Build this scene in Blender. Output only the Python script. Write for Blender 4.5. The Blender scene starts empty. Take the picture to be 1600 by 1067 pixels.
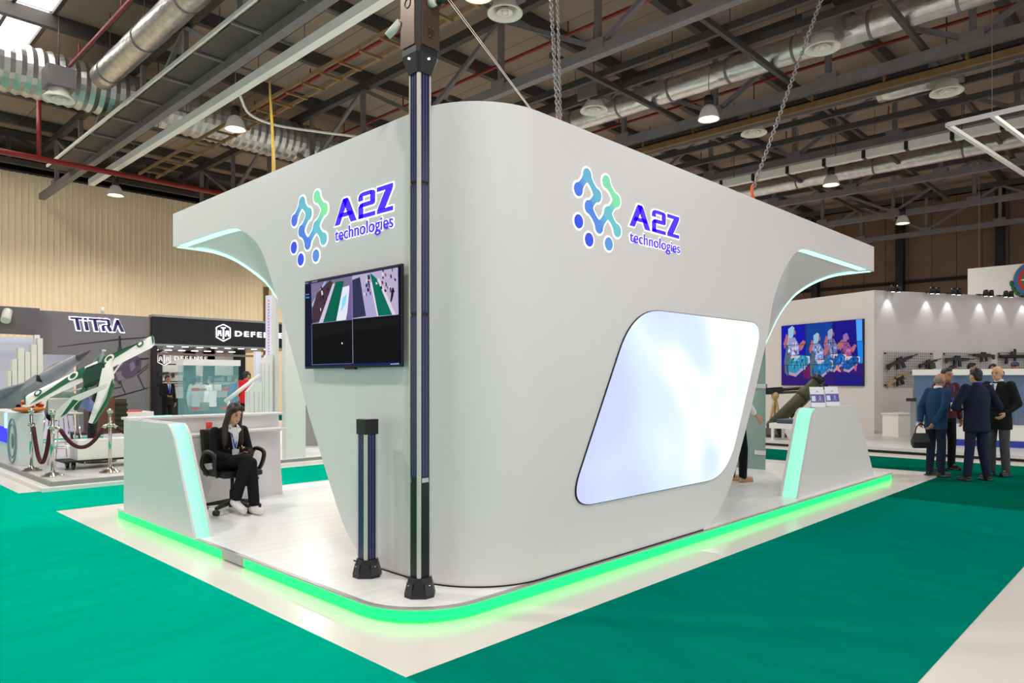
import bpy, bmesh, math, random
from mathutils import Vector, Matrix
random.seed(7)
# ------------------------------------------------------------------ camera, world, exposure
CF, CU, CV, CH = 1104.0, 800.0, 594.0, 1.55            # focal length (px), horizon point (px), eye height (m)
AZ = math.radians(44.0)
FW = Vector((math.cos(AZ), math.sin(AZ), 0)); RT = Vector((math.sin(AZ), -math.cos(AZ), 0)); EYE = Vector((0, 0, CH))
scene = bpy.context.scene
COL = scene.collection
cam_d = bpy.data.cameras.new('camera'); cam = bpy.data.objects.new('camera', cam_d); COL.objects.link(cam)
cam_d.sensor_width = 36; cam_d.lens = CF / 1600 * 36; cam_d.shift_y = (CV - 533.5) / 1600
cam_d.clip_end = 300; cam_d.clip_start = 0.05
cam.location = EYE; cam.rotation_euler = (math.pi / 2, 0, AZ - math.pi / 2)
scene.camera = cam
w = bpy.data.worlds.new('world'); scene.world = w; w.use_nodes = True
w.node_tree.nodes['Background'].inputs[0].default_value = (0.955, 0.965, 1.0, 1)
w.node_tree.nodes['Background'].inputs[1].default_value = 0.74
vs = scene.view_settings
vs.view_transform = 'Standard'; vs.look = 'None'; vs.gamma = 1.0; vs.use_curve_mapping = False
vs.exposure = 0.18
LAMP_W = 780.0        # watts of each high bay lamp
SKYLIGHT = 5.0        # glow of the roof lights

# ------------------------------------------------------------------ pixel helpers (1600 x 1067 frame)
def ray(x, y): return FW + RT * ((x - CU) / CF) + Vector((0, 0, (CV - y) / CF))
def G(x, y, z=0.0):
    r = ray(x, y); return EYE + r * ((z - CH) / r.z)
def PX(x, y, X):
    r = ray(x, y); return EYE + r * (X / r.x)
def PY(x, y, Y):
    r = ray(x, y); return EYE + r * (Y / r.y)
def DD(x, y, d): return EYE + ray(x, y) * d
def PL(x, y, a, b):                                     # on the vertical plane through ground points a, b
    n = Vector((b[1] - a[1], a[0] - b[0], 0)); r = ray(x, y)
    return EYE + r * ((Vector((a[0], a[1], 0)) - Vector((0, 0, 0))).dot(n) / r.dot(n))
# ------------------------------------------------------------------ materials
MATS = {}
def lin(c):
    c = c / 255.0
    return c / 12.92 if c <= 0.04045 else ((c + 0.055) / 1.055) ** 2.4
def rgb(c): return (lin(c[0]), lin(c[1]), lin(c[2]), 1)
def M(name, c, rough=0.5, metal=0.0, em=0.0, var=0.06, scale=6.0, stretch=(1, 1, 1), bump=0.0, bscale=None, alpha=1.0, trans=0.0, emc=None, spec=0.5, sheen=0.0):
    if name in MATS: return MATS[name]
    m = bpy.data.materials.new(name); m.use_nodes = True; nt = m.node_tree; N = nt.nodes; L = nt.links
    b = N['Principled BSDF']; col = rgb(c)
    b.inputs['Roughness'].default_value = rough; b.inputs['Metallic'].default_value = metal
    b.inputs['Specular IOR Level'].default_value = spec
    tc = N.new('ShaderNodeTexCoord'); mp = N.new('ShaderNodeMapping'); mp.inputs['Scale'].default_value = stretch
    L.new(tc.outputs['Object'], mp.inputs[0])
    nz = N.new('ShaderNodeTexNoise'); nz.inputs['Scale'].default_value = scale; nz.inputs['Detail'].default_value = 4
    L.new(mp.outputs[0], nz.inputs['Vector'])
    rp = N.new('ShaderNodeValToRGB'); rp.color_ramp.elements[0].position = 0.3; rp.color_ramp.elements[1].position = 0.7
    lo = 1 - var; hi = 1 + var
    rp.color_ramp.elements[0].color = (min(1, col[0] * lo), min(1, col[1] * lo), min(1, col[2] * lo), 1)
    rp.color_ramp.elements[1].color = (min(1, col[0] * hi), min(1, col[1] * hi), min(1, col[2] * hi), 1)
    L.new(nz.outputs['Fac'], rp.inputs[0]); L.new(rp.outputs[0], b.inputs['Base Color'])
    if bump:
        bp = N.new('ShaderNodeBump'); bp.inputs['Strength'].default_value = bump; bp.inputs['Distance'].default_value = 0.02
        n2 = nz
        if bscale:
            n2 = N.new('ShaderNodeTexNoise'); n2.inputs['Scale'].default_value = bscale; L.new(mp.outputs[0], n2.inputs['Vector'])
        L.new(n2.outputs['Fac'], bp.inputs['Height']); L.new(bp.outputs[0], b.inputs['Normal'])
    if em:
        b.inputs['Emission Color'].default_value = rgb(emc or c); b.inputs['Emission Strength'].default_value = em
    if alpha < 1: b.inputs['Alpha'].default_value = alpha
    if trans: b.inputs['Transmission Weight'].default_value = trans
    if sheen: b.inputs['Sheen Weight'].default_value = sheen
    MATS[name] = m; return m
def MV(name, em=0.0, rough=0.35):                       # colours come from the face colours of a flat print or screen
    if name in MATS: return MATS[name]
    m = bpy.data.materials.new(name); m.use_nodes = True; nt = m.node_tree; b = nt.nodes['Principled BSDF']
    a = nt.nodes.new('ShaderNodeVertexColor'); a.layer_name = 'Col'
    b.inputs['Roughness'].default_value = rough
    if em:
        b.inputs['Specular IOR Level'].default_value = 0.0; b.inputs['Base Color'].default_value = (0.01, 0.01, 0.012, 1)
        nt.links.new(a.outputs[0], b.inputs['Emission Color']); b.inputs['Emission Strength'].default_value = em
    else: nt.links.new(a.outputs[0], b.inputs['Base Color'])
    MATS[name] = m; return m
# ------------------------------------------------------------------ mesh collecting
class MB:
    def __init__(s): s.v = []; s.f = []; s.c = []; s.sm = []
    def add(s, vs, fs, col=None, smooth=False):
        o = len(s.v); s.v.extend([tuple(p) for p in vs])
        for f in fs: s.f.append([i + o for i in f]); s.c.append(col); s.sm.append(smooth)
        return s
    def box(s, c, d, rz=0.0, R=None, col=None):
        x, y, z = d[0] / 2, d[1] / 2, d[2] / 2; c = Vector(c)
        R = R or Matrix.Rotation(rz, 3, 'Z')
        p = [c + R @ Vector((i * x, j * y, k * z)) for i, j, k in ((-1,-1,-1),(1,-1,-1),(1,1,-1),(-1,1,-1),(-1,-1,1),(1,-1,1),(1,1,1),(-1,1,1))]
        return s.add(p, [(0,3,2,1),(4,5,6,7),(0,1,5,4),(1,2,6,5),(2,3,7,6),(3,0,4,7)], col)
    def bb(s, a, b, col=None):
        a = Vector(a); b = Vector(b)
        return s.box((a + b) / 2, [abs(b[i] - a[i]) for i in range(3)], col=col)
    def bar(s, a, b, wd, h=None, col=None, up=Vector((0, 0, 1))):   # a box between two points
        a = Vector(a); b = Vector(b); d = b - a; L = d.length; d = d / L; h = h or wd
        u = up
        if abs(d.dot(u)) > 0.97: u = Vector((1, 0, 0))
        x = d.cross(u).normalized(); z = x.cross(d)
        R = Matrix((x, d, z)).transposed()
        return s.box((a + b) / 2, (wd, L, h), R=R, col=col)
    def tube(s, pts, r, n=10, cap=True, col=None, closed=False):
        pts = [Vector(p) for p in pts]; k = len(pts); rr = r if isinstance(r, (list, tuple)) else [r] * k
        vs = []; pu = None
        for i, p in enumerate(pts):
            if closed: t = pts[(i + 1) % k] - pts[i - 1]
            else: t = pts[min(i + 1, k - 1)] - pts[max(i - 1, 0)]
            t.normalize()
            if pu is None:
                u = Vector((0, 0, 1)) if abs(t.z) < 0.9 else Vector((1, 0, 0))
            else: u = pu
            a = t.cross(u).normalized(); u = a.cross(t).normalized(); pu = u
            for j in range(n):
                q = 2 * math.pi * j / n; vs.append(p + (a * math.cos(q) + u * math.sin(q)) * rr[i])
        fs = []
        m = k if closed else k - 1
        for i in range(m):
            i2 = (i + 1) % k
            for j in range(n): j2 = (j + 1) % n; fs.append((i * n + j, i * n + j2, i2 * n + j2, i2 * n + j))
        s.add(vs, fs, col, True)
        if cap and not closed:
            o = len(s.v) - len(vs)
            s.f.append([o + j for j in range(n)][::-1]); s.c.append(col); s.sm.append(False)
            s.f.append([o + (k - 1) * n + j for j in range(n)]); s.c.append(col); s.sm.append(False)
        return s
    def lathe(s, prof, c=(0, 0, 0), n=20, col=None, R=None, cap=True):   # prof: (r, z)
        c = Vector(c); vs = []; k = len(prof); R = R or Matrix.Identity(3)
        for r, z in prof:
            for j in range(n):
                q = 2 * math.pi * j / n; vs.append(c + R @ Vector((r * math.cos(q), r * math.sin(q), z)))
        fs = [(i * n + j, i * n + (j + 1) % n, (i + 1) * n + (j + 1) % n, (i + 1) * n + j) for i in range(k - 1) for j in range(n)]
        s.add(vs, fs, col, True)
        if cap:
            o = len(s.v) - len(vs)
            if prof[0][0] > 1e-5: s.f.append([o + j for j in range(n)][::-1]); s.c.append(col); s.sm.append(False)
            if prof[-1][0] > 1e-5: s.f.append([o + (k - 1) * n + j for j in range(n)]); s.c.append(col); s.sm.append(False)
        return s
    def ell(s, c, r, R=None, nu=16, nv=10, col=None):
        c = Vector(c); R = R or Matrix.Identity(3); vs = []; fs = []
        for i in range(nv + 1):
            t = math.pi * i / nv
            for j in range(nu):
                q = 2 * math.pi * j / nu
                vs.append(c + R @ Vector((r[0] * math.sin(t) * math.cos(q), r[1] * math.sin(t) * math.sin(q), -r[2] * math.cos(t))))
        for i in range(nv):
            for j in range(nu): j2 = (j + 1) % nu; fs.append((i * nu + j, i * nu + j2, (i + 1) * nu + j2, (i + 1) * nu + j))
        return s.add(vs, fs, col, True)
    def loft(s, rings, cap=True, col=None, smooth=True, closed=True):
        n = len(rings[0]); vs = [p for r in rings for p in r]; fs = []
        for i in range(len(rings) - 1):
            for j in range(n if closed else n - 1):
                j2 = (j + 1) % n; fs.append((i * n + j, i * n + j2, (i + 1) * n + j2, (i + 1) * n + j))
        s.add(vs, fs, col, smooth)
        if cap and closed:
            o = len(s.v) - len(vs)
            s.f.append([o + j for j in range(n)][::-1]); s.c.append(col); s.sm.append(False)
            s.f.append([o + (len(rings) - 1) * n + j for j in range(n)]); s.c.append(col); s.sm.append(False)
        return s
    def prism(s, poly, off, col=None):                  # poly: 3D points of one face, off: extrusion vector
        n = len(poly); a = [Vector(p) for p in poly]; b = [p + Vector(off) for p in a]
        return s.add(a + b, [tuple(range(n))[::-1], tuple(range(n, 2 * n))] + [(j, (j + 1) % n, n + (j + 1) % n, n + j) for j in range(n)], col)
    def poly(s, pts, col=None): return s.add(pts, [tuple(range(len(pts)))], col)
    def mesh(s, name, mat, inv=None):
        me = bpy.data.meshes.new(name); me.from_pydata(s.v, [], s.f)
        if mat: me.materials.append(mat)
        me.polygons.foreach_set('use_smooth', s.sm)
        if any(c is not None for c in s.c):
            at = me.color_attributes.new('Col', 'FLOAT_COLOR', 'CORNER'); i = 0
            for p, c in zip(me.polygons, s.c):
                cc = rgb(c) if c is not None else (0.5, 0.5, 0.5, 1)
                for li in p.loop_indices: at.data[li].color = cc
        if inv is not None: me.transform(inv)
        bm = bmesh.new(); bm.from_mesh(me); bmesh.ops.recalc_face_normals(bm, faces=bm.faces); bm.to_mesh(me); bm.free()
        me.update(); return me
WM = {}                                                 # world matrices of the empties
def thing(name, label, cat, loc=(0, 0, 0), rotz=0.0, group=None):
    o = bpy.data.objects.new(name, None); COL.objects.link(o); o.empty_display_size = 0.2
    o.location = loc; o.rotation_euler = (0, 0, rotz); tag(o, label, cat, group)
    WM[o.name] = Matrix.Translation(Vector(loc)) @ Matrix.Rotation(rotz, 4, 'Z'); return o
def tag(o, label=None, cat=None, group=None, kind=None):
    if label: o['label'] = label
    if cat: o['category'] = cat
    if group: o['group'] = group
    if kind: o['kind'] = kind
    return o
def root_inv(p):
    while p.parent: p = p.parent
    return WM[p.name].inverted() if p.name in WM else None
def obj(name, mb, mat, parent=None, local=False, bevel=0.0, label=None, auto=False):
    inv = None
    if parent is not None and not local: inv = root_inv(parent)
    me = mb.mesh(name, mat, inv); o = bpy.data.objects.new(name, me); COL.objects.link(o)
    if parent is not None: o.parent = parent
    if bevel:
        m = o.modifiers.new('bevel', 'BEVEL'); m.width = bevel; m.segments = 2; m.limit_method = 'ANGLE'; m.angle_limit = math.radians(50)
    if label: o['label'] = label
    return o
def link(name, me, parent=None, loc=(0, 0, 0), rot=(0, 0, 0)):
    o = bpy.data.objects.new(name, me); COL.objects.link(o); o.location = loc; o.rotation_euler = rot
    if parent is not None: o.parent = parent
    return o
def copy_tree(o, parent=None):
    c = o.copy(); COL.objects.link(c); c.parent = parent
    for ch in o.children: copy_tree(ch, c)
    if o.name in WM: WM[c.name] = WM[o.name].copy()
    return c
def move(o, loc, rotz=0.0):
    o.location = loc; o.rotation_euler = (0, 0, rotz); WM[o.name] = Matrix.Translation(Vector(loc)) @ Matrix.Rotation(rotz, 4, 'Z'); return o
def struct(o): o['kind'] = 'structure'; return o
def lerp(a, b, t): return a + (b - a) * t
def interp(pts, t):                                     # piecewise linear (k, v) table
    for (a, va), (b, vb) in zip(pts, pts[1:]):
        if (a <= t <= b) or (b <= t <= a): return lerp(va, vb, (t - a) / (b - a) if b != a else 0)
    return pts[0][1] if abs(t - pts[0][0]) < abs(t - pts[-1][0]) else pts[-1][1]
def smooth_curve(pts, n):                               # Catmull-Rom through points
    P = [Vector(p) for p in pts]; P = [P[0] * 2 - P[1]] + P + [P[-1] * 2 - P[-2]]; out = []
    seg = len(P) - 3
    for i in range(n + 1):
        t = i / n * seg; k = min(int(t), seg - 1); t -= k; a, b, c, d = P[k:k + 4]
        out.append(0.5 * ((2 * b) + (c - a) * t + (2 * a - 5 * b + 4 * c - d) * t * t + (3 * b - a - 3 * c + d) * t ** 3))
    return out
def text_mesh(body, size=1.0, shear=0.0, extrude=0.0, space=1.0, bold=0.0):
    cu = bpy.data.curves.new('lettering', 'FONT'); cu.body = body; cu.size = size; cu.shear = shear; cu.extrude = extrude; cu.space_character = space; cu.offset = bold
    o = bpy.data.objects.new('lettering', cu); COL.objects.link(o); dg = bpy.context.evaluated_depsgraph_get(); dg.update()
    me = bpy.data.meshes.new_from_object(o.evaluated_get(dg)); bpy.data.objects.remove(o); bpy.data.curves.remove(cu); return me
def letters(parent, body, origin, xdir, ydir, width, height, mat, depth=0.01, bold=0.0, name='letter', proud=0.0, gap=1.0):
    """One mesh for each character, fitted into width x height at origin (bottom left)."""
    xdir = Vector(xdir).normalized(); ydir = Vector(ydir).normalized(); nrm = xdir.cross(ydir)
    whole = text_mesh(body, space=gap, bold=bold); xs = [v.co.x for v in whole.vertices]; ys = [v.co.y for v in whole.vertices]
    x0, x1, y0, y1 = min(xs), max(xs), min(ys), max(ys)
    inv = root_inv(parent); out = []
    bm = bmesh.new(); bm.from_mesh(whole); pre = 0
    adv = []
    for i in range(len(body)):
        p = text_mesh(body[:i + 1], space=gap, bold=bold); adv.append(max(v.co.x for v in p.vertices)); bpy.data.meshes.remove(p)
    islands = {}
    for i, ch in enumerate(body):
        if ch == ' ': continue
        lo = (adv[i - 1] if i else x0) - 1e-4; hi = adv[i] + 1e-4
        mb = MB(); vmap = {}
        for f in bm.faces:
            cxm = f.calc_center_median().x
            if lo < cxm <= hi:
                idx = []
                for v in f.verts:
                    if v.index not in vmap: vmap[v.index] = len(vmap)
                    idx.append(vmap[v.index])
                mb.f.append(idx); mb.c.append(None); mb.sm.append(False)
        pts = [None] * len(vmap)
        for k, j in vmap.items():
            co = bm.verts[k].co if False else whole.vertices[k].co
            pts[j] = Vector(origin) + xdir * ((co.x - x0) / (x1 - x0) * width) + ydir * ((co.y - y0) / (y1 - y0) * height) + nrm * (proud + depth)
        n = len(pts); mb.v = [tuple(p) for p in pts] + [tuple(p - nrm * depth) for p in pts]
        edges = {}
        for f in mb.f:
            for a, b in zip(f, f[1:] + f[:1]):
                edges[(a, b)] = edges.get((a, b), 0) + 1
        side = [(a, b) for (a, b) in edges if (b, a) not in edges]
        for a, b in side: mb.f.append([a, n + a, n + b, b]); mb.c.append(None); mb.sm.append(False)
        out.append(obj(name, mb, mat, parent))
    bm.free(); return out
# ================================================================== HALL
m_vinyl = M('white_vinyl', (236, 229, 222), rough=0.2, var=0.03, scale=0.8)
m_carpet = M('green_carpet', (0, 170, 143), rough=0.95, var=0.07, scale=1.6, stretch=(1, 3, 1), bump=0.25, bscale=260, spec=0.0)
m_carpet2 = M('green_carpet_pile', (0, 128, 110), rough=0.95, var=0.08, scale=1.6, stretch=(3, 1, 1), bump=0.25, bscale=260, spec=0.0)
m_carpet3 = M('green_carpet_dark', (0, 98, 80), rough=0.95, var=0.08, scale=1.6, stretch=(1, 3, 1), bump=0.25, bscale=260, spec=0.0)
m_sheet = M('beige_cladding', (248, 228, 194), rough=0.6, var=0.05, scale=0.5)
m_dark = M('dark_recess', (34, 28, 26), rough=0.9)
m_panelr = M('brown_wall_panel', (112, 88, 70), rough=0.7, var=0.08, scale=0.7)
m_black = M('black_paint', (14, 14, 16), rough=0.45)
m_roof = M('roof_panel', (142, 124, 110), rough=0.8, var=0.06, scale=0.6)
m_steel = M('grey_steel', (112, 106, 108), rough=0.5, var=0.1, scale=3)
m_steeld = M('dark_grey_steel', (64, 58, 56), rough=0.6, var=0.12, scale=3)
m_foil = M('crumpled_foil', (196, 192, 190), rough=0.3, metal=0.85, var=0.15, scale=5, stretch=(1, 1, 1), bump=0.6, bscale=9)
m_foil2 = M('ribbed_foil', (196, 192, 190), rough=0.34, metal=0.8, var=0.12, scale=3, bump=0.12, bscale=14)
m_red = M('red_pipe_paint', (134, 30, 26), rough=0.45)
m_white = M('white_paint', (232, 230, 226), rough=0.4, var=0.02)
m_offw = M('off_white_plastic', (220, 218, 208), rough=0.45, var=0.03)
m_brass = M('yellow_zinc', (122, 94, 54), rough=0.5, metal=0.3, var=0.12, scale=4)
m_lampglow = M('lamp_glow', (255, 244, 214), em=14.0)
m_chrome = M('chrome', (225, 225, 228), rough=0.12, metal=1.0, var=0.02)
m_skyl = M('skylight_sheet', (250, 246, 240), em=SKYLIGHT, rough=0.6, var=0.03, scale=1)
X0, X1, Y0, Y1 = -14.0, 40.0, -14.0, 32.0
struct(obj('floor', MB().bb((X0, Y0, -0.2), (X1 + 1, Y1 + 3, 0)), m_vinyl))
def carpet(label, mat, rects):
    mb = MB()
    for (a, b, c, d) in rects: mb.bb((a, b, 0.0), (c, d, 0.005))
    return tag(obj('carpet', mb, mat), label, 'carpet')
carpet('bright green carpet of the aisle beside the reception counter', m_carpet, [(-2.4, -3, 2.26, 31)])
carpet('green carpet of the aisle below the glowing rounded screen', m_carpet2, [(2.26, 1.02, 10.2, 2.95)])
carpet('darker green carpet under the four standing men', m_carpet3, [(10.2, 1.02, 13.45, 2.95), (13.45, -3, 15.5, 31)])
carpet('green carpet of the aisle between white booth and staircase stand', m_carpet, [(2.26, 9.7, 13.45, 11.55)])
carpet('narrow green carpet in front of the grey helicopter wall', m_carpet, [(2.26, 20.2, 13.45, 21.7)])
# ---- far left wall: ribbed sheet
mb = MB(); prof = []; x = X0
while x < 36:
    prof += [(x, 0), (x + 0.13, 0), (x + 0.155, -0.05), (x + 0.185, -0.05)]; x += 0.21
vs = [(px, Y1 + dy, 0) for px, dy in prof] + [(px, Y1 + dy, 9.4) for px, dy in prof]; n = len(prof)
mb.add(vs, [(i, i + 1, n + i + 1, n + i) for i in range(n - 1)])
wl = struct(obj('wall_left', mb, m_sheet))
obj('cap_rail', MB().bb((X0, Y1 - 0.08, 9.4), (36, Y1 + 0.1, 9.47)), m_steeld, wl)
obj('corner_trim', MB().bb((16.0, Y1 - 0.12, 0), (16.25, Y1 - 0.05, 6.0)), m_brass, wl)
obj('back_recess', MB().bb((X0, Y1 + 2.2, 0), (X1, Y1 + 2.3, 11)), m_dark, wl)
# ---- far right wall: panels, rail and columns
wr = struct(obj('wall_right', MB().bb((X1 + 0.1, Y0, 0), (X1 + 0.3, Y1 + 2, 11)), m_dark))
pm = MB().bb((-0.04, -0.52, 0), (0.04, 0.52, 6.45)).mesh('panel', m_panelr); pm2 = MB().bb((-0.04, -0.52, 6.62), (0.04, 0.52, 10.6)).mesh('panel', m_panelr)
y = Y0 + 0.6
while y < Y1:
    link('panel', pm, wr, (X1, y, 0)); link('panel', pm2, wr, (X1, y, 0)); y += 1.062
obj('rail', MB().bb((X1 - 0.1, Y0, 6.45), (X1 - 0.02, Y1, 6.62)), m_dark, wr)
cm = MB().bb((-0.5, -0.17, 0), (-0.05, 0.17, 10.6)).mesh('column', m_black)
for k in range(-5, 5): link('column', cm, wr, (X1, 10.8 + 4.25 * k, 0))
# ---- roof
ce = struct(obj('ceiling', MB().bb((X0, Y0, 10.95), (2.85, Y1 + 2.4, 11.05)).bb((4.8, Y0, 10.95), (X1 + 0.4, Y1 + 2.4, 11.05)), m_roof))
rp = MB().bb((-0.565, Y0, 10.75), (0.565, Y1 + 2.3, 10.8)).mesh('roof_panel', m_roof)
x = 5.4
while x < X1: link('roof_panel', rp, ce, (x, 0, 0)); x += 1.15
x = 2.28
while x > X0: link('roof_panel', rp, ce, (x, 0, 0)); x -= 1.15
PUR = [29.4 - 2.9 * k for k in range(14)]
pu = MB().bb((X0, -0.09, 10.4), (X1, 0.09, 10.74)).mesh('purlin', m_steeld)
for y in PUR: link('purlin', pu, ce, (0, y, 0))
for (a, b) in ((2.92, 3.88), (3.98, 4.72)):
    sk = MB().bb((a, -1.35, 10.8), (b, 1.35, 10.83)).mesh('skylight_pane', m_skyl)
    for y in PUR[:11]: link('skylight_pane', sk, ce, (0, y - 1.45, 0))
fr = MB().bb((-0.04, Y0, 10.72), (0.04, Y1, 10.85)).mesh('skylight_frame', m_steeld)
for x in (2.87, 3.93, 4.77): link('skylight_frame', fr, ce, (x, 0, 0))
# ---- trusses
def truss():
    t = thing('roof_truss', 'long grey steel roof truss carrying the purlins', 'truss', (0, 0, 8.4), group='steel roof trusses')
    obj('bottom_chord', MB().bb((-0.1, -8, 8.4), (0.1, 31.5, 8.62)), m_steel, t, local=False)
    obj('top_chord', MB().bb((-0.09, -8, 10.15), (0.09, 31.5, 10.38)), m_steeld, t)
    vmesh = MB().bb((-0.06, -0.06, 0.2), (0.06, 0.06, 1.8)).mesh('vertical', m_steel)
    gm = MB().bb((-0.13, -0.22, 0.12), (0.13, 0.22, 0.34)).mesh('gusset', m_steel)
    up = MB().bar((0, 0, 0.2), (0, 2.9, 1.8), 0.1, 0.1).mesh('diagonal', m_steel); dn = MB().bar((0, 0, 1.8), (0, 2.9, 0.2), 0.1, 0.1).mesh('diagonal', m_steel)
    for k, y in enumerate(PUR[:13]):
        link('vertical', vmesh, t, (0, y, 0)); link('gusset', gm, t, (0, y, 0))
        if k: link('diagonal', up if k % 2 else dn, t, (0, y, 0))
    return t
t0 = truss()
for i, x in enumerate((6.9, 1.8, 12.05, 17.15, 22.3, 27.4, 32.5, 37.6)):
    o = move(t0 if i == 0 else copy_tree(t0), (x, 0, 8.4)); o['label'] = ('steel roof truss beside the white lighting trunking', 'steel roof truss beside the glowing roof lights', 'steel roof truss passing over the rounded booth corner', 'steel roof truss carrying the yellow edged cable tray', 'steel roof truss beside the pale power rail', 'steel roof truss just beyond the thin foil duct', 'steel roof truss between the thin foil duct and the wall columns', 'steel roof truss closest to the brown panelled wall')[i]
gt = thing('girder_truss', 'dark cross braced girder truss along the top of the ribbed wall', 'truss', (0, 31.2, 8.6))
gmb = MB().bb((X0, 31.1, 9.5), (X1 - 1, 31.3, 9.68)); obj('bottom_chord', gmb, m_steeld, gt)
obj('top_chord', MB().bb((X0, 31.1, 10.5), (X1 - 1, 31.3, 10.7)), m_steeld, gt)
for k in range(22):
    x = X0 + 0.6 + k * 2.4
    obj('vertical', MB().bb((x - 0.06, 31.14, 9.6), (x + 0.06, 31.26, 10.6)), m_steeld, gt)
    obj('diagonal', MB().bar((x, 31.2, 9.6 if k % 2 else 10.6), (x + 2.4, 31.2, 10.6 if k % 2 else 9.6), 0.1), m_steeld, gt)
# ---- high bay lamps on a regular grid
def lamp():
    t = thing('high_bay_lamp', 'bell shaped high bay lamp hanging on a thin rod', 'lamp', (0, 0, 0), group='high bay lamps in rows under the roof')
    obj('shade', MB().lathe([(0.10, 0.34), (0.15, 0.3), (0.2, 0.2), (0.25, 0.04), (0.26, 0.0), (0.245, 0.0), (0.19, 0.19), (0.09, 0.3)], n=24, cap=False), m_offw, t)
    obj('ballast', MB().lathe([(0.11, 0.34), (0.11, 0.56), (0.08, 0.58)], n=16), m_black, t)
    obj('bulb', MB().lathe([(0.0, 0.05), (0.2, 0.05), (0.21, 0.065), (0.0, 0.12)], n=20, cap=False), m_lampglow, t)
    obj('rod', MB().tube([(0, 0, 0.56), (0, 0, 2.92)], 0.012, 6), m_steel, t)
    return t
l0 = lamp(); first = True
ld = bpy.data.lights.new('high_bay_light', 'SPOT')
lo = bpy.data.objects.new('high_bay_light', ld); COL.objects.link(lo); lo.parent = l0; lo.location = (0, 0, -0.03)
ld.energy = LAMP_W; ld.color = (1.0, 0.958, 0.89); ld.spot_size = math.radians(164); ld.spot_blend = 0.45; ld.shadow_soft_size = 0.22
for x in (0.0, 7.95, 15.6, 23.6, 31.4):
    for y in (-9.5, -0.6, 8.45, 17.35, 26.5):
        if (5 < x < 10 and -5 < y < 0) or (x > 20 and y < 0): continue
        o = l0 if first else copy_tree(l0); first = False; move(o, (x, y, 7.85))
# ---- ducts
def duct(label, pts, r, mat, rib=None, rings=None):
    a, b = Vector(pts[0]), Vector(pts[-1]); t = thing('air_duct', label, 'duct', a)
    mb = MB(); L = (b - a).length; d = (b - a) / L
    if rib:
        n = int(L / rib * 2); pp = [a + d * (L * i / n) for i in range(n + 1)]; rr = [r * (1.0 if i % 2 else 0.93) for i in range(n + 1)]
        mb.tube(pp, rr, 24)
    else:
        n = max(2, int(L / 0.4)); pp = [a + d * (L * i / n) for i in range(n + 1)]; mb.tube(pp, [r * (1 + 0.02 * math.sin(i * 2.3)) for i in range(n + 1)], 20)
    db_ = obj('duct_body', mb, mat, t)
    if rib: db_.data.polygons.foreach_set('use_smooth', [False] * len(db_.data.polygons))
    if rings:
        k = 0.6
        while k < L - 0.2:
            p = a + d * k; obj('joint_band', MB().tube([p - d * 0.03, p + d * 0.03], r * 1.04, 20), m_steel, t)
            obj('hanger', MB().tube([p + Vector((0, 0, r)), (p.x, p.y, 10.7)], 0.01, 5), m_steeld, t); k += rings
    return t
duct('wide corrugated silver duct below the roof lights', [(-6, 21.9, 9.6), (17, 21.9, 9.6)], 0.66, m_foil2, rib=0.24)
duct('smooth foil wrapped duct ending at a square diffuser box', [(5.7, 20.0, 9.25), (5.7, -2, 9.25)], 0.3, m_foil, rings=2.4)
duct('long foil duct above the hoist chain', [(16.0, 13.5, 9.05), (16.0, -3, 9.05)], 0.3, m_foil, rings=1.6)
duct('thin foil duct behind the striped beam', [(25.8, 24, 8.8), (25.8, 0, 8.8)], 0.27, m_foil, rings=2.6)
duct('short shiny insulated duct between two diffuser boxes', [(19.15, 5.7, 8.75), (19.15, 4.35, 8.75)], 0.24, m_foil)
def diffuser(label, x, y, z, s=0.62):
    t = thing('air_diffuser', label, 'air vent', (x, y, z), group='round air diffusers under square boxes')
    obj('plenum_box', MB().bb((x - s / 2, y - s / 2, z), (x + s / 2, y + s / 2, z + 0.5)), m_steel, t, bevel=0.01)
    obj('collar', MB().lathe([(0.2, 0.0), (0.2, -0.14), (0.33, -0.26), (0.36, -0.26), (0.36, -0.23), (0.24, -0.1), (0.24, 0)], (x, y, z), 24), m_offw, t)
    obj('cone', MB().lathe([(0.02, -0.1), (0.17, -0.24), (0.15, -0.24), (0.0, -0.12)], (x, y, z), 18), m_offw, t)
    obj('hub', MB().lathe([(0.0, -0.28), (0.07, -0.26), (0.07, -0.2)], (x, y, z), 12), m_offw, t)
    obj('hanger', MB().tube([(x, y, z + 0.5), (x, y, 10.7)], 0.015, 6), m_steeld, t)
for lb, px, py, z in (('square box diffuser on the end of the left foil duct', 92, 140, 8.85), ('diffuser with round grille above the tall booth corner', 789, 2, 9.2), ('diffuser box in the middle of the long foil duct', 1285, 58, 8.85), ('diffuser box on the long foil duct behind the hoist chain', 928, 158, 8.8), ('foil wrapped diffuser box on the short insulated duct', 1479, 128, 8.6), ('diffuser hanging behind the white booth above the far lamps', 1178, 195, 8.8)):
    p = G(px, py, z); diffuser(lb, p.x, p.y, z)
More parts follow.
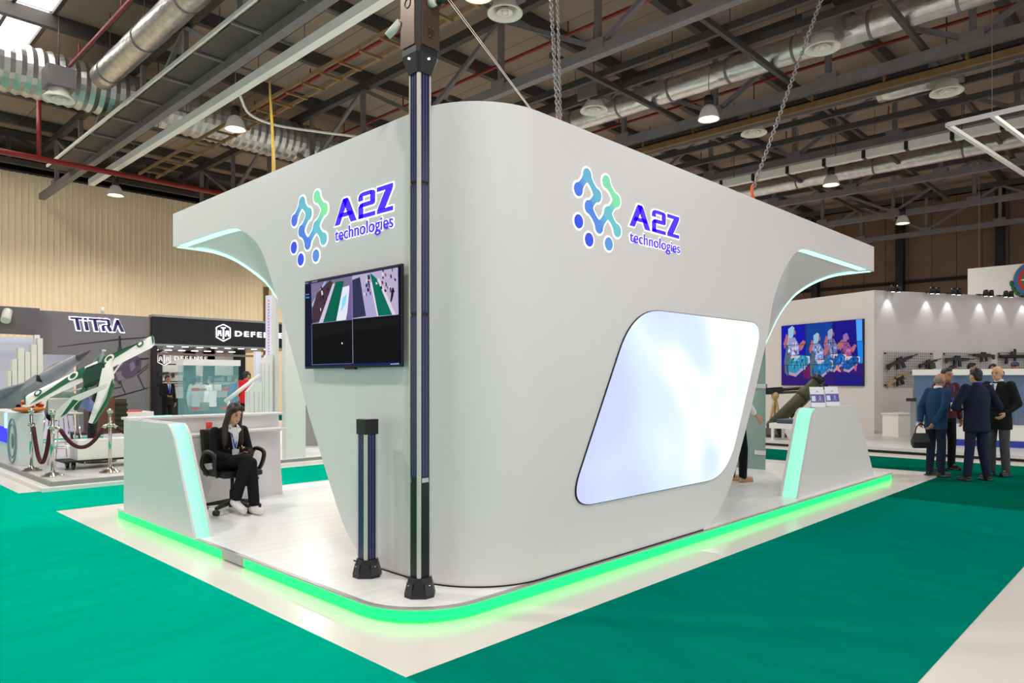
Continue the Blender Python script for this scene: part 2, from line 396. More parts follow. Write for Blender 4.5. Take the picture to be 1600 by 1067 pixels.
# ---- cable trays, trunking and beams
t = thing('cable_trunking', 'white lighting trunking beam with ladder cable trays alongside', 'cable tray', (7.4, 27, 8.25))
obj('trunking', MB().bb((7.31, 1, 8.22), (7.49, 27.2, 8.42)), m_white, t)
for x in (6.15, 7.05): obj('side_rail', MB().bb((x - 0.025, 1, 8.62), (x + 0.025, 27.4, 8.70)), m_offw, t)
obj('tray_floor', MB().bb((6.2, 1, 8.6), (7.0, 27.4, 8.62)), m_steeld, t)
for x in (8.2, 8.75): obj('side_rail', MB().bb((x - 0.025, 1, 8.3), (x + 0.025, 25, 8.38)), m_brass, t)
rm = MB().bb((8.2, -0.03, -0.1), (8.75, 0.03, -0.05)).mesh('rung', m_brass, Matrix.Translation((-7.4, 0, 0)))
for k in range(32): link('rung', rm, t, (0, -26 + k * 0.75, 0.1))
rm = MB().bb((-1.25, -0.03, 0.3), (0.3, 0.03, 0.34)).mesh('cross_bar', m_steel)
for k in range(14): link('cross_bar', rm, t, (0, -26 + k * 1.8, 0))
for k in range(14):
    y = 25 - k * 2.0; obj('hanger', MB().tube([(7.4, y, 8.4), (7.4, y, 10.6)], 0.012, 5), m_steel, t)
for (x, z, r) in ((6.4, 8.68, 0.04), (6.55, 8.66, 0.03), (6.75, 8.68, 0.045), (6.9, 8.66, 0.03)):
    obj('cable', MB().tube([(x + 0.04 * math.sin(k * 1.7 + x), 1 + k * 1.05, z) for k in range(26)], r, 6), m_black, t)
tb = thing('power_rail', 'pale overhead power rail with evenly spaced black joint bands', 'rail', (21.6, 12, 8.0))
obj('rail_body', MB().bb((21.5, -3, 7.9), (21.7, 24, 8.12)), m_offw, tb)
jm = MB().bb((-0.12, -0.05, -0.02), (0.12, 0.05, 0.2)).mesh('joint_band', m_black)
for k in range(24): link('joint_band', jm, tb, (0, -14 + k * 1.1, -0.08))
for k in range(8): obj('hanger', MB().tube([(21.6, -2 + k * 3.2, 8.1), (21.6, -2 + k * 3.2, 10.6)], 0.015, 5), m_steeld, tb)
t = thing('cable_tray', 'dark cable tray with a yellow edge bolted along a truss', 'cable tray', (17.5, 10, 8.2))
obj('tray_floor', MB().bb((17.3, -4, 8.24), (17.9, 22, 8.27)), m_steeld, t); obj('edge', MB().bb((17.22, -4, 8.1), (17.3, 22, 8.24)), m_brass, t)
obj('side_rail', MB().bb((17.9, -4, 8.24), (17.95, 22, 8.36)), m_steel, t)
for x in (17.4, 17.55, 17.7): obj('cable', MB().tube([(x + 0.03 * math.sin(k * 2.1 + x), -4 + k, 8.31) for k in range(27)], 0.045, 6), m_black, t)
for k in range(16): obj('bracket', MB().bb((17.25, -3 + k * 1.6, 8.27), (17.95, -2.95 + k * 1.6, 8.4)), m_brass, t)
for i, (x, z) in enumerate(((13.6, 8.75), (14.5, 8.75), (19.6, 8.6), (20.6, 8.5))):
    tag(obj('ceiling_beam', MB().bb((x - 0.05, -3, z), (x + 0.05, 24, z + 0.16)), m_steeld), 'slim dark steel beam running across the hall below the trusses', 'beam', 'slim dark beams below the trusses')
for i, y in enumerate((4.2, 7.0, 10.2, 13.6, 16.8)):
    tag(obj('cross_beam', MB().bb((11.8, y - 0.05, 8.66), (32, y + 0.05, 8.78)), m_steeld), 'slim dark cross beam lying over the bottom chords of the trusses', 'beam', 'slim cross beams over the bottom chords')
# ---- red sprinkler pipes
def pipe(label, pts, r=0.045, nip=1.6):
    a, b = Vector(pts[0]), Vector(pts[-1]); t = thing('sprinkler_pipe', label, 'pipe', a, group='red sprinkler pipes')
    obj('pipe_run', MB().tube(pts, r, 8), m_red, t); L = (b - a).length; k = 0.8
    while k < L:
        p = a + (b - a) * (k / L); obj('sprinkler_head', MB().tube([p, p + Vector((0, 0, 0.32))], 0.02, 6), m_red, t); k += nip * 2
for lb, x, z in (('red sprinkler pipe nearest the roof lights', 5.25, 9.75), ('red sprinkler pipe beside the lighting trunking', 9.9, 9.6), ('red sprinkler pipe over the near edge of the booth', 13.0, 9.75), ('red sprinkler pipe beyond the long foil duct', 18.6, 9.7), ('dark red sprinkler pipe over the striped beam', 23.8, 9.7)):
    pipe(lb, [(x, 21.1 if x < 17 else 30, z), (x, -4, z)])
t = thing('sprinkler_main', 'thick red sprinkler main with a vertical riser near the ribbed wall', 'pipe', (4, 24.2, 8))
obj('pipe_run', MB().tube([(-6, 24.2, 8.0), (14, 24.2, 8.0)], 0.085, 10), m_red, t); pr = G(70, 240, 8.0)
obj('riser', MB().tube([(pr.x, 24.2, 8.0), (pr.x, 24.2, 9.7)], 0.06, 10), m_red, t)
obj('hanger', MB().tube([(1, 24.2, 8), (1, 24.2, 10.6)], 0.02, 6), m_steeld, t)
# ---- hanging white frame on the right
fz = 6.3; pa = G(1480, 195, fz); pb = G(1640, 158, fz); pc = G(1660, 310, fz); pd = G(1550, 180, fz); pe = pd + (pc - pa)
t = thing('suspended_truss', 'white square tube frame hanging from the roof above the emblem panel', 'frame', pa)
for a, b in ((pa, pb), (pa, pc), (pd, pe), (pb, pb + (pc - pa)), (pc, pc + (pb - pa))): obj('tube', MB().bar(a, b, 0.07), m_white, t)
for p in (pd, pb, pc): obj('wire', MB().tube([p, (p.x, p.y, 10.6)], 0.006, 5), m_steel, t)
t = tag(obj('hanging_cable', MB().tube(smooth_curve([DD(375, 150, 15), DD(390, 178, 15.5), DD(430, 195, 16), DD(500, 206, 17), DD(556, 213, 17.5)], 20) , 0.03, 6), m_offw), 'drooping white cable in front of the corrugated duct', 'cable')
# ================================================================== WHITE BOOTH
m_boothw = M('booth_white', (231, 227, 228), rough=0.34, var=0.012, scale=0.6)
m_deck = M('white_laminate', (250, 249, 249), rough=0.25, var=0.06, scale=2.2, stretch=(0.35, 5, 1))
m_trim = M('silver_trim', (190, 190, 190), rough=0.35, metal=0.6, var=0.03)
m_glow = M('green_led_strip', (0, 255, 120), em=1.15, emc=(0, 255, 108), var=0.0)
m_glowc = M('mint_led_strip', (140, 190, 170), em=0.76, emc=(150, 255, 212), var=0.0)
m_glowt = M('canopy_led_strip', (200, 255, 240), em=1.35, emc=(160, 255, 228), var=0.0)
m_gap = M('black_gap', (12, 12, 12), rough=0.8)
PXL, PYF, PXR, PYB, PH = 2.64, 3.39, 12.15, 8.95, 0.10
def rrect(x0, y0, x1, y1, r, n=8):
    pts = []
    for cx_, cy_, a0 in ((x0 + r[0], y0 + r[0], 180), (x1 - r[1], y0 + r[1], 270), (x1 - r[2], y1 - r[2], 0), (x0 + r[3], y1 - r[3], 90)):
        rr = r[[(180), (270), (0), (90)].index(a0)]
        for i in range(n + 1):
            q = math.radians(a0 + 90 * i / n); pts.append((cx_ + rr * math.cos(q), cy_ + rr * math.sin(q)))
    return pts
RAD = (0.55, 0.12, 0.12, 0.22)
plat = thing('booth_platform', 'low white exhibition platform with a glowing green strip around its edge', 'platform', (PXL, PYF, 0))
o1 = rrect(PXL, PYF, PXR, PYB, RAD)
ins = lambda d: rrect(PXL + d, PYF + d, PXR - d, PYB - d, tuple(max(0.02, q - d) for q in RAD))
obj('base', MB().prism([(x, y, 0.0) for x, y in ins(0.05)], (0, 0, 0.085)), m_trim, plat)
obj('deck', MB().prism([(x, y, 0.085) for x, y in ins(0.035)], (0, 0, PH - 0.085)), m_deck, plat)
def ring(outer, inner, z0, z1):
    mb = MB(); n = len(outer)
    for i in range(n):
        j = (i + 1) % n
        a, b, c, d = outer[i], outer[j], inner[j], inner[i]
        mb.add([(*a, z0), (*b, z0), (*b, z1), (*a, z1), (*d, z0), (*c, z0), (*c, z1), (*d, z1)], [(0, 1, 2, 3), (4, 7, 6, 5), (3, 2, 6, 7), (0, 4, 5, 1)], smooth=False)
    return mb
obj('edge_trim', ring(o1, ins(0.034), 0.086, PH), m_trim, plat)
N_ = len(o1); outl = ins(0.012); inl = ins(0.048)
def strip(i0, i1, name='light_strip'):
    mb = MB()
    for i in range(i0, i1):
        a, b, c, d = outl[i % N_], outl[(i + 1) % N_], inl[(i + 1) % N_], inl[i % N_]
        mb.add([(*a, 0.012), (*b, 0.012), (*b, 0.085), (*a, 0.085), (*d, 0.012), (*c, 0.012), (*c, 0.085), (*d, 0.085)], [(0, 1, 2, 3), (4, 7, 6, 5), (3, 2, 6, 7), (0, 4, 5, 1), (0, 3, 7, 4), (1, 5, 6, 2)])
    return obj(name, mb, m_glow, plat)
strip(0, 8); strip(8, 9); strip(9, 17); strip(17, 18); strip(18, 35)
# left run, with one dark joint where a segment has failed
yj0, yj1 = G(337, 870, 0.03).y, G(372, 884, 0.03).y
a35 = outl[35]; b0 = outl[0]
for (y0, y1, mt) in ((a35[1], yj0, m_glow), (yj0, yj1, m_trim), (yj1, b0[1], m_glow)):
    obj('light_strip', MB().bb((PXL + 0.012, y1, 0.012), (PXL + 0.048, y0, 0.085)), mt, plat)
# ---- the booth shell
XL, YR, ZT = 3.2, 3.37 + 0.05, 3.5
RC = 0.62                                                # radius of the near corner
booth = thing('exhibition_booth', 'tall white curved booth shell with flared canopies and rounded corner', 'booth', (XL, YR, PH))
ZB = 3.115
YT, XT = 8.62, 11.27                                     # canopy tips
archL = [(8.62, 3.115), (8.07, 3.116), (7.56, 3.116), (7.07, 3.10), (6.865, 3.05), (6.60, 2.93), (6.406, 2.765), (6.216, 2.473), (6.034, 2.162), (5.858, 1.833), (5.689, 1.516), (5.579, 1.293), (5.369, 0.944), (5.217, 0.686), (5.023, 0.391), (4.85, 0.22), (4.62, 0.10)]
archR = [(11.27, 3.165), (10.68, 3.165), (9.8, 3.163), (9.226, 3.16), (8.767, 3.155), (8.511, 3.11), (8.284, 2.99), (8.013, 2.754), (7.788, 2.442), (7.654, 2.076), (7.475, 1.718), (7.225, 1.236), (7.001, 0.842), (6.786, 0.497), (6.513, 0.24), (6.255, 0.131), (6.05, 0.10)]
aL = smooth_curve([(y, z, 0) for y, z in archL], 64); aR = smooth_curve([(x, z, 0) for x, z in archR], 64)
def shell(d, zt):                                        # outline strip at inward distance d: list of (x, y, zbottom)
    pts = [(XL + d, p.x, p.y) for p in aL]
    r = RC - d
    for i in range(17):
        q = math.pi + (math.pi / 2) * i / 16; pts.append((XL + RC + r * math.cos(q), YR + RC + r * math.sin(q), PH))
    pts += [(p.x, YR + d, p.y) for p in reversed(aR)]
    return pts
TH = 0.22
so, si = shell(0, ZT), shell(TH, ZT)
def ztop(p): return ZT + 0.03 * max(0, min(1, (p[0] - 4) / 7))
mb = MB(); n = len(so); NV = 1
rows = [[(x, y, z) for x, y, z in so], [(x, y, ztop((x, y))) for x, y, z in so], [(x, y, ztop((x, y))) for x, y, z in si], [(x, y, z) for x, y, z in si]]
# outer face in four bands so that long thin faces stay smooth
bands = [[Vector(rows[0][i]).lerp(Vector(rows[1][i]), k / 6) for i in range(n)] for k in range(7)]
mb.loft(bands, cap=False, closed=False)
mb.loft([rows[1], rows[2]], cap=False, closed=False, smooth=False)
mb.loft([rows[2], rows[3]], cap=False, closed=False)
mb.loft([rows[3], rows[0]], cap=False, closed=False, smooth=False)
mb.poly([rows[k][0] for k in range(4)]); mb.poly([rows[k][-1] for k in range(4)])
sh_o = obj('shell_wall', mb, m_boothw, booth)
obj('roof_slab', MB().prism([(XL + 0.05, YR + RC, 3.2), (XL + RC * 0.3, YR + RC * 0.3, 3.2), (XL + RC, YR + 0.05, 3.2), (XT - 0.05, YR + 0.05, 3.2), (XT - 0.05, YT - 0.05, 3.2), (XL + 0.05, YT - 0.05, 3.2)], (0, 0, 0.24)), m_boothw, booth)
# canopy undersides: from the face arch to the curve on the end plane
def resample(pts, n):
    P = [Vector(p) for p in pts]; L = [0]
    for a, b in zip(P, P[1:]): L.append(L[-1] + (b - a).length)
    out = []; k = 0
    for i in range(n + 1):
        t = L[-1] * i / n
        while k < len(P) - 2 and L[k + 1] < t: k += 1
        out.append(P[k].lerp(P[k + 1], (t - L[k]) / (L[k + 1] - L[k] + 1e-9)))
    return out
backL = smooth_curve([(3.2, YT, 3.115), (3.45, YT, 3.115), (3.69, YT, 3.105), (3.89, YT, 3.06), (4.053, YT, 2.99), (4.222, YT, 2.892), (4.352, YT, 2.80), (4.458, YT, 2.68), (4.62, YT, 2.45), (4.80, YT, 2.1)], 48)
backR = smooth_curve([(XT, 3.42, 3.165), (XT, 3.62, 3.165), (XT, 3.85, 3.16), (XT, 4.02, 3.145), (XT, 4.164, 3.11), (XT, 4.311, 3.06), (XT, 4.461, 2.985), (XT, 4.614, 2.88), (XT, 4.77, 2.708), (XT, 4.897, 2.509), (XT, 5.0, 2.30), (XT, 5.2, 1.9)], 48)
def under(name, face, back, inset):
    A = resample(face, 40); B = resample(back, 40); mb = MB()
    mb.loft([A, [a.lerp(b, 0.5) for a, b in zip(A, B)], B], cap=False, closed=False)
    up = Vector((0, 0, 0.03))
    return obj(name, mb, m_boothw, booth)
zc = 2.1
faceL = [Vector((XL + 0.1, p.x, p.y + 0.015)) for p in aL if p.y > zc]; faceR = [Vector((p.x, YR + 0.1, p.y + 0.015)) for p in aR if p.y > 1.9]
under('canopy_soffit', faceL, [p + Vector((0, 0, 0.015)) for p in backL], 0.1); under('canopy_soffit', faceR, [p + Vector((0, 0, 0.015)) for p in backR], 0.1)
# end fascias closing the canopies behind their back curves
mb = MB(); P = backL; mb.loft([[Vector((p.x, YT + 0.01, p.z)) for p in P], [Vector((p.x, YT + 0.01, 3.5)) for p in P]], cap=False, closed=False, smooth=False); obj('end_fascia', mb, m_boothw, booth)
mb = MB(); P = backR; mb.loft([[Vector((XT + 0.01, p.y, p.z)) for p in P], [Vector((XT + 0.01, p.y, 3.52)) for p in P]], cap=False, closed=False, smooth=False); obj('end_fascia', mb, m_boothw, booth)
obj('end_fascia', MB().bb((4.8, YT - 0.05, 2.1), (XT, YT + 0.02, 3.5)), m_boothw, booth); obj('end_fascia', MB().bb((XT - 0.05, 5.2, 1.9), (XT + 0.02, YT, 3.5)), m_boothw, booth)
# light strips under the canopies
def ribbon(pts, side, w, mat, name='light_strip', dz=-0.006, th=0.012):
    mb = MB(); a = []; b = []
    for p in pts: a.append(p + Vector((0, 0, dz))); b.append(p + side * w + Vector((0, 0, dz)))
    up = Vector((0, 0, th))
    mb.loft([a, b, [p + up for p in b], [p + up for p in a], a], cap=False, closed=False, smooth=False)
    return obj(name, mb, mat, booth)
fl = [Vector((XL + 0.02, p.x, p.y)) for p in aL if p.y > 3.0 and p.x < 8.50]; ribbon(fl, Vector((1, 0, 0)), 0.085, m_glowt)
fr_ = [Vector((p.x, YR + 0.02, p.y)) for p in aR if p.y > 3.04 and p.x < 11.1]; ribbon(fr_, Vector((0, 1, 0)), 0.10, m_glowt)
ribbon([p for p in backL if p.x > 3.24], Vector((0, -1, 0)), 0.07, m_glowt); ribbon([p for p in backR if p.y > 3.46], Vector((-1, 0, 0)), 0.10, m_glowt)
obj('base_joint', MB().loft([[Vector((x, y, PH + 0.001)) for x, y, z in shell(-0.008, 0)[60:86]], [Vector((x, y, PH + 0.012)) for x, y, z in shell(-0.008, 0)[60:86]]], cap=False, closed=False), m_gap, booth)  # thin black line along the foot of the shell wall
# inner room walls, standing back from the shell
obj('inner_room', MB().bb((5.35, 5.6, PH), (9.2, 7.6, 3.2)), m_boothw, booth)

dd_ = bpy.data.lights.new('booth_downlight', 'AREA'); dd_.shape = 'DISK'; dd_.size = 0.25; dd_.energy = 11; dd_.color = (1.0, 0.99, 0.97)  # unseen fill lamps, added under the roof slab to brighten the deck
for x_, y_ in ((4.9, 6.6), (4.9, 7.9), (6.4, 8.0), (9.9, 4.6), (10.0, 6.4), (8.0, 8.1)):
    obj('downlight', MB().lathe([(0.0, 0.0), (0.12, 0.0), (0.13, 0.02)], (x_, y_, 3.178), 16), M('downlight_disc', (255, 252, 246), em=5.0), booth)  # glowing disc added for each fill lamp
    lo = bpy.data.objects.new('booth_downlight', dd_); COL.objects.link(lo); lo.parent = booth; lo.location = Vector((x_, y_, 3.165)) - Vector((XL, YR, PH))
# ================================================================== THINGS ON THE BOOTH
UP = Vector((0, 0, 1))
m_purple = M('violet_letter', (62, 8, 245), rough=0.4, em=0.45, emc=(58, 6, 240), var=0.0)
m_halo = M('white_backlight', (255, 255, 255), em=1.1, var=0.0)
m_logo = MV('logo_face', em=0.9)
def offset_poly(p, d):                                   # convex, counter clockwise 2D polygon
    n = len(p); out = []
    ar = sum(p[i][0] * p[(i + 1) % n][1] - p[(i + 1) % n][0] * p[i][1] for i in range(n))
    if ar < 0: p = p[::-1]
    L = []
    for i in range(n):
        a, b = p[i], p[(i + 1) % n]; ex, ey = b[0] - a[0], b[1] - a[1]; l = math.hypot(ex, ey); nx, ny = ey / l, -ex / l
        L.append((nx, ny, nx * a[0] + ny * a[1] + d))
    for i in range(n):
        a, b = L[i - 1], L[i]; det = a[0] * b[1] - a[1] * b[0]
        if abs(det) < 1e-6: out.append((p[i][0] + b[0] * d, p[i][1] + b[1] * d)); continue
        out.append(((a[2] * b[1] - a[1] * b[2]) / det, (a[0] * b[2] - a[2] * b[0]) / det))
    return out
A2Z = {'A': [[(0, 0), (.095, 0), (.255, .95), (.16, 1.0), (.145, .95)], [(.145, .95), (.17, 1), (.235, 1), (.255, .95), (.40, 0), (.295, 0)], [(.07, .27), (.34, .27), (.315, .44), (.10, .44)]],
       '2': [[(.43, .68), (.51, .68), (.51, .86), (.43, .88)], [(.43, .86), (.46, .97), (.51, 1), (.66, 1), (.66, .84), (.43, .84)], [(.63, .84), (.645, 1), (.69, .97), (.715, .90), (.715, .58), (.63, .58)], [(.45, .42), (.69, .43), (.715, .50), (.715, .60), (.49, .60), (.45, .56)], [(.43, .0), (.515, .0), (.515, .58), (.46, .55), (.43, .47)], [(.43, 0), (.715, 0), (.715, .165), (.43, .165)]],
       'Z': [[(.745, .83), (1, .83), (1, 1), (.745, 1)], [(.745, 0), (1, 0), (1, .165), (.745, .165)], [(.745, .14), (.87, .14), (1, .84), (.88, .84)]]}
def a2z_sign(label, loc, org, ud, nodes, dots, links, text, tech, nrm):
    """org: plane origin, ud: direction to the right along the wall, nrm: outwards; positions in (u, z)."""
    t = thing('logo_sign', label, 'sign', loc)
    def W(u, z, o): return org + ud * u + UP * z + nrm * o
    us = [n[0] for n in nodes]; u0, u1 = min(us), max(us); zs = [n[1] for n in nodes]; z0, z1 = min(zs), max(zs)
    def colr(u, z):
        k = max(0, min(1, 0.62 * (u - u0) / (u1 - u0) + 0.38 * (z - z0) / (z1 - z0))); k = max(0, min(1, (k - 0.12) / 0.8))
        A = ((70, 92, 232), (105, 165, 222), (118, 205, 200), (150, 240, 165)); s = k * 3; i = min(2, int(s)); f = s - i
        return tuple(A[i][j] + (A[i + 1][j] - A[i][j]) * f for j in range(3))
    R = 0.054
    def blob(grow, o0, o1, mat, name):
        def disc(mb, c):
            n = 20; r = R + grow; P = [(c[0] + r * math.cos(2 * math.pi * i / n), c[1] + r * 1.02 * math.sin(2 * math.pi * i / n)) for i in range(n)]
            mb.add([W(c[0], c[1], o1)] + [W(u, z, o1) for u, z in P] + [W(u, z, o0) for u, z in P], [(0, 1 + i, 1 + (i + 1) % n) for i in range(n)] + [(1 + i, 1 + n + i, 1 + n + (i + 1) % n, 1 + (i + 1) % n) for i in range(n)], colr(*c) if grow == 0 else None)
        mb = MB()
        for c in nodes: disc(mb, c)
        for i, j in links:
            a, b = nodes[i], nodes[j]; dx, dz = b[0] - a[0], b[1] - a[1]; L = math.hypot(dx, dz); px_, pz_ = -dz / L, dx / L; K = 10; ra = []; rb = []
            for k in range(K + 1):
                s = k / K; wd = R * (0.56 + 0.42 * (2 * s - 1) ** 2) + grow * 0.95; cu, cz = a[0] + dx * s, a[1] + dz * s
                ra.append((cu + px_ * wd, cz + pz_ * wd)); rb.append((cu - px_ * wd, cz - pz_ * wd))
            for k in range(K):
                q = [ra[k], ra[k + 1], rb[k + 1], rb[k]]; s = (k + 0.5) / K
                mb.add([W(u, z, o1 - 0.0008) for u, z in q] + [W(u, z, o0) for u, z in q], [(0, 1, 2, 3), (0, 4, 5, 1), (3, 2, 6, 7)], colr(a[0] + dx * s, a[1] + dz * s) if grow == 0 else None)
        obj(name, mb, mat, t)
        for c in dots: mb = MB(); disc(mb, c); obj(name + '_dot', mb, mat, t)
    blob(0.013, 0.001, 0.003, m_halo, 'backlight'); blob(0.0, 0.003, 0.007, m_logo, 'molecule')
    x0, x1, zb, zt = text
    for ch, polys in A2Z.items():
        mb = MB(); hb = MB()
        for p in polys:
            q = [(x0 + u * (x1 - x0), zb + v * (zt - zb)) for u, v in p]
            mb.prism([W(u, z, 0.003) for u, z in q], nrm * 0.004); hb.prism([W(u, z, 0.001) for u, z in offset_poly(q, 0.010)], nrm * 0.002)
        obj('letter', mb, m_purple, t); obj('letter_backlight', hb, m_halo, t)
    x0, x1, zb, zt = tech
    letters(t, 'technologies', W(x0, zb, 0), ud, UP, x1 - x0, zt - zb, m_purple, depth=0.004, proud=0.003, bold=0.008)
    letters(t, 'technologies', W(x0 - 0.009, zb - 0.009, 0), ud, UP, x1 - x0 + 0.018, zt - zb + 0.018, m_halo, depth=0.002, proud=0.001, bold=0.03, name='letter_backlight')
LK = [(0, 1), (1, 2), (2, 3), (3, 4), (4, 5), (5, 6), (5, 7), (7, 8)]
fR = lambda x, y: (lambda p: (p.x, p.z))(PY(860 + x / 5.93, 240 + y / 5.93, YR))
fL = lambda x, y: (lambda p: (-p.y, p.z))(PX(430 + x / 5.926, 260 + y / 5.926, XL))
nR = [fR(*p) for p in ((255, 330), (337, 200), (430, 390), (352, 495), (447, 680), (530, 550), (615, 715), (608, 437), (514, 262))]
nL = [fL(*p) for p in ((182, 500), (252, 335), (315, 440), (248, 600), (305, 715), (385, 560), (452, 670), (460, 395), (390, 280))]
ta, tb_ = fR(728, 668), fR(1188, 790); tz = fR(805, 470)[1]
te0, te1 = fR(730, 800), fR(1196, 900)
a2z_sign('blue and green molecule logo with violet lettering beside the glowing screen', (4.5, YR, 2.4), Vector((0, YR, 0)), Vector((1, 0, 0)), nR, [fR(258, 628), fR(355, 798), fR(537, 838)], LK, (ta[0], tb_[0], (ta[1] + tb_[1]) / 2, tz), (te0[0], te1[0], fR(1085, 932)[1], fR(868, 748)[1]), Vector((0, -1, 0)))
ta, tb_ = fL(556, 556), fL(1096, 402); tz = fL(1092, 152)[1]
te0, te1 = fL(558, 650), fL(1098, 520)
a2z_sign('blue and green molecule logo with violet lettering above the television', (XL, 5.3, 2.4), Vector((XL, 0, 0)), Vector((0, -1, 0)), nL, [fL(177, 752), fL(241, 862), fL(381, 826)], LK, (ta[0], tb_[0], (ta[1] + tb_[1]) / 2, tz), (te0[0], te1[0], fL(935, 640)[1], fL(845, 505)[1]), Vector((-1, 0, 0)))
# ---- glowing rounded screen
scr = thing('led_screen', 'large glowing pastel screen shaped as a rounded slanted panel', 'screen', PY(1050, 780, YR))
C4 = [PY(*p, YR) for p in ((989, 481), (1189.8, 505.6), (1134.6, 744.9), (886.4, 794.2))]
def round_poly(c, rad, n=12):
    out = []
    for i in range(len(c)):
        p, a, b = Vector(c[i]), Vector(c[i - 1]), Vector(c[(i + 1) % len(c)]); da = (a - p).normalized(); db = (b - p).normalized(); r = rad[i]
        s, e = p + da * r, p + db * r
        for k in range(n + 1):
            q = k / n; out.append(s * (1 - q) ** 2 + p * 2 * q * (1 - q) + e * q * q)
    return out
def screen_mat():
    m = bpy.data.materials.new('pastel_screen'); m.use_nodes = True; nt = m.node_tree; N = nt.nodes; L = nt.links; b = N['Principled BSDF']
    b.inputs['Base Color'].default_value = (0.02, 0.02, 0.02, 1); b.inputs['Roughness'].default_value = 0.5
    tc = N.new('ShaderNodeTexCoord'); mp = N.new('ShaderNodeMapping'); mp.inputs['Scale'].default_value = (0.62, 1, 0.5); mp.inputs['Rotation'].default_value = (0, 0.5, 0); L.new(tc.outputs['Object'], mp.inputs[0])
    nz = N.new('ShaderNodeTexNoise'); nz.inputs['Scale'].default_value = 0.9; nz.inputs['Detail'].default_value = 1.0; nz.inputs['Distortion'].default_value = 1.2; L.new(mp.outputs[0], nz.inputs['Vector'])
    gr = N.new('ShaderNodeSeparateXYZ'); L.new(tc.outputs['Object'], gr.inputs[0])
    r1 = N.new('ShaderNodeValToRGB'); e = r1.color_ramp.elements; e[0].position = 0.22; e[0].color = rgb((196, 206, 255)); e[1].position = 0.76; e[1].color = rgb((208, 250, 226))
    k = e.new(0.42); k.color = rgb((214, 233, 252)); k = e.new(0.52); k.color = rgb((246, 250, 254))
    mr = N.new('ShaderNodeMapRange'); mr.inputs[1].default_value = -1.4; mr.inputs[2].default_value = 2.2; mr.inputs[3].default_value = -0.22; mr.inputs[4].default_value = 0.22; L.new(gr.outputs['X'], mr.inputs[0])
    ad = N.new('ShaderNodeMath'); L.new(nz.outputs['Fac'], ad.inputs[0]); L.new(mr.outputs[0], ad.inputs[1]); L.new(ad.outputs[0], r1.inputs[0])
    L.new(r1.outputs[0], b.inputs['Emission Color']); b.inputs['Emission Strength'].default_value = 0.97; return m
rp_ = round_poly(C4, (0.42, 0.30, 0.42, 0.30))
cen = sum(C4, Vector()) / 4
obj('screen_frame', MB().prism([cen + (p - cen) * 1.006 for p in rp_], (0, -0.012, 0)), m_black, scr)
obj('screen_face', MB().prism([p + Vector((0, -0.012, 0)) for p in rp_], (0, -0.004, 0)), screen_mat(), scr)
# ---- television with camera views
tvx = XL - 0.07; ya = PX(475.5, 500, tvx).y; yb = PX(626.5, 500, tvx).y
za = (PX(477, 577, tvx).z + PX(629, 572, tvx).z) / 2; zb_ = (PX(475, 440.5, tvx).z + PX(624.5, 410.5, tvx).z) / 2
tv = thing('television', 'flat black television showing four surveillance camera views', 'television', (tvx, (ya + yb) / 2, za))
obj('casing', MB().bb((tvx + 0.004, yb, za), (tvx + 0.03, ya, zb_)), m_black, tv, bevel=0.006)
obj('wall_bracket', MB().bb((tvx + 0.03, yb + 0.3, za + 0.2), (XL, ya - 0.3, zb_ - 0.2)), m_black, tv)
obj('sensor_bar', MB().bb((tvx, (ya + yb) / 2 - 0.08, za - 0.012), (tvx + 0.03, (ya + yb) / 2 + 0.06, za)), m_black, tv)
def picture(parent, name, polys, conv, nrm, mat, step=0.0006, base=0.0015, local=False):
    mb = MB(); k = 0
    for col, pts in polys:
        P = [conv(*p) for p in pts]; o = nrm * (base + step * k); k += 1
        mb.poly([p + o for p in P], col)
    return obj(name, mb, mat, parent, local=local)
TL_, TR_, BR_, BL_ = (80, 210), (878, 55), (900, 925), (88, 948)
def conv_tv(x, y):
    p = PX(460 + x / 5.333, 400 + y / 5.333, tvx); p.y = max(yb + 0.012, min(ya - 0.012, p.y)); p.z = max(za + 0.018, min(zb_ - 0.012, p.z)); return p
rnd = random.Random(3)
tvp = [((16, 16, 46), [TL_, TR_, BR_, BL_]), ((42, 42, 72), [(85, 222), (870, 68), (870, 95), (85, 245)]),
 ((120, 108, 140), [(140, 232), (485, 165), (488, 526), (150, 565)]), ((150, 180, 205), [(145, 400), (255, 210), (270, 212), (150, 430)]), ((66, 48, 58), [(190, 310), (300, 200), (325, 225), (215, 545), (150, 560), (150, 440)]),
 ((202, 190, 216), [(322, 228), (346, 236), (242, 553), (204, 560)]), ((0, 92, 70), [(346, 216), (415, 206), (350, 540), (240, 553)]), ((222, 224, 240), [(404, 262), (458, 245), (470, 330), (430, 532), (350, 540)]), ((130, 214, 230), [(405, 345), (440, 318), (428, 400), (386, 470)]), ((112, 92, 150), [(462, 250), (486, 200), (488, 526), (438, 532)]),
 ((178, 168, 196), [(485, 165), (865, 95), (870, 488), (490, 524)]), ((44, 50, 78), [(485, 200), (548, 175), (600, 500), (490, 518)]), ((165, 158, 200), [(566, 300), (630, 215), (695, 502), (600, 506)]), ((222, 212, 222), [(634, 222), (652, 215), (704, 498), (692, 504)]), ((0, 104, 82), [(634, 140), (690, 190), (818, 490), (702, 499)]), ((212, 204, 218), [(690, 190), (712, 188), (846, 486), (818, 490)])]
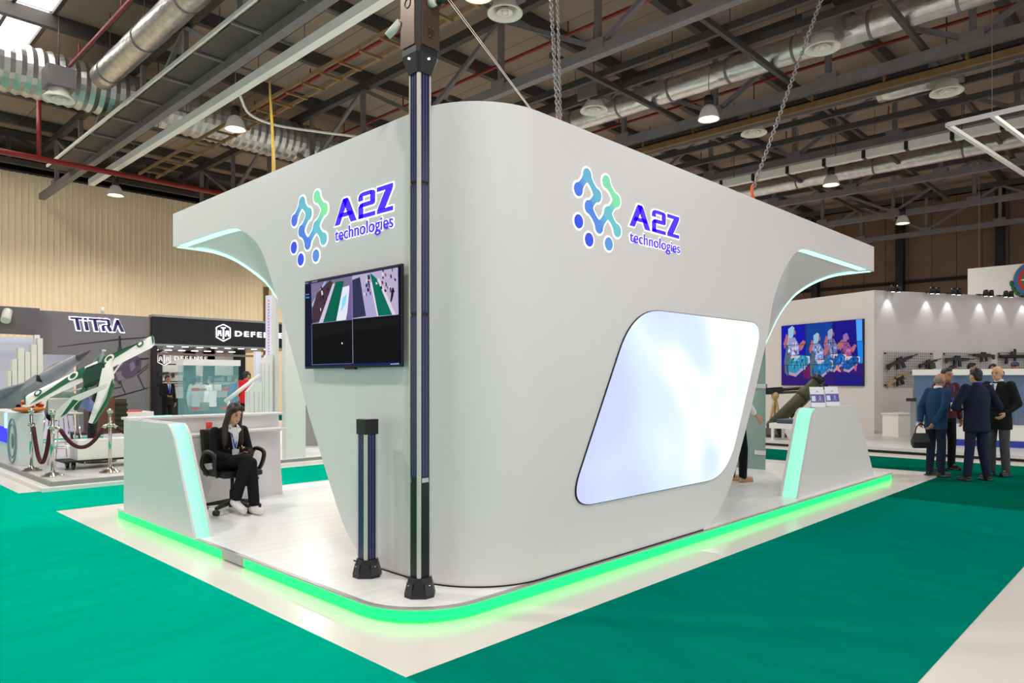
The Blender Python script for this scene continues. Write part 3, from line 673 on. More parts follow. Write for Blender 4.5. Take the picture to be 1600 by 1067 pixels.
for _ in range(46):
    q = rnd.random(); cx_, cy_ = (rnd.uniform(150, 320), rnd.uniform(230, 540)) if q < 0.3 else ((rnd.uniform(555, 640), rnd.uniform(150, 330)) if q < 0.6 else (rnd.uniform(690, 860), rnd.uniform(110, 300)))
    if q < 0.3 and cx_ > 330 - (cy_ - 220) * 0.34: continue
    wq, hq = rnd.uniform(4, 10), rnd.uniform(9, 24); cc = rnd.choice([(22, 18, 34), (30, 24, 40), (215, 205, 220), (120, 36, 60), (60, 70, 120), (26, 22, 38)])
    tvp.append((cc, [(cx_ - wq, cy_ - hq), (cx_ + wq * 0.4, cy_ - hq), (cx_ + wq, cy_ + hq * 0.3), (cx_, cy_ + hq), (cx_ - wq * 0.6, cy_ + hq * 0.6)]))
tvp += [((20, 16, 28), [(822, 262), (836, 270), (832, 330), (815, 385), (806, 380), (812, 320)]), ((5, 5, 7), [(150, 566), (870, 490), (892, 880), (152, 906)]), ((15, 15, 17), [(150, 575), (480, 545), (480, 630), (240, 665), (152, 690)]), ((13, 13, 15), [(495, 545), (872, 505), (876, 585), (500, 625)]),
 ((130, 130, 160), [(149, 566), (488, 528), (488, 531), (149, 569)]), ((150, 150, 180), [(485, 168), (488, 168), (497, 895), (493, 895)]), ((120, 120, 150), [(150, 566), (153, 566), (157, 906), (153, 906)]), ((120, 120, 150), [(152, 904), (495, 893), (495, 896), (152, 908)]),
 ((26, 30, 92), [(150, 912), (890, 884), (893, 912), (150, 940)]), ((150, 170, 235), [(808, 897), (884, 892), (884, 906), (808, 911)]), ((235, 235, 240), [(400, 720), (410, 722), (408, 736), (400, 733)]), ((90, 110, 170), [(90, 320), (132, 315), (132, 324), (90, 330)]), ((70, 110, 160), [(90, 342), (134, 338), (134, 352), (90, 356)]), ((150, 150, 170), [(92, 228), (122, 222), (122, 228), (92, 234)]), ((150, 150, 170), [(155, 215), (200, 206), (200, 212), (155, 221)])]
picture(tv, 'screen_image', tvp, conv_tv, Vector((-1, 0, 0)), MV('tv_screen', em=0.95), step=0.0001)
# ---- surveillance mast and short bollard
m_alu = M('anodised_aluminium', (214, 208, 198), rough=0.35, metal=0.35, var=0.03)
m_solar = M('blue_solar_cell', (26, 30, 78), rough=0.25, var=0.1, scale=30)
m_solar_d = M('dark_cover_strip', (22, 20, 26), rough=0.35)
m_bronze = M('brown_metal_housing', (92, 72, 60), rough=0.35, metal=0.5, var=0.06)
m_blackp = M('black_plastic', (20, 20, 22), rough=0.4, var=0.1)
def profile_pole(t, c, s, z0, z1, sections, seam):
    x, y = c; h = s / 2
    obj('core', MB().bb((x - h + 0.012, y - h + 0.012, z0), (x + h - 0.012, y + h - 0.012, z1)), m_solar_d, t)
    k = 0.0105
    for sx, sy in ((-1, -1), (1, -1), (-1, 1), (1, 1)):
        q = [(x + sx * h, y + sy * (h - k * 2)), (x + sx * h, y + sy * (h - k)), (x + sx * (h - k), y + sy * h), (x + sx * (h - k * 2), y + sy * h), (x + sx * (h - k * 2), y + sy * (h - k * 2))]
        obj('corner_profile', MB().prism([(a, b, z0) for a, b in q], (0, 0, z1 - z0)), m_alu, t)
    for (za_, zb2, mt) in sections:
        for dx, dy in ((-1, 0), (0, -1), (1, 0), (0, 1)):
            if dx: a, b = (x + dx * (h - 0.012), y - h + 0.023), (x + dx * (h - 0.004), y + h - 0.023)
            else: a, b = (x - h + 0.023, y + dy * (h - 0.012)), (x + h - 0.023, y + dy * (h - 0.004))
            pn = obj('panel_strip', MB().bb((*a, za_), (*b, zb2)), mt, t)
            if mt is m_solar:
                mb = MB()
                for ln in (-0.012, 0.012):
                    if dx: mb.bb((x + dx * (h - 0.004), y + ln - 0.0012, za_ + 0.01), (x + dx * (h - 0.0032), y + ln + 0.0012, zb2 - 0.01))
                    else: mb.bb((x + ln - 0.0012, y + dy * (h - 0.004), za_ + 0.01), (x + ln + 0.0012, y + dy * (h - 0.0032), zb2 - 0.01))
                obj('cell_line', mb, M('cell_wire', (120, 125, 160), rough=0.4), pn)
def foot(t, c, s, z):
    x, y = c; h = s / 2; f = h + 0.048; k = 0.03
    oc = lambda r, kk, zz: [(x - r + kk, y - r, zz), (x + r - kk, y - r, zz), (x + r, y - r + kk, zz), (x + r, y + r - kk, zz), (x + r - kk, y + r, zz), (x - r + kk, y + r, zz), (x - r, y + r - kk, zz), (x - r, y - r + kk, zz)]
    obj('foot', MB().loft([oc(f, 0.07, z), oc(f, 0.07, z + 0.016), oc(h + 0.012, 0.03, z + 0.125), oc(h + 0.012, 0.03, z + 0.13)], smooth=False), m_blackp, t)
    for dx, dy in ((-1, 0), (0, -1)):
        a = Vector((x + dx * (h + 0.016), y + dy * (h + 0.016), z + 0.022)); tx = Vector((abs(dy), abs(dx), 0))
        p = [a - tx * 0.036 + Vector((dx, dy, 0)) * 0.03, a + tx * 0.036 + Vector((dx, dy, 0)) * 0.03, a + tx * 0.03 + UP * 0.075 + Vector((dx, dy, 0)) * 0.012, a - tx * 0.03 + UP * 0.075 + Vector((dx, dy, 0)) * 0.012]
        obj('foot_pocket', MB().prism(p, Vector((dx, dy, 0)) * 0.004), M('foot_recess', (48, 48, 50), rough=0.5), t)
        obj('bolt', MB().lathe([(0.008, 0), (0.008, 0.006)], a + Vector((dx, dy, 0)) * 0.024 + UP * 0.06, 8), m_chrome, t)
mc = (3.0, 3.76); S = 0.114
mast = thing('camera_mast', 'tall square surveillance mast with blue solar strips and brown head box', 'mast', (*mc, PH))
foot(mast, mc, S, PH)
profile_pole(mast, mc, S, PH + 0.12, 3.66, [(PH + 0.12, 0.86, m_solar_d), (0.90, 1.98, m_solar), (2.0, 2.86, m_solar), (2.88, 3.66, m_solar)], None)
obj('maker_plate', MB().bb((mc[0] - 0.028, mc[1] - S / 2 + 0.0015, 0.865), (mc[0] + 0.028, mc[1] - S / 2 + 0.0035, 0.895)), M('silver_print', (190, 195, 205), rough=0.4), mast)
hx = lambda r, kk, zz: [(mc[0] - r + kk, mc[1] - r, zz), (mc[0] + r - kk, mc[1] - r, zz), (mc[0] + r, mc[1] - r + kk, zz), (mc[0] + r, mc[1] + r - kk, zz), (mc[0] + r - kk, mc[1] + r, zz), (mc[0] - r + kk, mc[1] + r, zz), (mc[0] - r, mc[1] + r - kk, zz), (mc[0] - r, mc[1] - r + kk, zz)]
obj('collar', MB().loft([hx(0.064, 0.018, 3.6), hx(0.094, 0.02, 3.72), hx(0.094, 0.02, 3.76)], smooth=False), m_blackp, mast)
obj('head_core', MB().loft([hx(0.088, 0.03, 3.76), hx(0.088, 0.03, 5.2)], smooth=False), m_blackp, mast)
for dx, dy in ((-1, 0), (0, -1), (1, 0), (0, 1)):
    if dx: a, b = (mc[0] + dx * 0.087, mc[1] - 0.062), (mc[0] + dx * 0.097, mc[1] + 0.09)
    else: a, b = (mc[0] - 0.062, mc[1] + dy * 0.087), (mc[0] + 0.09, mc[1] + dy * 0.097)
    hp = obj('head_panel', MB().bb((*a, 3.77), (*b, 5.15)), m_bronze, mast, bevel=0.003)
    if dx == -1 or dy == -1:
        e = Vector((dx, dy, 0)); cc = Vector((mc[0] + dx * 0.099, mc[1] + dy * 0.099, 0))
        tx = Vector((abs(dy), abs(dx), 0)); obj('status_light', MB().lathe([(0.008, 0.0), (0.008, 0.012), (0.0, 0.014)], Vector((mc[0] + dx * 0.085, mc[1] + dy * 0.085, 3.69)) + e * 0.002, 10, R=e.to_track_quat('Z', 'Y').to_matrix()), M('white_led', (240, 245, 250), em=0.8), mast)
sy = mc[1] - 0.0985
for dx_, dz_ in ((0, 0), (0.03, 0), (0, 0.06), (0.03, 0.06)): obj('screw', MB().lathe([(0.005, 0), (0.005, 0.004)], (mc[0] + dx_, sy, 3.84 + dz_), 8, R=Vector((0, -1, 0)).to_track_quat('Z', 'Y').to_matrix()), m_chrome, mast)
obj('service_hatch', MB().bb((mc[0] - 0.008, sy + 0.001, 3.83), (mc[0] + 0.038, sy - 0.001, 3.91)), M('hatch_brown', (70, 54, 46), rough=0.4, metal=0.5), mast)
obj('knob', MB().tube([(mc[0] + 0.01, sy, 4.06), (mc[0] + 0.01, sy - 0.05, 4.06)], 0.03, 12), m_offw, mast); obj('knob_cap', MB().tube([(mc[0] + 0.03, sy - 0.05, 4.065), (mc[0] + 0.055, sy - 0.10, 4.07)], 0.032, 12), m_blackp, mast)
obj('emblem_ring', MB().tube([(mc[0] - 0.0985, mc[1] + 0.01 + 0.03 * math.cos(q / 16 * 6.283), 4.06 + 0.03 * math.sin(q / 16 * 6.283)) for q in range(16)], 0.003, 6, closed=True), m_blackp, mast)
p0 = Vector((mc[0] - 0.09, mc[1] + 0.10, 3.97)); p1 = p0 + Vector((-0.03, 0.10, -0.07))
cb = obj('camera_body', MB().tube([p0, p1], 0.026, 14), m_offw, mast); obj('lens', MB().tube([p1, p1 + (p1 - p0) * 0.06], 0.021, 14), m_blackp, cb); obj('bracket', MB().bar(p0, p0 + Vector((0.03, -0.03, 0.03)), 0.02), m_offw, cb)
bc = (3.03, 4.42)
bol = thing('short_bollard', 'short square bollard with dark solar strips and black cap', 'bollard', (*bc, PH)); foot(bol, bc, S, PH)
profile_pole(bol, bc, S, PH + 0.12, 1.17, [(PH + 0.12, 1.16, m_solar)], None)
obj('cap', MB().bb((bc[0] - 0.059, bc[1] - 0.059, 1.15), (bc[0] + 0.059, bc[1] + 0.059, 1.262)), m_blackp, bol, bevel=0.004)
obj('cap_plate', MB().bb((bc[0] - 0.04, bc[1] - 0.04, 1.262), (bc[0] + 0.04, bc[1] + 0.04, 1.266)), m_alu, bol)
# ---- reception counter
ctr = thing('reception_counter', 'white reception counter with a slanted glowing mint side edge', 'counter', (2.62, 8.4, PH))
cp = [PX(*p, 2.62) for p in ((193.4, 801), (194, 654.7))]; cp[0].z = PH; cp[1].y = cp[0].y; zc1 = cp[1].z
cpts = [cp[0], cp[1]] + round_poly([PX(200, 655, 2.62), PX(266, 659.5, 2.62), PX(303.7, 841, 2.62)], (0.01, 0.20, 0.01), 8)[9:18] + [PX(303.7, 841, 2.62)]
for p in cpts[2:-1]: p.z = min(p.z, zc1)
cpts[-1].z = PH
obj('side_panel', MB().prism(cpts, (0.022, 0, 0)), m_boothw, ctr); obj('side_panel', MB().prism([p + Vector((0.15, 0, 0)) for p in cpts], (0.022, 0, 0)), m_boothw, ctr)
cen = Vector((2.62, 7.6, 0.5)); ipts = []
n = len(cpts)
for i, p in enumerate(cpts):
    ipts.append(Vector((p.x, p.y + (0.03 if i > 1 else 0), p.z - (0.02 if 0 < i < n - 1 else 0))))
obj('filling', MB().prism([p + Vector((0.02, 0, 0)) for p in ipts], (0.132, 0, 0)), m_boothw, ctr)
edge = cpts[3:]; mbs = MB(); a = [p + Vector((0.024, 0.010, -0.006)) for p in edge]; b = [p + Vector((0.148, 0.010, -0.006)) for p in edge]
nn = [Vector((0, 0.012, -0.012))] * len(a)
mbs.loft([a, b, [p + q for p, q in zip(b, nn)], [p + q for p, q in zip(a, nn)], a], cap=False, closed=False); obj('light_strip', mbs, m_glowc, ctr)
obj('back_panel', MB().bb((2.79, 8.43, PH), (4.42, 8.6, 1.11)), m_boothw, ctr); obj('counter_top', MB().bb((2.64, 8.36, 1.11), (4.46, 8.62, 1.14)), m_boothw, ctr, bevel=0.008)
obj('end_panel', MB().prism([(4.42, 8.36, PH), (4.42, 8.62, PH), (4.42, 8.62, 1.11), (4.42, 8.5, 1.11)], (0.03, 0, 0)), m_boothw, ctr)
obj('cabinet', MB().bb((2.82, 8.12, PH), (3.42, 8.43, 0.91)), m_white, ctr, bevel=0.004); obj('cabinet_top', MB().bb((2.80, 8.10, 0.91), (3.44, 8.43, 0.935)), m_white, ctr)
obj('desk_top', MB().bb((3.44, 8.16, 0.93), (4.40, 8.43, 0.955)), m_white, ctr, bevel=0.004); obj('modesty_panel', MB().bb((3.44, 8.33, PH), (4.40, 8.36, 0.93)), m_boothw, ctr)
obj('glow_plate', MB().bb((2.9, 8.40, 1.14), (3.12, 8.46, 1.15)), m_glowc, ctr)
tag(obj('red_cup', MB().lathe([(0.03, 0), (0.038, 0.1), (0.034, 0.1), (0.027, 0.01)], (3.5, 8.33, 0.955), 16), M('red_plastic', (206, 46, 42), rough=0.4)), 'red paper cup on the reception desk', 'cup')
tag(obj('paper_sheet', MB().bb((3.62, 8.19, 0.955), (3.84, 8.40, 0.958)), M('paper', (240, 238, 232), rough=0.7)), 'white sheet of paper lying on the reception desk', 'paper')
t = thing('scissors', 'red handled scissors lying on the reception desk', 'scissors', (3.68, 8.3, 0.96)); m_rp = MATS['red_plastic']
for s in (-1, 1):
    obj('handle', MB().tube([(3.68 + s * 0.018 + 0.014 * math.cos(q), 8.28 + 0.018 * math.sin(q), 0.965) for q in [k * 0.785 for k in range(8)]], 0.004, 6, closed=True), m_rp, t); obj('blade', MB().bar((3.68 + s * 0.01, 8.3, 0.963), (3.68 - s * 0.01, 8.38, 0.963), 0.008, 0.003), m_chrome, t)
# ---- plinth with two table signs
pl = thing('trapezoid_plinth', 'white trapezoid plinth with a glowing mint edge holding two table signs', 'plinth', (9.5, 3.6, PH))
YP = 3.49
pp = [(1247.7, 781.5), (1273.6, 650), (1281.4, 639.8), (1295, 636.5), (1328.7, 633.8), (1336.5, 637.6), (1344.4, 656.7), (1365.8, 738.8)]
q = [PY(*p, YP) for p in pp]; zt_ = max(p.z for p in q); xb0, xb1 = q[0].x, q[-1].x
q = [Vector((xb0, YP, PH))] + round_poly([Vector((xb0, YP, PH)), Vector((q[1].x - 0.03, YP, zt_)), Vector((q[5].x + 0.06, YP, zt_)), Vector((xb1, YP, PH))], (0.01, 0.16, 0.2, 0.01), 8)[9:27] + [Vector((xb1, YP, PH))]
obj('side_panel', MB().prism(q, (0, 0.03, 0)), m_boothw, pl); obj('side_panel', MB().prism([p + Vector((0, 0.21, 0)) for p in q], (0, 0.03, 0)), m_boothw, pl)
obj('filling', MB().prism([Vector((p.x + (0.03 if i < 10 else -0.02), p.y + 0.03, p.z - (0.02 if p.z > 0.3 else 0))) for i, p in enumerate(q)], (0, 0.18, 0)), m_boothw, pl)
e = q[:10]; a = [p + Vector((0.012, 0.035, -0.006)) for p in e]; b = [p + Vector((0.012, 0.205, -0.006)) for p in e]; mbs = MB()
mbs.loft([a, b, [p + Vector((0.012, 0, -0.01)) for p in b], [p + Vector((0.012, 0, -0.01)) for p in a], a], cap=False, closed=False); obj('light_strip', mbs, m_glowc, pl)
m_card = MV('sign_card', rough=0.3)
for k, (px_, lb) in enumerate(((1279.0, 'white and violet table sign standing nearer the glowing edge of the plinth'), (1302.0, 'white and violet table sign standing in the middle of the plinth'))):
    c = PY(px_, 636, YP + 0.13); c.z = zt_; t = thing('table_sign', lb, 'sign', c, rotz=AZ - math.pi / 2 + 0.12)
    mb = MB(); tilt = 0.06
    obj('acrylic_stand', MB().prism([(-0.10, 0, 0.0), (0.10, 0, 0.0), (0.10, tilt, 0.27), (-0.10, tilt, 0.27)], (0, 0.004, 0)), M('clear_acrylic', (225, 245, 240), rough=0.05, alpha=0.75), t, local=True)
    obj('stand_base', MB().bb((-0.10, -0.03, 0), (0.10, 0.05, 0.004)), MATS['clear_acrylic'], t, local=True)
    def cv(x, z): return Vector((x, -0.002 + tilt * z / 0.27, z))
    picture(t, 'printed_card', [((238, 236, 246), [(-0.098, 0.0), (0.098, 0.0), (0.098, 0.268), (-0.098, 0.268)]), ((70, 68, 160), [(-0.098, 0.06), (0.098, 0.06), (0.098, 0.17), (-0.098, 0.17)]), ((214, 230, 240), [(-0.085, 0.078), (-0.03, 0.078), (-0.03, 0.148), (-0.085, 0.148)]), ((200, 200, 236), [(0.02, 0.10), (0.05, 0.10), (0.05, 0.11), (0.02, 0.11)]), ((160, 150, 215), [(0.022, 0.115), (0.048, 0.115), (0.048, 0.15), (0.022, 0.15)]), ((170, 165, 220), [(0.0, 0.082), (0.07, 0.082), (0.07, 0.088), (0.0, 0.088)]), ((170, 168, 200), [(-0.02, 0.20), (0.025, 0.20), (0.004, 0.222)])], cv, Vector((0, -1, 0)), m_card, step=0.0004, local=True)
# ---- chains and ropes that carry the shell
m_gal = M('galvanised_chain', (150, 148, 148), rough=0.35, metal=0.7)
m_orange = M('orange_hook', (216, 92, 30), rough=0.4)
def chain_mesh(mb, a, b, pitch, w_, r):
    a, b = Vector(a), Vector(b); L = (b - a).length; d = (b - a) / L; n = int(L / pitch)
    u = d.cross(Vector((1, 0.3, 0))).normalized(); v = d.cross(u)
    for k in range(n):
        c = a + d * (pitch * (k + 0.5)); x = u if k % 2 else v
        mb.tube([c + d * (math.sin(q) * pitch * 0.78) + x * (math.cos(q) * w_) for q in [i * math.pi / 4 for i in range(8)]], r, 5, closed=True)
ca = Vector((4.28, 3.62, 3.55)); t = thing('hoist_chain', 'double steel hoist chain with an orange hook above the booth', 'chain', ca)
mb = MB(); chain_mesh(mb, ca + Vector((-0.01, 0, 0.05)), ca + Vector((-0.08, 0.05, 1.5)), 0.027, 0.013, 0.005); chain_mesh(mb, ca + Vector((0.03, 0, -0.05)), ca + Vector((0.0, 0.03, 1.5)), 0.027, 0.010, 0.004); obj('chain_links', mb, m_gal, t)
obj('hoist_rod', MB().tube([ca + Vector((-0.04, 0.04, 1.5)), ca + Vector((-0.04, 0.04, 6.9))], 0.02, 6), m_steel, t)
obj('hook', MB().tube(smooth_curve([ca + Vector(p) for p in ((-0.01, 0, 0.07), (-0.03, 0, 0.03), (0.0, 0, 0.0), (0.03, 0, -0.02), (0.01, 0, -0.06))], 12), 0.012, 8), m_orange, t)
cb_ = PY(1176, 297, 3.66); ce_ = DD(1290, -20, 8.1); top_ = cb_ + (ce_ - cb_) * ((10.1 - cb_.z) / (ce_.z - cb_.z))
t = thing('slanted_chain', 'long slanted steel chain with an orange hook holding the booth', 'chain', cb_)
mb = MB(); chain_mesh(mb, cb_, ce_, 0.04, 0.018, 0.0065); obj('chain_links', mb, m_gal, t); obj('upper_wire', MB().tube([ce_, top_], 0.012, 6), m_steel, t); obj('hook', MB().tube(smooth_curve([cb_ + Vector(p) for p in ((0.02, 0, 0.06), (-0.02, 0, 0.02), (-0.01, 0, -0.05), (0.03, 0, -0.09))], 10), 0.016, 8), m_orange, t)
ra = PY(829, 161, 3.5)
tag(obj('suspension_wire', MB().tube([ra + Vector((0, 0, -0.05)), DD(700, 0, 7.0), DD(660, -60, 8.5)], 0.0035, 5).tube([ra + Vector((0.02, 0, -0.05)), DD(704, 0, 7.0), DD(666, -60, 8.5)], 0.003, 5), m_alu), 'pair of thin pale wires running up from the rounded booth corner', 'wire')
ya_ = PX(428, 276, XL + 0.2)
tag(obj('yellow_cable', MB().tube([ya_ + Vector((0, 0, -0.02)), PX(427, 235, XL + 1.6), PX(424, 180, XL + 2.6), G(421, 125, 8.3)], 0.022, 6), M('yellow_cable_sheath', (196, 160, 40), rough=0.5)), 'yellow cable hanging from the ladder tray to the booth roof', 'cable')
# ================================================================== PEOPLE
def capsule(mb, a, b, ra, rb, n=12):
    a, b = Vector(a), Vector(b); mb.tube([a, b], [ra, rb], n); mb.ell(a, (ra, ra, ra), nu=12, nv=8); mb.ell(b, (rb, rb, rb), nu=12, nv=8)
def rings_solid(mb, rings, n=20):
    out = []
    for c, rx, ry in rings: out.append([Vector(c) + Vector((rx * math.cos(2 * math.pi * j / n), ry * math.sin(2 * math.pi * j / n), 0)) for j in range(n)])
    mb.loft(out)
def fuse(name, mb, mat, parent, voxel, smooth=3):
    me = bpy.data.meshes.new(name); me.from_pydata(mb.v, [], mb.f)
    bm = bmesh.new(); bm.from_mesh(me); bmesh.ops.recalc_face_normals(bm, faces=bm.faces); bm.to_mesh(me); bm.free()
    o = bpy.data.objects.new(name, me); COL.objects.link(o)
    r = o.modifiers.new('r', 'REMESH'); r.mode = 'VOXEL'; r.voxel_size = voxel; r.use_smooth_shade = True
    if smooth:
        q = o.modifiers.new('s', 'SMOOTH'); q.factor = 0.5; q.iterations = smooth
    dg = bpy.context.evaluated_depsgraph_get(); dg.update()
    m2 = bpy.data.meshes.new_from_object(o.evaluated_get(dg)); bpy.data.objects.remove(o); bpy.data.meshes.remove(me)
    m2.materials.clear(); m2.materials.append(mat); m2.name = name
    c = bpy.data.objects.new(name, m2); COL.objects.link(c); c.parent = parent; return c
def hand(mb, w_, d, n, side, curl=0.5, s=1.0):
    """w_: wrist, d: hand direction, n: palm normal, side: direction of the thumb."""
    w_, d, n, side = Vector(w_), Vector(d).normalized(), Vector(n).normalized(), Vector(side).normalized()
    R = Matrix((side, d, n)).transposed(); mb.ell(w_ + d * 0.048 * s, (0.041 * s, 0.052 * s, 0.017 * s), R=R)
    for k, (off, ln) in enumerate(((0.030, 0.92), (0.010, 1.0), (-0.010, 0.94), (-0.029, 0.76))):
        p = w_ + d * 0.088 * s + side * off * s; a = 0.0
        for L, r in ((0.042, 0.0092), (0.028, 0.0085), (0.021, 0.0078)):
            a += curl * (0.7 if L > 0.04 else 1.0); q = p + (d * math.cos(a) + n * math.sin(a)) * L * ln * s; capsule(mb, p, q, r * s, r * 0.94 * s, 8); p = q
    p = w_ + d * 0.025 * s + side * 0.030 * s; a = 0.75
    for L, r in ((0.042, 0.012), (0.03, 0.0095), (0.022, 0.0088)):
        q = p + (side * math.sin(a) * 0.8 + d * math.cos(a) + n * 0.35 * curl).normalized() * L * s; capsule(mb, p, q, r * s, r * 0.92 * s, 8); p = q; a -= 0.28
m_skin = M('skin_light', (206, 158, 128), rough=0.55, var=0.04, scale=8)
m_skin2 = M('skin_tan', (176, 126, 98), rough=0.55, var=0.05, scale=8)
def cloth(name, c, r=0.85, v=0.12): return M(name, c, rough=r, var=v, scale=9, bump=0.25, bscale=22, spec=0.25)
m_hairb = M('black_hair', (24, 19, 18), rough=0.5, var=0.25, scale=40)
m_hairbr = M('dark_brown_hair', (44, 30, 26), rough=0.45, var=0.25, scale=60, stretch=(1, 1, 0.2))
m_hairg = M('grey_hair', (130, 122, 116), rough=0.6, var=0.2, scale=40)
m_eye = M('dark_eye', (30, 22, 20), rough=0.3); m_lip = M('lip', (168, 84, 76), rough=0.45)
def head_parts(t, bm_, c, yaw, pitch, s, look, voxel, neck):
    R = Matrix.Rotation(yaw, 3, 'Z') @ Matrix.Rotation(pitch, 3, 'X'); c = Vector(c)
    def q(x, y, z): return c + R @ (Vector((x, y, z)) * s)
    def r(*a): return tuple(k * s for k in a)
    bm_.ell(q(0, -0.004, 0.015), r(0.074, 0.092, 0.105), R=R); bm_.ell(q(0, 0.022, -0.055), r(0.056, 0.066, 0.062), R=R); bm_.ell(q(0, 0.05, -0.085), r(0.03, 0.032, 0.025), R=R)
    bm_.ell(q(0, 0.094, -0.02), r(0.013, 0.02, 0.026), R=R)
    for k in (-1, 1): bm_.ell(q(k * 0.076, -0.005, -0.01), r(0.011, 0.024, 0.032), R=R)
    capsule(bm_, neck, q(0, -0.012, -0.07), 0.056 * s, 0.05 * s)
    st = look.get('hair_style', 'short'); hb = MB()
    if st == 'short': hb.ell(q(0, -0.017, 0.034), r(0.081, 0.093, 0.098), R=R); hb.ell(q(0, -0.055, -0.02), r(0.068, 0.05, 0.065), R=R); hb.ell(q(0, 0.03, 0.085), r(0.062, 0.055, 0.04), R=R)
    elif st == 'fringe': hb.ell(q(0, -0.04, 0.0), r(0.082, 0.068, 0.07), R=R)
    elif st == 'cap':
        hb.ell(q(0, -0.008, 0.05), r(0.088, 0.102, 0.08), R=R); hb.ell(q(0, 0.105, 0.035), r(0.06, 0.06, 0.012), R=R)
    elif st == 'long':
        hb.ell(q(0, -0.016, 0.036), r(0.083, 0.098, 0.098), R=R); hb.ell(q(0, -0.05, -0.06), r(0.075, 0.055, 0.12), R=R)
        for k in (-1, 1):
            hb.ell(q(k * 0.046, 0.042, 0.07), r(0.036, 0.045, 0.036), R=R)
            pts = [q(k * 0.068, 0.012, 0.03), q(k * 0.08, 0.0, -0.06), q(k * 0.088, 0.0, -0.14), q(k * 0.10, 0.045, -0.24), q(k * 0.105, 0.085, -0.34), q(k * 0.10, 0.09, -0.42)]
            for a, b, ra, rb in zip(pts, pts[1:], (0.03, 0.033, 0.036, 0.04, 0.034), (0.033, 0.036, 0.04, 0.034, 0.014)): capsule(hb, a, b, ra * s, rb * s)
    if hb.v: fuse('hair' if st != 'cap' else 'cap', hb, look.get('hair', m_hairb), t, voxel, 2)
    for k in (-1, 1):
        obj('eye', MB().ell(q(k * 0.031, 0.083, 0.004), r(0.012, 0.008, 0.006), R=R, nu=8, nv=6), m_eye, t, local=True)
        obj('eyebrow', MB().ell(q(k * 0.032, 0.084, 0.024), r(0.018, 0.008, 0.004), R=R, nu=8, nv=6), look.get('brow', m_hairb), t, local=True)
    obj('lips', MB().ell(q(0, 0.083, -0.062), r(0.02, 0.008, 0.007), R=R, nu=8, nv=6), m_lip, t, local=True)
def rot_to(v): return math.atan2(v[1], v[0]) - math.pi / 2
def stand_person(label, loc, face, H=1.75, look=None, arms=None, legs=None, lean=0.0, yaw=0.0, pitch=0.0, voxel=0.011, hands=True, group=None):
    L = look; s = H / 1.75; t = thing('person', label, 'person', loc, rot_to(face), group); v = voxel
    def q(p): return Vector((p[0], p[1] + lean * max(0, p[2] - 0.9), p[2])) * s
    J = dict(hipL=(-0.09, 0, 0.92), hipR=(0.09, 0, 0.92), kneeL=(-0.105, 0.015, 0.50), kneeR=(0.105, 0.015, 0.50), ankL=(-0.115, -0.01, 0.085), ankR=(0.115, -0.01, 0.085), shL=(-0.185, 0, 1.435), shR=(0.185, 0, 1.435), elL=(-0.25, -0.02, 1.14), elR=(0.25, -0.02, 1.14), wrL=(-0.24, 0.05, 0.89), wrR=(0.24, 0.05, 0.89), toeL=(-0.14, 0.15, 0.04), toeR=(0.14, 0.15, 0.04))
    J.update(arms or {}); J.update(legs or {}); P = {k: q(p) for k, p in J.items()}
    body = MB(); hc = q((0, 0.025, 1.625)); head_parts(t, body, hc, yaw, pitch, s, L, v, q((0, -0.01, 1.47)))
    rings_solid(body, [(q((0, 0, 0.86)), 0.13 * s, 0.09 * s), (q((0, 0, 1.1)), 0.12 * s, 0.085 * s), (q((0, 0, 1.3)), 0.15 * s, 0.095 * s), (q((0, 0, 1.45)), 0.12 * s, 0.07 * s), (q((0, -0.01, 1.5)), 0.055 * s, 0.05 * s)])
    for k in 'LR':
        capsule(body, P['sh' + k], P['el' + k], 0.045 * s, 0.036 * s); capsule(body, P['el' + k], P['wr' + k], 0.036 * s, 0.026 * s)
        capsule(body, P['hip' + k], P['knee' + k], 0.07 * s, 0.05 * s); capsule(body, P['knee' + k], P['ank' + k], 0.048 * s, 0.036 * s); capsule(body, P['ank' + k], P['ank' + k].lerp(P['toe' + k], 0.55), 0.035 * s, 0.02 * s)
        d = (P['wr' + k] - P['el' + k]).normalized(); sd = Vector((0, 1, 0)) - d * d.y
        if sd.length < 0.2: sd = Vector((-1 if k == 'R' else 1, 0, 0.2))
        sd.normalize(); nn = d.cross(sd) * (1 if k == 'L' else -1)
        if hands: hand(body, P['wr' + k], d, nn * -1 if nn.x * (1 if k == 'R' else -1) > 0 else nn, sd, 0.45, s)
    fuse('body', body, L.get('skin', m_skin), t, min(v, 0.009), 2)
    top = MB(); hem = L.get('hem', 0.80); b = L.get('bulk', 1.0)
    rings_solid(top, [(q((0, 0, hem)), 0.178 * b * s, 0.132 * b * s), (q((0, 0, hem + 0.05)), 0.182 * b * s, 0.135 * b * s), (q((0, 0, 1.06)), 0.168 * b * s, 0.122 * b * s), (q((0, 0.005, 1.27)), 0.188 * b * s, 0.132 * b * s), (q((0, 0, 1.40)), 0.178 * s, 0.112 * s), (q((0, -0.008, 1.47)), 0.105 * s, 0.08 * s), (q((0, -0.012, 1.51)), 0.066 * s, 0.06 * s)])
    for k in 'LR':
        capsule(top, P['sh' + k], P['el' + k], 0.068 * b * s, 0.056 * b * s); d = P['wr' + k] - P['el' + k]; e = P['el' + k] + d * L.get('sleeve', 0.97); capsule(top, P['el' + k], e, 0.056 * b * s, 0.043 * s)
    fuse('jacket' if L.get('jacket', True) else 'shirt', top, L['top'], t, v)
    tr = MB(); rings_solid(tr, [(q((0, 0, 0.82)), 0.155 * s, 0.115 * s), (q((0, 0, 0.93)), 0.16 * s, 0.118 * s), (q((0, 0, 1.02)), 0.145 * s, 0.105 * s)])
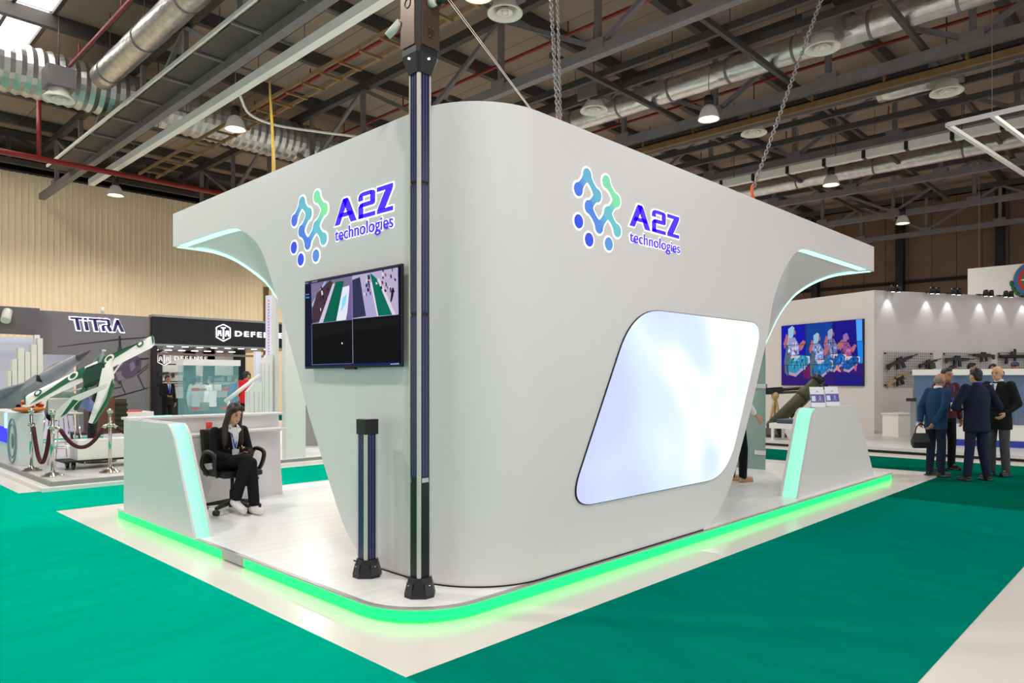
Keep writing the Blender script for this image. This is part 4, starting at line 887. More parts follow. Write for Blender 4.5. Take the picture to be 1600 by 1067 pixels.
    for k in 'LR':
        a = P['ank' + k]; capsule(tr, P['hip' + k], P['knee' + k], 0.088 * s, 0.07 * s); capsule(tr, P['knee' + k], a + Vector((0, 0, 0.0)), 0.07 * s, 0.06 * s)
    fuse('trousers', tr, L['trousers'], t, v)
    for k in 'LR':
        m = MB(); a, e = P['ank' + k], P['toe' + k]; mid = (a + e) / 2
        capsule(m, (a.x, a.y - 0.02 * s, 0.05 * s), (e.x, e.y - 0.03 * s, 0.043 * s), 0.044 * s, 0.040 * s); capsule(m, a, (a.x, a.y, 0.05 * s), 0.048 * s, 0.046 * s)
        m.bb((min(a.x, e.x) - 0.042 * s, a.y - 0.065 * s, 0.001), (max(a.x, e.x) + 0.042 * s, e.y, 0.022 * s)); fuse('shoe', m, L.get('shoes', m_blackp), t, 0.009, 2)
    if 'collar' in L:
        obj('shirt_front', MB().prism([q((-0.055, 0.11, 1.47)), q((0.055, 0.11, 1.47)), q((0.03, 0.138, 1.32)), q((0, 0.14, 1.18)), q((-0.03, 0.138, 1.32))], (0, 0.008, 0)), L['collar'], t, local=True)
        fuse('collar', (lambda m: (rings_solid(m, [(q((0, -0.01, 1.475)), 0.075 * s, 0.072 * s), (q((0, -0.012, 1.535)), 0.06 * s, 0.06 * s)]), m)[1])(MB()), L['collar'], t, 0.009, 1)
    if 'tie' in L: obj('tie', MB().prism([q((-0.015, 0.13, 1.46)), q((0.015, 0.13, 1.46)), q((0.026, 0.152, 1.24)), q((0, 0.152, 1.18)), q((-0.026, 0.152, 1.24))], (0, 0.008, 0)), L['tie'], t, local=True)
    if 'lanyard' in L:
        for k in (-1, 1): obj('lanyard', MB().bar(q((k * 0.075, 0.095, 1.46)), q((0, 0.148 * b, 1.16)), 0.018, 0.005, up=Vector((0, 1, 0))), L['lanyard'], t, local=True)
        obj('badge', MB().bb(q((-0.045, 0.145 * b, 1.02)), q((0.045, 0.152 * b, 1.16))), M('badge_card', (236, 236, 240), rough=0.4), t, local=True)
    return t
navy = cloth('navy_suit', (24, 26, 52)); navyt = cloth('navy_trousers', (28, 32, 58)); blackc = cloth('black_suit', (20, 20, 22)); blue_j = cloth('blue_blazer', (32, 66, 104)); jeans = cloth('dark_jeans', (26, 34, 60)); maroon = cloth('maroon_sweater', (86, 40, 36)); greyt = cloth('grey_trousers', (78, 76, 80)); whitec = cloth('white_shirt', (232, 232, 234), v=0.05); redc = cloth('red_jersey', (190, 24, 32)); bluec = cloth('royal_blue_shirt', (24, 62, 150)); m_lan = M('blue_lanyard', (40, 60, 190), rough=0.6); teal = cloth('teal_tie', (24, 84, 104)); greyc = cloth('light_grey_shirt', (176, 178, 176)); camo = cloth('olive_camouflage', (86, 90, 58), v=0.5); m_leather = M('black_leather', (16, 15, 16), rough=0.45, var=0.1)
F2 = Vector((FW.x, FW.y)); R2 = Vector((RT.x, RT.y))
def gz(x, y, z=0.0): p = G(x, y, z); p.z = z; return p
CZ = 0.005
# four men on the carpet
stand_person('grey haired man in blue blazer holding a black bag beside the maroon sweater man', gz(1462, 744, CZ), R2 * 0.96 + F2 * 0.28, 1.66, dict(top=blue_j, trousers=jeans, hair=m_hairg, hair_style='fringe', skin=m_skin2, collar=whitec, brow=m_hairg, bulk=1.08), arms=dict(elR=(0.27, -0.14, 1.15), wrR=(0.16, -0.22, 0.92), elL=(-0.25, -0.08, 1.15), wrL=(-0.12, -0.20, 0.93)), lean=0.10, pitch=-0.12)
hb_ = gz(1440, 712, 0.62); bpos = G(1462, 744, 0) + Vector((*(-R2 * 0.27), 0)) + Vector((*(-F2 * 0.05), 0))
t = thing('handbag', 'black leather bag hanging from the hand of the man in blue blazer', 'bag', (bpos.x, bpos.y, 0.46), rot_to(R2))
obj('bag_body', MB().loft([[(-0.035, -0.12, 0), (0.035, -0.12, 0), (0.035, 0.12, 0), (-0.035, 0.12, 0)], [(-0.05, -0.14, 0.1), (0.05, -0.14, 0.1), (0.05, 0.14, 0.1), (-0.05, 0.14, 0.1)], [(-0.02, -0.11, 0.24), (0.02, -0.11, 0.24), (0.02, 0.11, 0.24), (-0.02, 0.11, 0.24)]], smooth=False), m_leather, t, local=True, bevel=0.01)
obj('bag_strap', MB().tube([(0, 0.09 * math.cos(q), 0.23 + 0.16 * math.sin(q)) for q in [k * math.pi / 8 for k in range(9)]], 0.009, 8), m_leather, t, local=True)
stand_person('man in maroon sweater with blue lanyard and white badge facing the camera', gz(1478, 734, CZ), -F2 * 0.97 + R2 * 0.2, 1.76, dict(top=maroon, trousers=blackc, hair=m_hairb, jacket=False, hem=0.88, skin=m_skin2, lanyard=m_lan), pitch=0.02)
stand_person('man in navy suit standing with his back to the camera', gz(1526, 751, CZ), F2 * 0.99 - R2 * 0.1, 1.73, dict(top=navy, trousers=navyt, hair=m_hairb, collar=cloth('blue_collar', (34, 40, 120)), hem=0.76, bulk=1.12), arms=dict(elL=(-0.36, 0.0, 1.14), wrL=(-0.16, 0.16, 1.10), elR=(0.38, 0.0, 1.14), wrR=(0.16, 0.18, 1.12)), legs=dict(ankL=(-0.165, -0.01, 0.085), toeL=(-0.19, 0.15, 0.04), ankR=(0.165, -0.01, 0.085), toeR=(0.19, 0.15, 0.04)), yaw=0.12)
stand_person('balding man in black jacket and grey trousers with teal tie', gz(1560, 743, CZ), -R2 * 0.88 - F2 * 0.35, 1.78, dict(top=blackc, trousers=greyt, hair=m_hairb, hair_style='fringe', collar=whitec, tie=teal, hem=0.74, bulk=1.12), arms=dict(elL=(-0.27, -0.05, 1.15), wrL=(-0.2, 0.12, 1.0)), yaw=0.1, pitch=-0.05)
# woman walking behind the booth wall: hand and foot show
wp = G(1150, 752, PH)
stand_person('person in white blouse and black trousers half hidden behind the booth wall', (wp.x, wp.y, PH), R2 * 0.8 + F2 * 0.2, 1.66, dict(top=whitec, trousers=blackc, hair=m_hairbr, hair_style='long', jacket=False, hem=0.9, sleeve=0.6, shoes=m_skin), arms=dict(elR=(0.24, 0.06, 1.15), wrR=(0.22, 0.22, 0.98)), legs=dict(ankR=(0.09, 0.06, 0.085), toeR=(0.09, 0.22, 0.04), kneeR=(0.1, 0.06, 0.5)))
# ---- office chair and seated woman
chp = Vector((3.48, 7.67, PH)); face = (R2 * 0.76 - F2 * 0.65).normalized(); rz = rot_to(face)
ch = thing('office_chair', 'black swivel office chair with loop armrests under the seated woman', 'chair', chp, rz)
obj('column', MB().tube([(0, 0, 0.10), (0, 0, 0.24)], 0.03, 12).tube([(0, 0, 0.22), (0, 0, 0.40)], 0.02, 12), m_blackp, ch, local=True)
for k in range(5):
    q = 2 * math.pi * k / 5 + 0.5; d = Vector((math.cos(q), math.sin(q), 0))
    lg = obj('base_leg', MB().loft([[d * 0.03 + Vector((-d.y * 0.028 * j, d.x * 0.028 * j, h)) for j, h in ((-1, 0.085), (1, 0.085), (1, 0.14), (-1, 0.14))], [d * 0.29 + Vector((-d.y * 0.018 * j, d.x * 0.018 * j, h)) for j, h in ((-1, 0.062), (1, 0.062), (1, 0.09), (-1, 0.09))]], smooth=False), m_blackp, ch, local=True)
    obj('caster', MB().tube([d * 0.29 + Vector((-d.y, d.x, 0)) * -0.026 + Vector((0, 0, 0.03)), d * 0.29 + Vector((-d.y, d.x, 0)) * 0.026 + Vector((0, 0, 0.03))], 0.03, 12), m_blackp, lg, local=True)
fuse('seat', (lambda m: (m.bb((-0.23, -0.22, 0.40), (0.23, 0.24, 0.46)), capsule(m, (-0.19, 0.2, 0.43), (0.19, 0.2, 0.43), 0.04, 0.04), m)[2])(MB()), m_leather, ch, 0.012, 6)
fuse('backrest', (lambda m: (m.loft([[Vector((x, -0.24 - 0.10 * ((z - 0.5) / 0.5) - y, z)) for x, y in ((-0.2, 0), (0.2, 0), (0.2, 0.05), (-0.2, 0.05))] for z in (0.52, 0.7, 0.9)]), m)[1])(MB()), m_leather, ch, 0.012, 6)
obj('back_bracket', MB().bar((0, -0.1, 0.40), (0, -0.27, 0.40), 0.06, 0.015).bar((0, -0.26, 0.39), (0, -0.32, 0.6), 0.06, 0.015, up=Vector((0, 1, 0))), m_blackp, ch, local=True)
for s in (-1, 1): obj('armrest', MB().tube(smooth_curve([(s * 0.22, -0.10, 0.41), (s * 0.28, -0.13, 0.52), (s * 0.285, -0.05, 0.66), (s * 0.285, 0.08, 0.675), (s * 0.285, 0.17, 0.63), (s * 0.27, 0.14, 0.50), (s * 0.22, 0.10, 0.41)], 24), 0.024, 10), m_blackp, ch, local=True)
obj('height_lever', MB().tube([(-0.02, 0, 0.38), (-0.2, 0.05, 0.375), (-0.28, 0.06, 0.34)], [0.007, 0.007, 0.016], 8), m_blackp, ch, local=True)
wm = thing('person', 'seated woman in black suit with long dark hair looking at her phone', 'person', chp, rz); v = 0.009
s = 0.95; hc = Vector((0, 0.05, 1.085)); body = MB(); hyaw, hpit = 0.12, -0.34
head_parts(wm, body, hc, hyaw, hpit, s, dict(hair=m_hairbr, hair_style='long', brow=m_hairbr), v, (0, -0.045, 0.93))
hipz = 0.53
sL, sR = Vector((-0.165, -0.07, 0.885)), Vector((0.165, -0.07, 0.885)); eL, eR = Vector((-0.21, -0.02, 0.645)), Vector((0.20, -0.02, 0.645)); wL, wR = Vector((-0.075, 0.17, 0.645)), Vector((0.07, 0.14, 0.60))
hL, hR = Vector((-0.085, -0.08, hipz)), Vector((0.085, -0.08, hipz))
kL, kR = Vector((-0.05, 0.31, 0.55)), Vector((0.03, 0.36, 0.60))
aL, aR = Vector((-0.06, 0.36, 0.10)), Vector((0.085, 0.24, 0.17))
for k, (sh, el, wr) in enumerate(((sL, eL, wL), (sR, eR, wR))): capsule(body, sh, el, 0.036, 0.03); capsule(body, el, wr, 0.03, 0.023)
capsule(body, (0, -0.07, 0.6), (0, -0.05, 0.88), 0.09, 0.08); capsule(body, (0, -0.05, 0.88), (0, -0.04, 0.95), 0.06, 0.05)
for h_, k_, a_ in ((hL, kL, aL), (hR, kR, aR)): capsule(body, h_, k_, 0.06, 0.045); capsule(body, k_, a_, 0.042, 0.032)
hand(body, wL, (0.55, 0.75, 0.25), (0.5, -0.2, 0.8), (0.3, 0.2, 0.9), 0.6, 0.92); hand(body, wR, (-0.55, 0.8, 0.05), (-0.2, -0.2, 0.95), (-0.2, 0.5, 0.8), 0.6, 0.92)
fuse('body', body, m_skin, wm, 0.007, 2)
jk = MB(); rings_solid(jk, [((0, -0.09, 0.50), 0.178, 0.135), ((0, -0.09, 0.56), 0.175, 0.135), ((0, -0.085, 0.70), 0.142, 0.112), ((0, -0.065, 0.82), 0.162, 0.118), ((0, -0.06, 0.90), 0.142, 0.085), ((0, -0.05, 0.94), 0.085, 0.062)])
for sh, el, wr in ((sL, eL, wL), (sR, eR, wR)): capsule(jk, sh, el, 0.056, 0.048); capsule(jk, el, el + (wr - el) * 0.92, 0.048, 0.037)
fuse('jacket', jk, blackc, wm, v)
tr = MB(); rings_solid(tr, [((0, -0.08, 0.47), 0.16, 0.14), ((0, -0.08, 0.6), 0.15, 0.12)])
for h_, k_, a_ in ((hL, kL, aL), (hR, kR, aR)): capsule(tr, h_, k_, 0.082, 0.066); capsule(tr, k_, a_ + (k_ - a_) * 0.06, 0.064, 0.058)
fuse('trousers', tr, blackc, wm, v)
for a_, d in ((aL, Vector((0.02, 1, 0))), (aR, Vector((-0.15, 0.9, -0.42)))):
    d.normalize(); m = MB(); capsule(m, a_ - d * 0.035 - UP * 0.05, a_ + d * 0.14 - UP * 0.052, 0.044, 0.038); capsule(m, a_ + UP * 0.015, a_ - UP * 0.05, 0.042, 0.045); fuse('shoe', m, M('white_sneaker', (236, 234, 232), rough=0.5, var=0.05), wm, 0.008, 2)
obj('blouse', MB().prism([(-0.055, 0.035, 0.93), (0.055, 0.035, 0.93), (0.035, 0.062, 0.80), (0.012, 0.045, 0.66), (-0.012, 0.045, 0.66), (-0.035, 0.062, 0.80)], (0, 0.008, 0)), whitec, wm, local=True)
for k in (-1, 1):
    obj('collar', MB().prism([(k * 0.03, 0.03, 0.965), (k * 0.075, 0.0, 0.95), (k * 0.085, 0.035, 0.90), (k * 0.03, 0.065, 0.86)], (0, 0.008, 0)), whitec, wm, local=True)
    obj('lanyard', MB().bar((k * 0.05, 0.045, 0.93), (0, 0.068, 0.70), 0.014, 0.004, up=Vector((0, 1, 0))), m_lan, wm, local=True); obj('button', MB().ell((k * 0.06, 0.045, 0.70), (0.008, 0.005, 0.008), nu=8, nv=6), M('gold_button', (190, 160, 90), rough=0.3, metal=0.7), wm, local=True)
obj('badge', MB().box((0.0, 0.075, 0.655), (0.08, 0.004, 0.07)), MATS['badge_card'], wm, local=True)
pw = Matrix.Translation(chp) @ Matrix.Rotation(rz, 4, 'Z')
for nm, lb, c in (('smartphone', 'black smartphone in the raised hand of the seated woman', (0.0, 0.255, 0.685)), ('smartphone', 'second dark phone in the lower hand of the seated woman', (-0.005, 0.215, 0.63))):
    t = thing(nm, lb, 'phone', pw @ Vector(c), rz); R = Matrix.Rotation(0.5, 3, 'X')
    obj('phone_body', MB().box((0, 0, 0), (0.07, 0.14, 0.009), R=R), m_blackp, t, local=True, bevel=0.003); obj('phone_screen', MB().box(R @ Vector((0, 0, 0.005)), (0.064, 0.132, 0.001), R=R), M('phone_glass', (30, 34, 44), rough=0.1), t, local=True)
# ================================================================== DEFENCE STAND ON THE RIGHT
m_wallw = M('stand_white_wall', (214, 206, 204), rough=0.55, var=0.02, scale=0.7)
m_platg = M('stand_platform_grey', (206, 204, 202), rough=0.3, var=0.03, scale=1.2)
m_olive = M('olive_drab', (62, 62, 38), rough=0.55, var=0.15, scale=7)
m_tan = M('desert_tan', (176, 148, 96), rough=0.6, var=0.1)
m_gun = M('gun_black', (18, 18, 19), rough=0.45, var=0.2, scale=12)
m_gray = M('mid_grey_metal', (142, 142, 144), rough=0.45)
m_wood = M('brown_wood', (104, 60, 38), rough=0.5, var=0.15, scale=8, stretch=(1, 6, 1))
m_glass = M('clear_glass', (200, 232, 228), rough=0.03, alpha=0.22, var=0.0)
m_glassb = M('blue_tinted_glass', (120, 150, 190), rough=0.03, alpha=0.35, var=0.0)
RP = 0.12
rs = thing('defence_stand_platform', 'long pale raised platform under the weapons stand with dark recess below its edge', 'platform', (16.4, 4, 0))
obj('deck', MB().bb((16.3, -6, 0.06), (25.5, 13, RP)), m_platg, rs); obj('recess', MB().bb((16.36, -6, 0.006), (25.4, 13, 0.06)), m_black, rs)
K = DD(1366, 594, 18.9); W1 = DD(1600, 594, 20.5); W2 = DD(1243, 594, 21.3)
g_d = Vector((W1.x - K.x, W1.y - K.y, 0)).normalized(); v_d = Vector((W2.x - K.x, W2.y - K.y, 0)).normalized()
g_n = Vector((-g_d.y, g_d.x, 0));  v_n = Vector((-v_d.y, v_d.x, 0))
if g_n.dot(FW) > 0: g_n = -g_n
if v_n.dot(FW) > 0: v_n = -v_n
K0 = Vector((K.x, K.y, 0)); HT = 3.96
gw = thing('gun_display_wall', 'white display wall with a row of black spotlights and mounted rifles', 'display wall', K0 + UP * RP)
e1 = K0 + g_d * 8.0
obj('wall_panel', MB().prism([K0 + UP * RP, e1 + UP * RP, e1 + UP * HT, K0 + UP * HT], -g_n * 0.15), m_wallw, gw)
vw = thing('video_display_wall', 'plain white stand wall carrying the video wall', 'display wall', K0 + UP * RP)
k1 = K0 - g_n * 0.0; e2 = k1 + v_d * 6.0
obj('wall_panel', MB().prism([k1 + UP * RP, e2 + UP * RP, e2 + UP * HT, k1 + UP * HT], -v_n * 0.15), m_wallw, vw)
# ---- spotlights
sl0 = None
sd_ = bpy.data.lights.new('wall_spot', 'SPOT'); sd_.energy = 16; sd_.spot_size = math.radians(62); sd_.spot_blend = 0.7; sd_.shadow_soft_size = 0.03; sd_.color = (0.93, 0.95, 1.0)
for i, px_ in enumerate((1386.5, 1447, 1480, 1530, 1561, 1597)):
    p = PL(px_, 456, K, W1); b = Vector((p.x, p.y, HT)) + g_n * 0.12
    t = thing('wall_spotlight', 'small black twin spotlight clamped on top of the white gun wall', 'spotlight', b, group='black spotlights along the gun wall')
    ax = g_d
    for s_ in (-1, 1):
        c = b + ax * (0.10 * s_) + g_n * 0.16 + UP * 0.02; obj('lamp_head', MB().lathe([(0.05, 0.09), (0.062, 0.05), (0.07, -0.09), (0.06, -0.09), (0.0, -0.04)], c, 14), m_black, t)
        obj('lens', MB().lathe([(0.0, -0.075), (0.055, -0.085)], c, 12, cap=False), M('spot_glow', (245, 248, 255), em=6.0), t)
    obj('arm', MB().bar(b - g_n * 0.15, b + g_n * 0.16, 0.03), m_black, t); obj('clamp', MB().box(b - g_n * 0.14 + UP * 0.015, (0.1, 0.1, 0.03)), m_black, t)
    lo = bpy.data.objects.new('wall_spot', sd_); COL.objects.link(lo); lo.parent = t; lo.location = g_n * 0.03 - UP * 0.06
    lo.rotation_euler = (-(g_n * 0.16) - UP).to_track_quat('-Z', 'Y').to_euler()
# ---- video wall
vwp = [(1222, 510), (1349.5, 497.5), (1352.5, 603), (1224.3, 602)]
conv_v0 = lambda x, y: PL(x, y, K, W2)
cv4 = [conv_v0(*p) for p in vwp]; u_of = lambda p: (Vector((p.x, p.y, 0)) - K0).dot(v_d)
uL, uR = (u_of(cv4[0]) + u_of(cv4[3])) / 2, (u_of(cv4[1]) + u_of(cv4[2])) / 2; zT, zB = (cv4[0].z + cv4[1].z) / 2, (cv4[2].z + cv4[3].z) / 2
vt = thing('video_wall', 'nine panel video wall showing four costumed dancers on a blue stage', 'screen', K0 + v_d * uL + UP * zB)
def VP(u, z, o=0.0): return K0 + v_d * u + UP * z + v_n * o
for i in range(3):
    for j in range(3):
        a, b = lerp(uL, uR, i / 3), lerp(uL, uR, (i + 1) / 3); c, d = lerp(zB, zT, j / 3), lerp(zB, zT, (j + 1) / 3)
        obj('display_panel', MB().prism([VP(a, c), VP(b, c), VP(b, d), VP(a, d)], v_n * 0.06), m_black, vt)
def conv_v(x, y):
    p = conv_v0(1200 + x / 7.624, 480 + y / 7.624); u = max(min(uL, uR) + 0.01, min(max(uL, uR) - 0.01, u_of(p))); z = max(zB + 0.01, min(zT - 0.01, p.z)); return VP(u, z, 0.06)
pol = [((14, 16, 120), [(150, 100), (1190, 100), (1190, 960), (150, 960)]), ((10, 14, 168), [(150, 100), (462, 100), (470, 690), (150, 690)]), ((8, 62, 150), [(462, 100), (780, 100), (790, 690), (470, 690)]), ((20, 8, 132), [(815, 100), (1068, 100), (1090, 690), (815, 690)]), ((80, 165, 250), [(1066, 100), (1140, 100), (1142, 400), (1078, 405)]), ((20, 130, 232), [(1078, 405), (1150, 398), (1160, 670), (1096, 670)]), ((44, 22, 112), [(150, 690), (1190, 668), (1190, 960), (150, 960)]), ((24, 20, 120), [(820, 800), (1190, 800), (1190, 960), (820, 960)]), ((110, 20, 90), [(440, 700), (520, 700), (520, 850), (440, 850)])]
def dancer(ox, oy, s, veil, skirt, bod, skin=(178, 104, 112)):
    Q = lambda pts: [(ox + (x - 330) * s, oy + (y - 240) * s) for x, y in pts]
    L = [(tuple(int(c * 0.55) for c in veil), [(240, 480), (300, 460), (290, 640), (245, 700), (262, 825), (222, 780), (214, 640)]), (veil, [(262, 260), (310, 222), (337, 246), (326, 330), (300, 400), (245, 470), (262, 350)]), (skin, [(330, 256), (352, 288), (350, 326), (330, 322)]), (skin, [(240, 318), (264, 342), (256, 420), (222, 500), (205, 440)]), (bod, [(262, 375), (340, 358), (390, 450), (392, 560), (300, 585), (262, 460)]), (tuple(min(255, c + 40) for c in bod), [(300, 480), (385, 470), (388, 500), (305, 512)]), (skin, [(388, 450), (440, 392), (470, 412), (432, 502), (402, 522)]), (skirt, [(290, 600), (400, 570), (520, 582), (522, 660), (452, 742), (350, 822), (268, 800), (258, 700)]), ((214, 186, 182), [(290, 600), (340, 642), (402, 592), (396, 574), (300, 582)]), ((172, 150, 182), [(272, 768), (350, 788), (470, 688), (486, 706), (352, 828), (270, 804)]), ((206, 190, 200), [(470, 580), (520, 584), (522, 660), (500, 672), (505, 610)])]
    rr = random.Random(int(ox)); D = []
    for _ in range(34):
        zone = rr.random(); cx_, cy_ = (rr.uniform(270, 380), rr.uniform(390, 570)) if zone < 0.4 else (rr.uniform(275, 480), rr.uniform(600, 740))
        w_, h_ = rr.uniform(6, 16), rr.uniform(8, 34); b_ = bod if zone < 0.4 else skirt; f_ = rr.choice((0.55, 0.7, 1.3, 1.45))
        D.append((tuple(min(255, int(c * f_)) for c in b_), [(cx_ - w_, cy_), (cx_, cy_ - h_), (cx_ + w_, cy_ + rr.uniform(-8, 8)), (cx_ + rr.uniform(-8, 8), cy_ + h_)]))
    return [(c, Q(p)) for c, p in L + D]
pol += dancer(945 + 20, 320, 0.78, (150, 110, 170), (20, 80, 150), (150, 80, 130)) + dancer(790, 268, 0.86, (150, 165, 200), (30, 90, 165), (110, 120, 175)) + dancer(625, 318, 0.92, (150, 190, 205), (30, 110, 165), (130, 145, 195)) + dancer(330, 240, 1.0, (150, 192, 218), (46, 140, 176), (150, 152, 190))
pol += [((220, 130, 130), [(835, 690), (850, 690), (895, 765), (880, 775), (832, 740)]), ((190, 90, 120), [(1050, 700), (1085, 705), (1072, 770), (1050, 740)])]
picture(vt, 'screen_image', pol, conv_v, v_n, MV('video_screen', em=0.85), step=0.0001)
for k in (1, 2):
    u = lerp(uL, uR, k / 3); obj('bezel', MB().prism([VP(u - 0.008, zB, 0.08), VP(u + 0.008, zB, 0.08), VP(u + 0.008, zT, 0.08), VP(u - 0.008, zT, 0.08)], v_n * 0.004), m_black, vt)
    z = lerp(zB, zT, k / 3); obj('bezel', MB().prism([VP(uL, z - 0.008, 0.08), VP(uR, z - 0.008, 0.08), VP(uR, z + 0.008, 0.08), VP(uL, z + 0.008, 0.08)], v_n * 0.004), m_black, vt)
# ---- wire grids and weapons
def GP(px_, py_, o=0.0): return PL(px_, py_, K, W1) + g_n * o
def grid(label, a, b, step=0.07):
    p, q = GP(*a), GP(*b); L = (Vector((q.x - p.x, q.y - p.y, 0))).length; z1, z0 = p.z, q.z; t = thing('wire_grid', label, 'wire grid', Vector((p.x, p.y, z0)))
    o = Vector((p.x, p.y, 0)) + g_n * 0.03; mb = MB(); k = 0
    while k <= L: mb.box(o + g_d * k + UP * (z0 + z1) / 2, (0.006, 0.006, z1 - z0)); k += step
    obj('upright_wires', mb, m_steeld, t)['kind'] = 'stuff'
    mb = MB(); z = z0
    while z <= z1: mb.bar(o + UP * z, o + g_d * L + UP * z, 0.006); z += step
    obj('cross_wires', mb, m_steeld, t)['kind'] = 'stuff'
    for k in (0.06, L - 0.06):
        for z in (z0 + 0.05, z1 - 0.05): obj('fixing', MB().bar(o + g_d * k + UP * z, o + g_d * k + UP * z - g_n * 0.03, 0.04), m_black, t)
grid('tall wire grid holding two slanted rifles', (1379.5, 549), (1457, 604.5)); grid('wire grid above the display case behind the camouflage jacket', (1472, 550), (1547, 580)); grid('wire grid holding the launcher with a sight', (1558, 550), (1618, 582))
def weapon(label, pa, pb, kind='rifle', tan=False, roll=1):
    a, b = GP(*pa, 0.09), GP(*pb, 0.09); L = (b - a).length; d = (b - a) / L; up = d.cross(g_n); up = up if up.z > 0 else -up
    t = thing('rifle' if kind != 'launcher' else 'launcher', label, 'weapon', a); w_ = 0.05 * L
    def P(x, z): return a + d * (x * L) + up * (z * L)
    def plate(name, pts, m, th=0.045): obj(name, MB().prism([P(*p) - g_n * th / 2 for p in pts], g_n * th), m, t)
    m2 = m_tan if tan else m_gun
    if kind == 'launcher':
        obj('tube', MB().tube([P(0, 0), P(1, 0)], 0.05, 12), m_gun, t); obj('flare', MB().tube([P(0.9, 0), P(1.0, 0)], [0.05, 0.08], 12), m_gun, t); plate('grip', [(0.2, -0.02), (0.27, -0.02), (0.25, -0.2), (0.18, -0.2)], m_gun); plate('sight', [(0.38, 0.05), (0.55, 0.05), (0.55, 0.18), (0.5, 0.2), (0.5, 0.13), (0.4, 0.13)], m_gun)
        plate('grip', [(0.5, -0.02), (0.55, -0.02), (0.54, -0.12), (0.5, -0.12)], m_gun); return
    plate('receiver', [(0.28, -0.05), (0.58, -0.05), (0.60, 0.04), (0.28, 0.05)], m_gun, 0.05); plate('stock', [(0.0, -0.10), (0.03, -0.11), (0.12, -0.03), (0.29, -0.03), (0.29, 0.04), (0.0, 0.03)], m2)
    obj('barrel', MB().tube([P(0.58, 0.01), P(1.0, 0.01)], 0.013, 8), m_gun, t); plate('handguard', [(0.57, -0.03), (0.80, -0.02), (0.80, 0.04), (0.57, 0.045)], m2, 0.055)
    plate('grip', [(0.30, -0.04), (0.36, -0.04), (0.33, -0.17), (0.27, -0.17)], m_gun); plate('magazine', [(0.44, -0.04), (0.52, -0.04), (0.54, -0.2), (0.45, -0.19)], m_gun, 0.035); plate('sight', [(0.34, 0.04), (0.5, 0.04), (0.5, 0.1), (0.34, 0.1)], m2)
    if kind == 'bipod': obj('bipod', MB().tube([P(0.82, 0.0), P(0.74, -0.16)], 0.012, 6).tube([P(0.82, 0), P(0.9, -0.16)], 0.012, 6), m_gun, t)
    if kind == 'box': plate('ammunition_box', [(0.42, -0.05), (0.64, -0.05), (0.64, -0.24), (0.42, -0.24)], m_olive, 0.1)
weapon('black carbine slanting upwards on the tall wire grid', (1382, 572), (1430, 554)); weapon('tan and black rifle slanting upwards low on the tall wire grid', (1383, 600), (1425, 580), tan=True); weapon('black machine gun with ammunition box on the wire grid', (1432, 571), (1466, 561), 'box'); weapon('long black rifle above the camouflage jacket', (1473, 561), (1518, 562), 'rifle'); weapon('black assault rifle on the upper wire grid', (1549, 556), (1509, 555)); weapon('black shoulder launcher with a sight on the far grid', (1558, 557), (1602, 557), 'launcher')
# ---- glass display case, low box, post
ca0, ca1 = DD(1427, 594, 15.9), DD(1600, 594, 14.85); ca0.z = ca1.z = 0; cd = (ca1 - ca0).normalized(); cn = Vector((-cd.y, cd.x, 0)); cn = cn if cn.dot(FW) > 0 else -cn
CL = 5.0; CDp = 0.75
case = thing('display_case', 'long glass display case with white top and blue stripe on its base', 'display case', ca0 + UP * RP)
def cq(name, u0, u1, d0, d1, z0, z1, m): return obj(name, MB().prism([ca0 + cd * u0 + cn * d0 + UP * z0, ca0 + cd * u1 + cn * d0 + UP * z0, ca0 + cd * u1 + cn * d1 + UP * z0, ca0 + cd * u0 + cn * d1 + UP * z0], UP * (z1 - z0)), m, case)
m_blue = M('blue_stripe', (30, 56, 160), rough=0.4)
cq('kick_stripe', 0.72, CL, 0.0, 0.6, RP, RP + 0.14, m_blue); cq('base', 0.0, CL, 0.02, CDp, RP + 0.14, 0.60, m_white); cq('base_foot', 0.02, 0.72, 0.05, CDp, RP, RP + 0.14, m_white)
cq('top', -0.02, CL, -0.03, CDp + 0.03, 1.66, 1.79, m_white); cq('back_board', 0.0, CL, CDp - 0.02, CDp, 0.60, 1.66, M('dark_blue_board', (42, 52, 84), rough=0.5))
for k in range(4): cq('glass_pane', k * 1.25 + 0.01, k * 1.25 + 1.24, 0.0, 0.012, 0.60, 1.66, m_glassb)
cq('glass_pane', 0.0, 0.012, 0.0, CDp, 0.60, 1.66, m_glassb)
for k in range(5): cq('post', k * 1.25 - 0.012, k * 1.25 + 0.012, 0.0, 0.024, 0.60, 1.66, m_gray)
cq('shelf', 0.05, CL, 0.1, CDp - 0.04, 1.15, 1.165, m_glass)
for k in range(3):
    p = ca0 + cd * (0.86 + k * 0.055) + cn * 0.3 + UP * 1.165; tag(obj('brass_cartridge', MB().lathe([(0.018, 0), (0.018, 0.13), (0.011, 0.16), (0.010, 0.19), (0.0, 0.24)], p, 12), M('brass', (196, 158, 92), rough=0.3, metal=0.7)), 'brass cartridge standing on the glass shelf of the display case', 'cartridge', 'brass cartridges in the display case')
for k, (u, h) in enumerate(((2.06, 0.34), (2.2, 0.42))):
    p = ca0 + cd * u + cn * 0.3 + UP * 1.165; tag(obj('shell_casing', MB().lathe([(0.04, 0), (0.045, h * 0.6), (0.03, h * 0.8), (0.0, h)], p, 14), m_gray), 'grey projectile standing on the shelf of the display case', 'projectile', 'grey projectiles in the display case')
p = ca0 + cd * 2.05 + cn * 0.3; t = thing('wooden_box', 'small brown wooden box on the floor of the display case', 'box', p + UP * 0.6); R = Matrix((cd, cn, UP)).transposed()
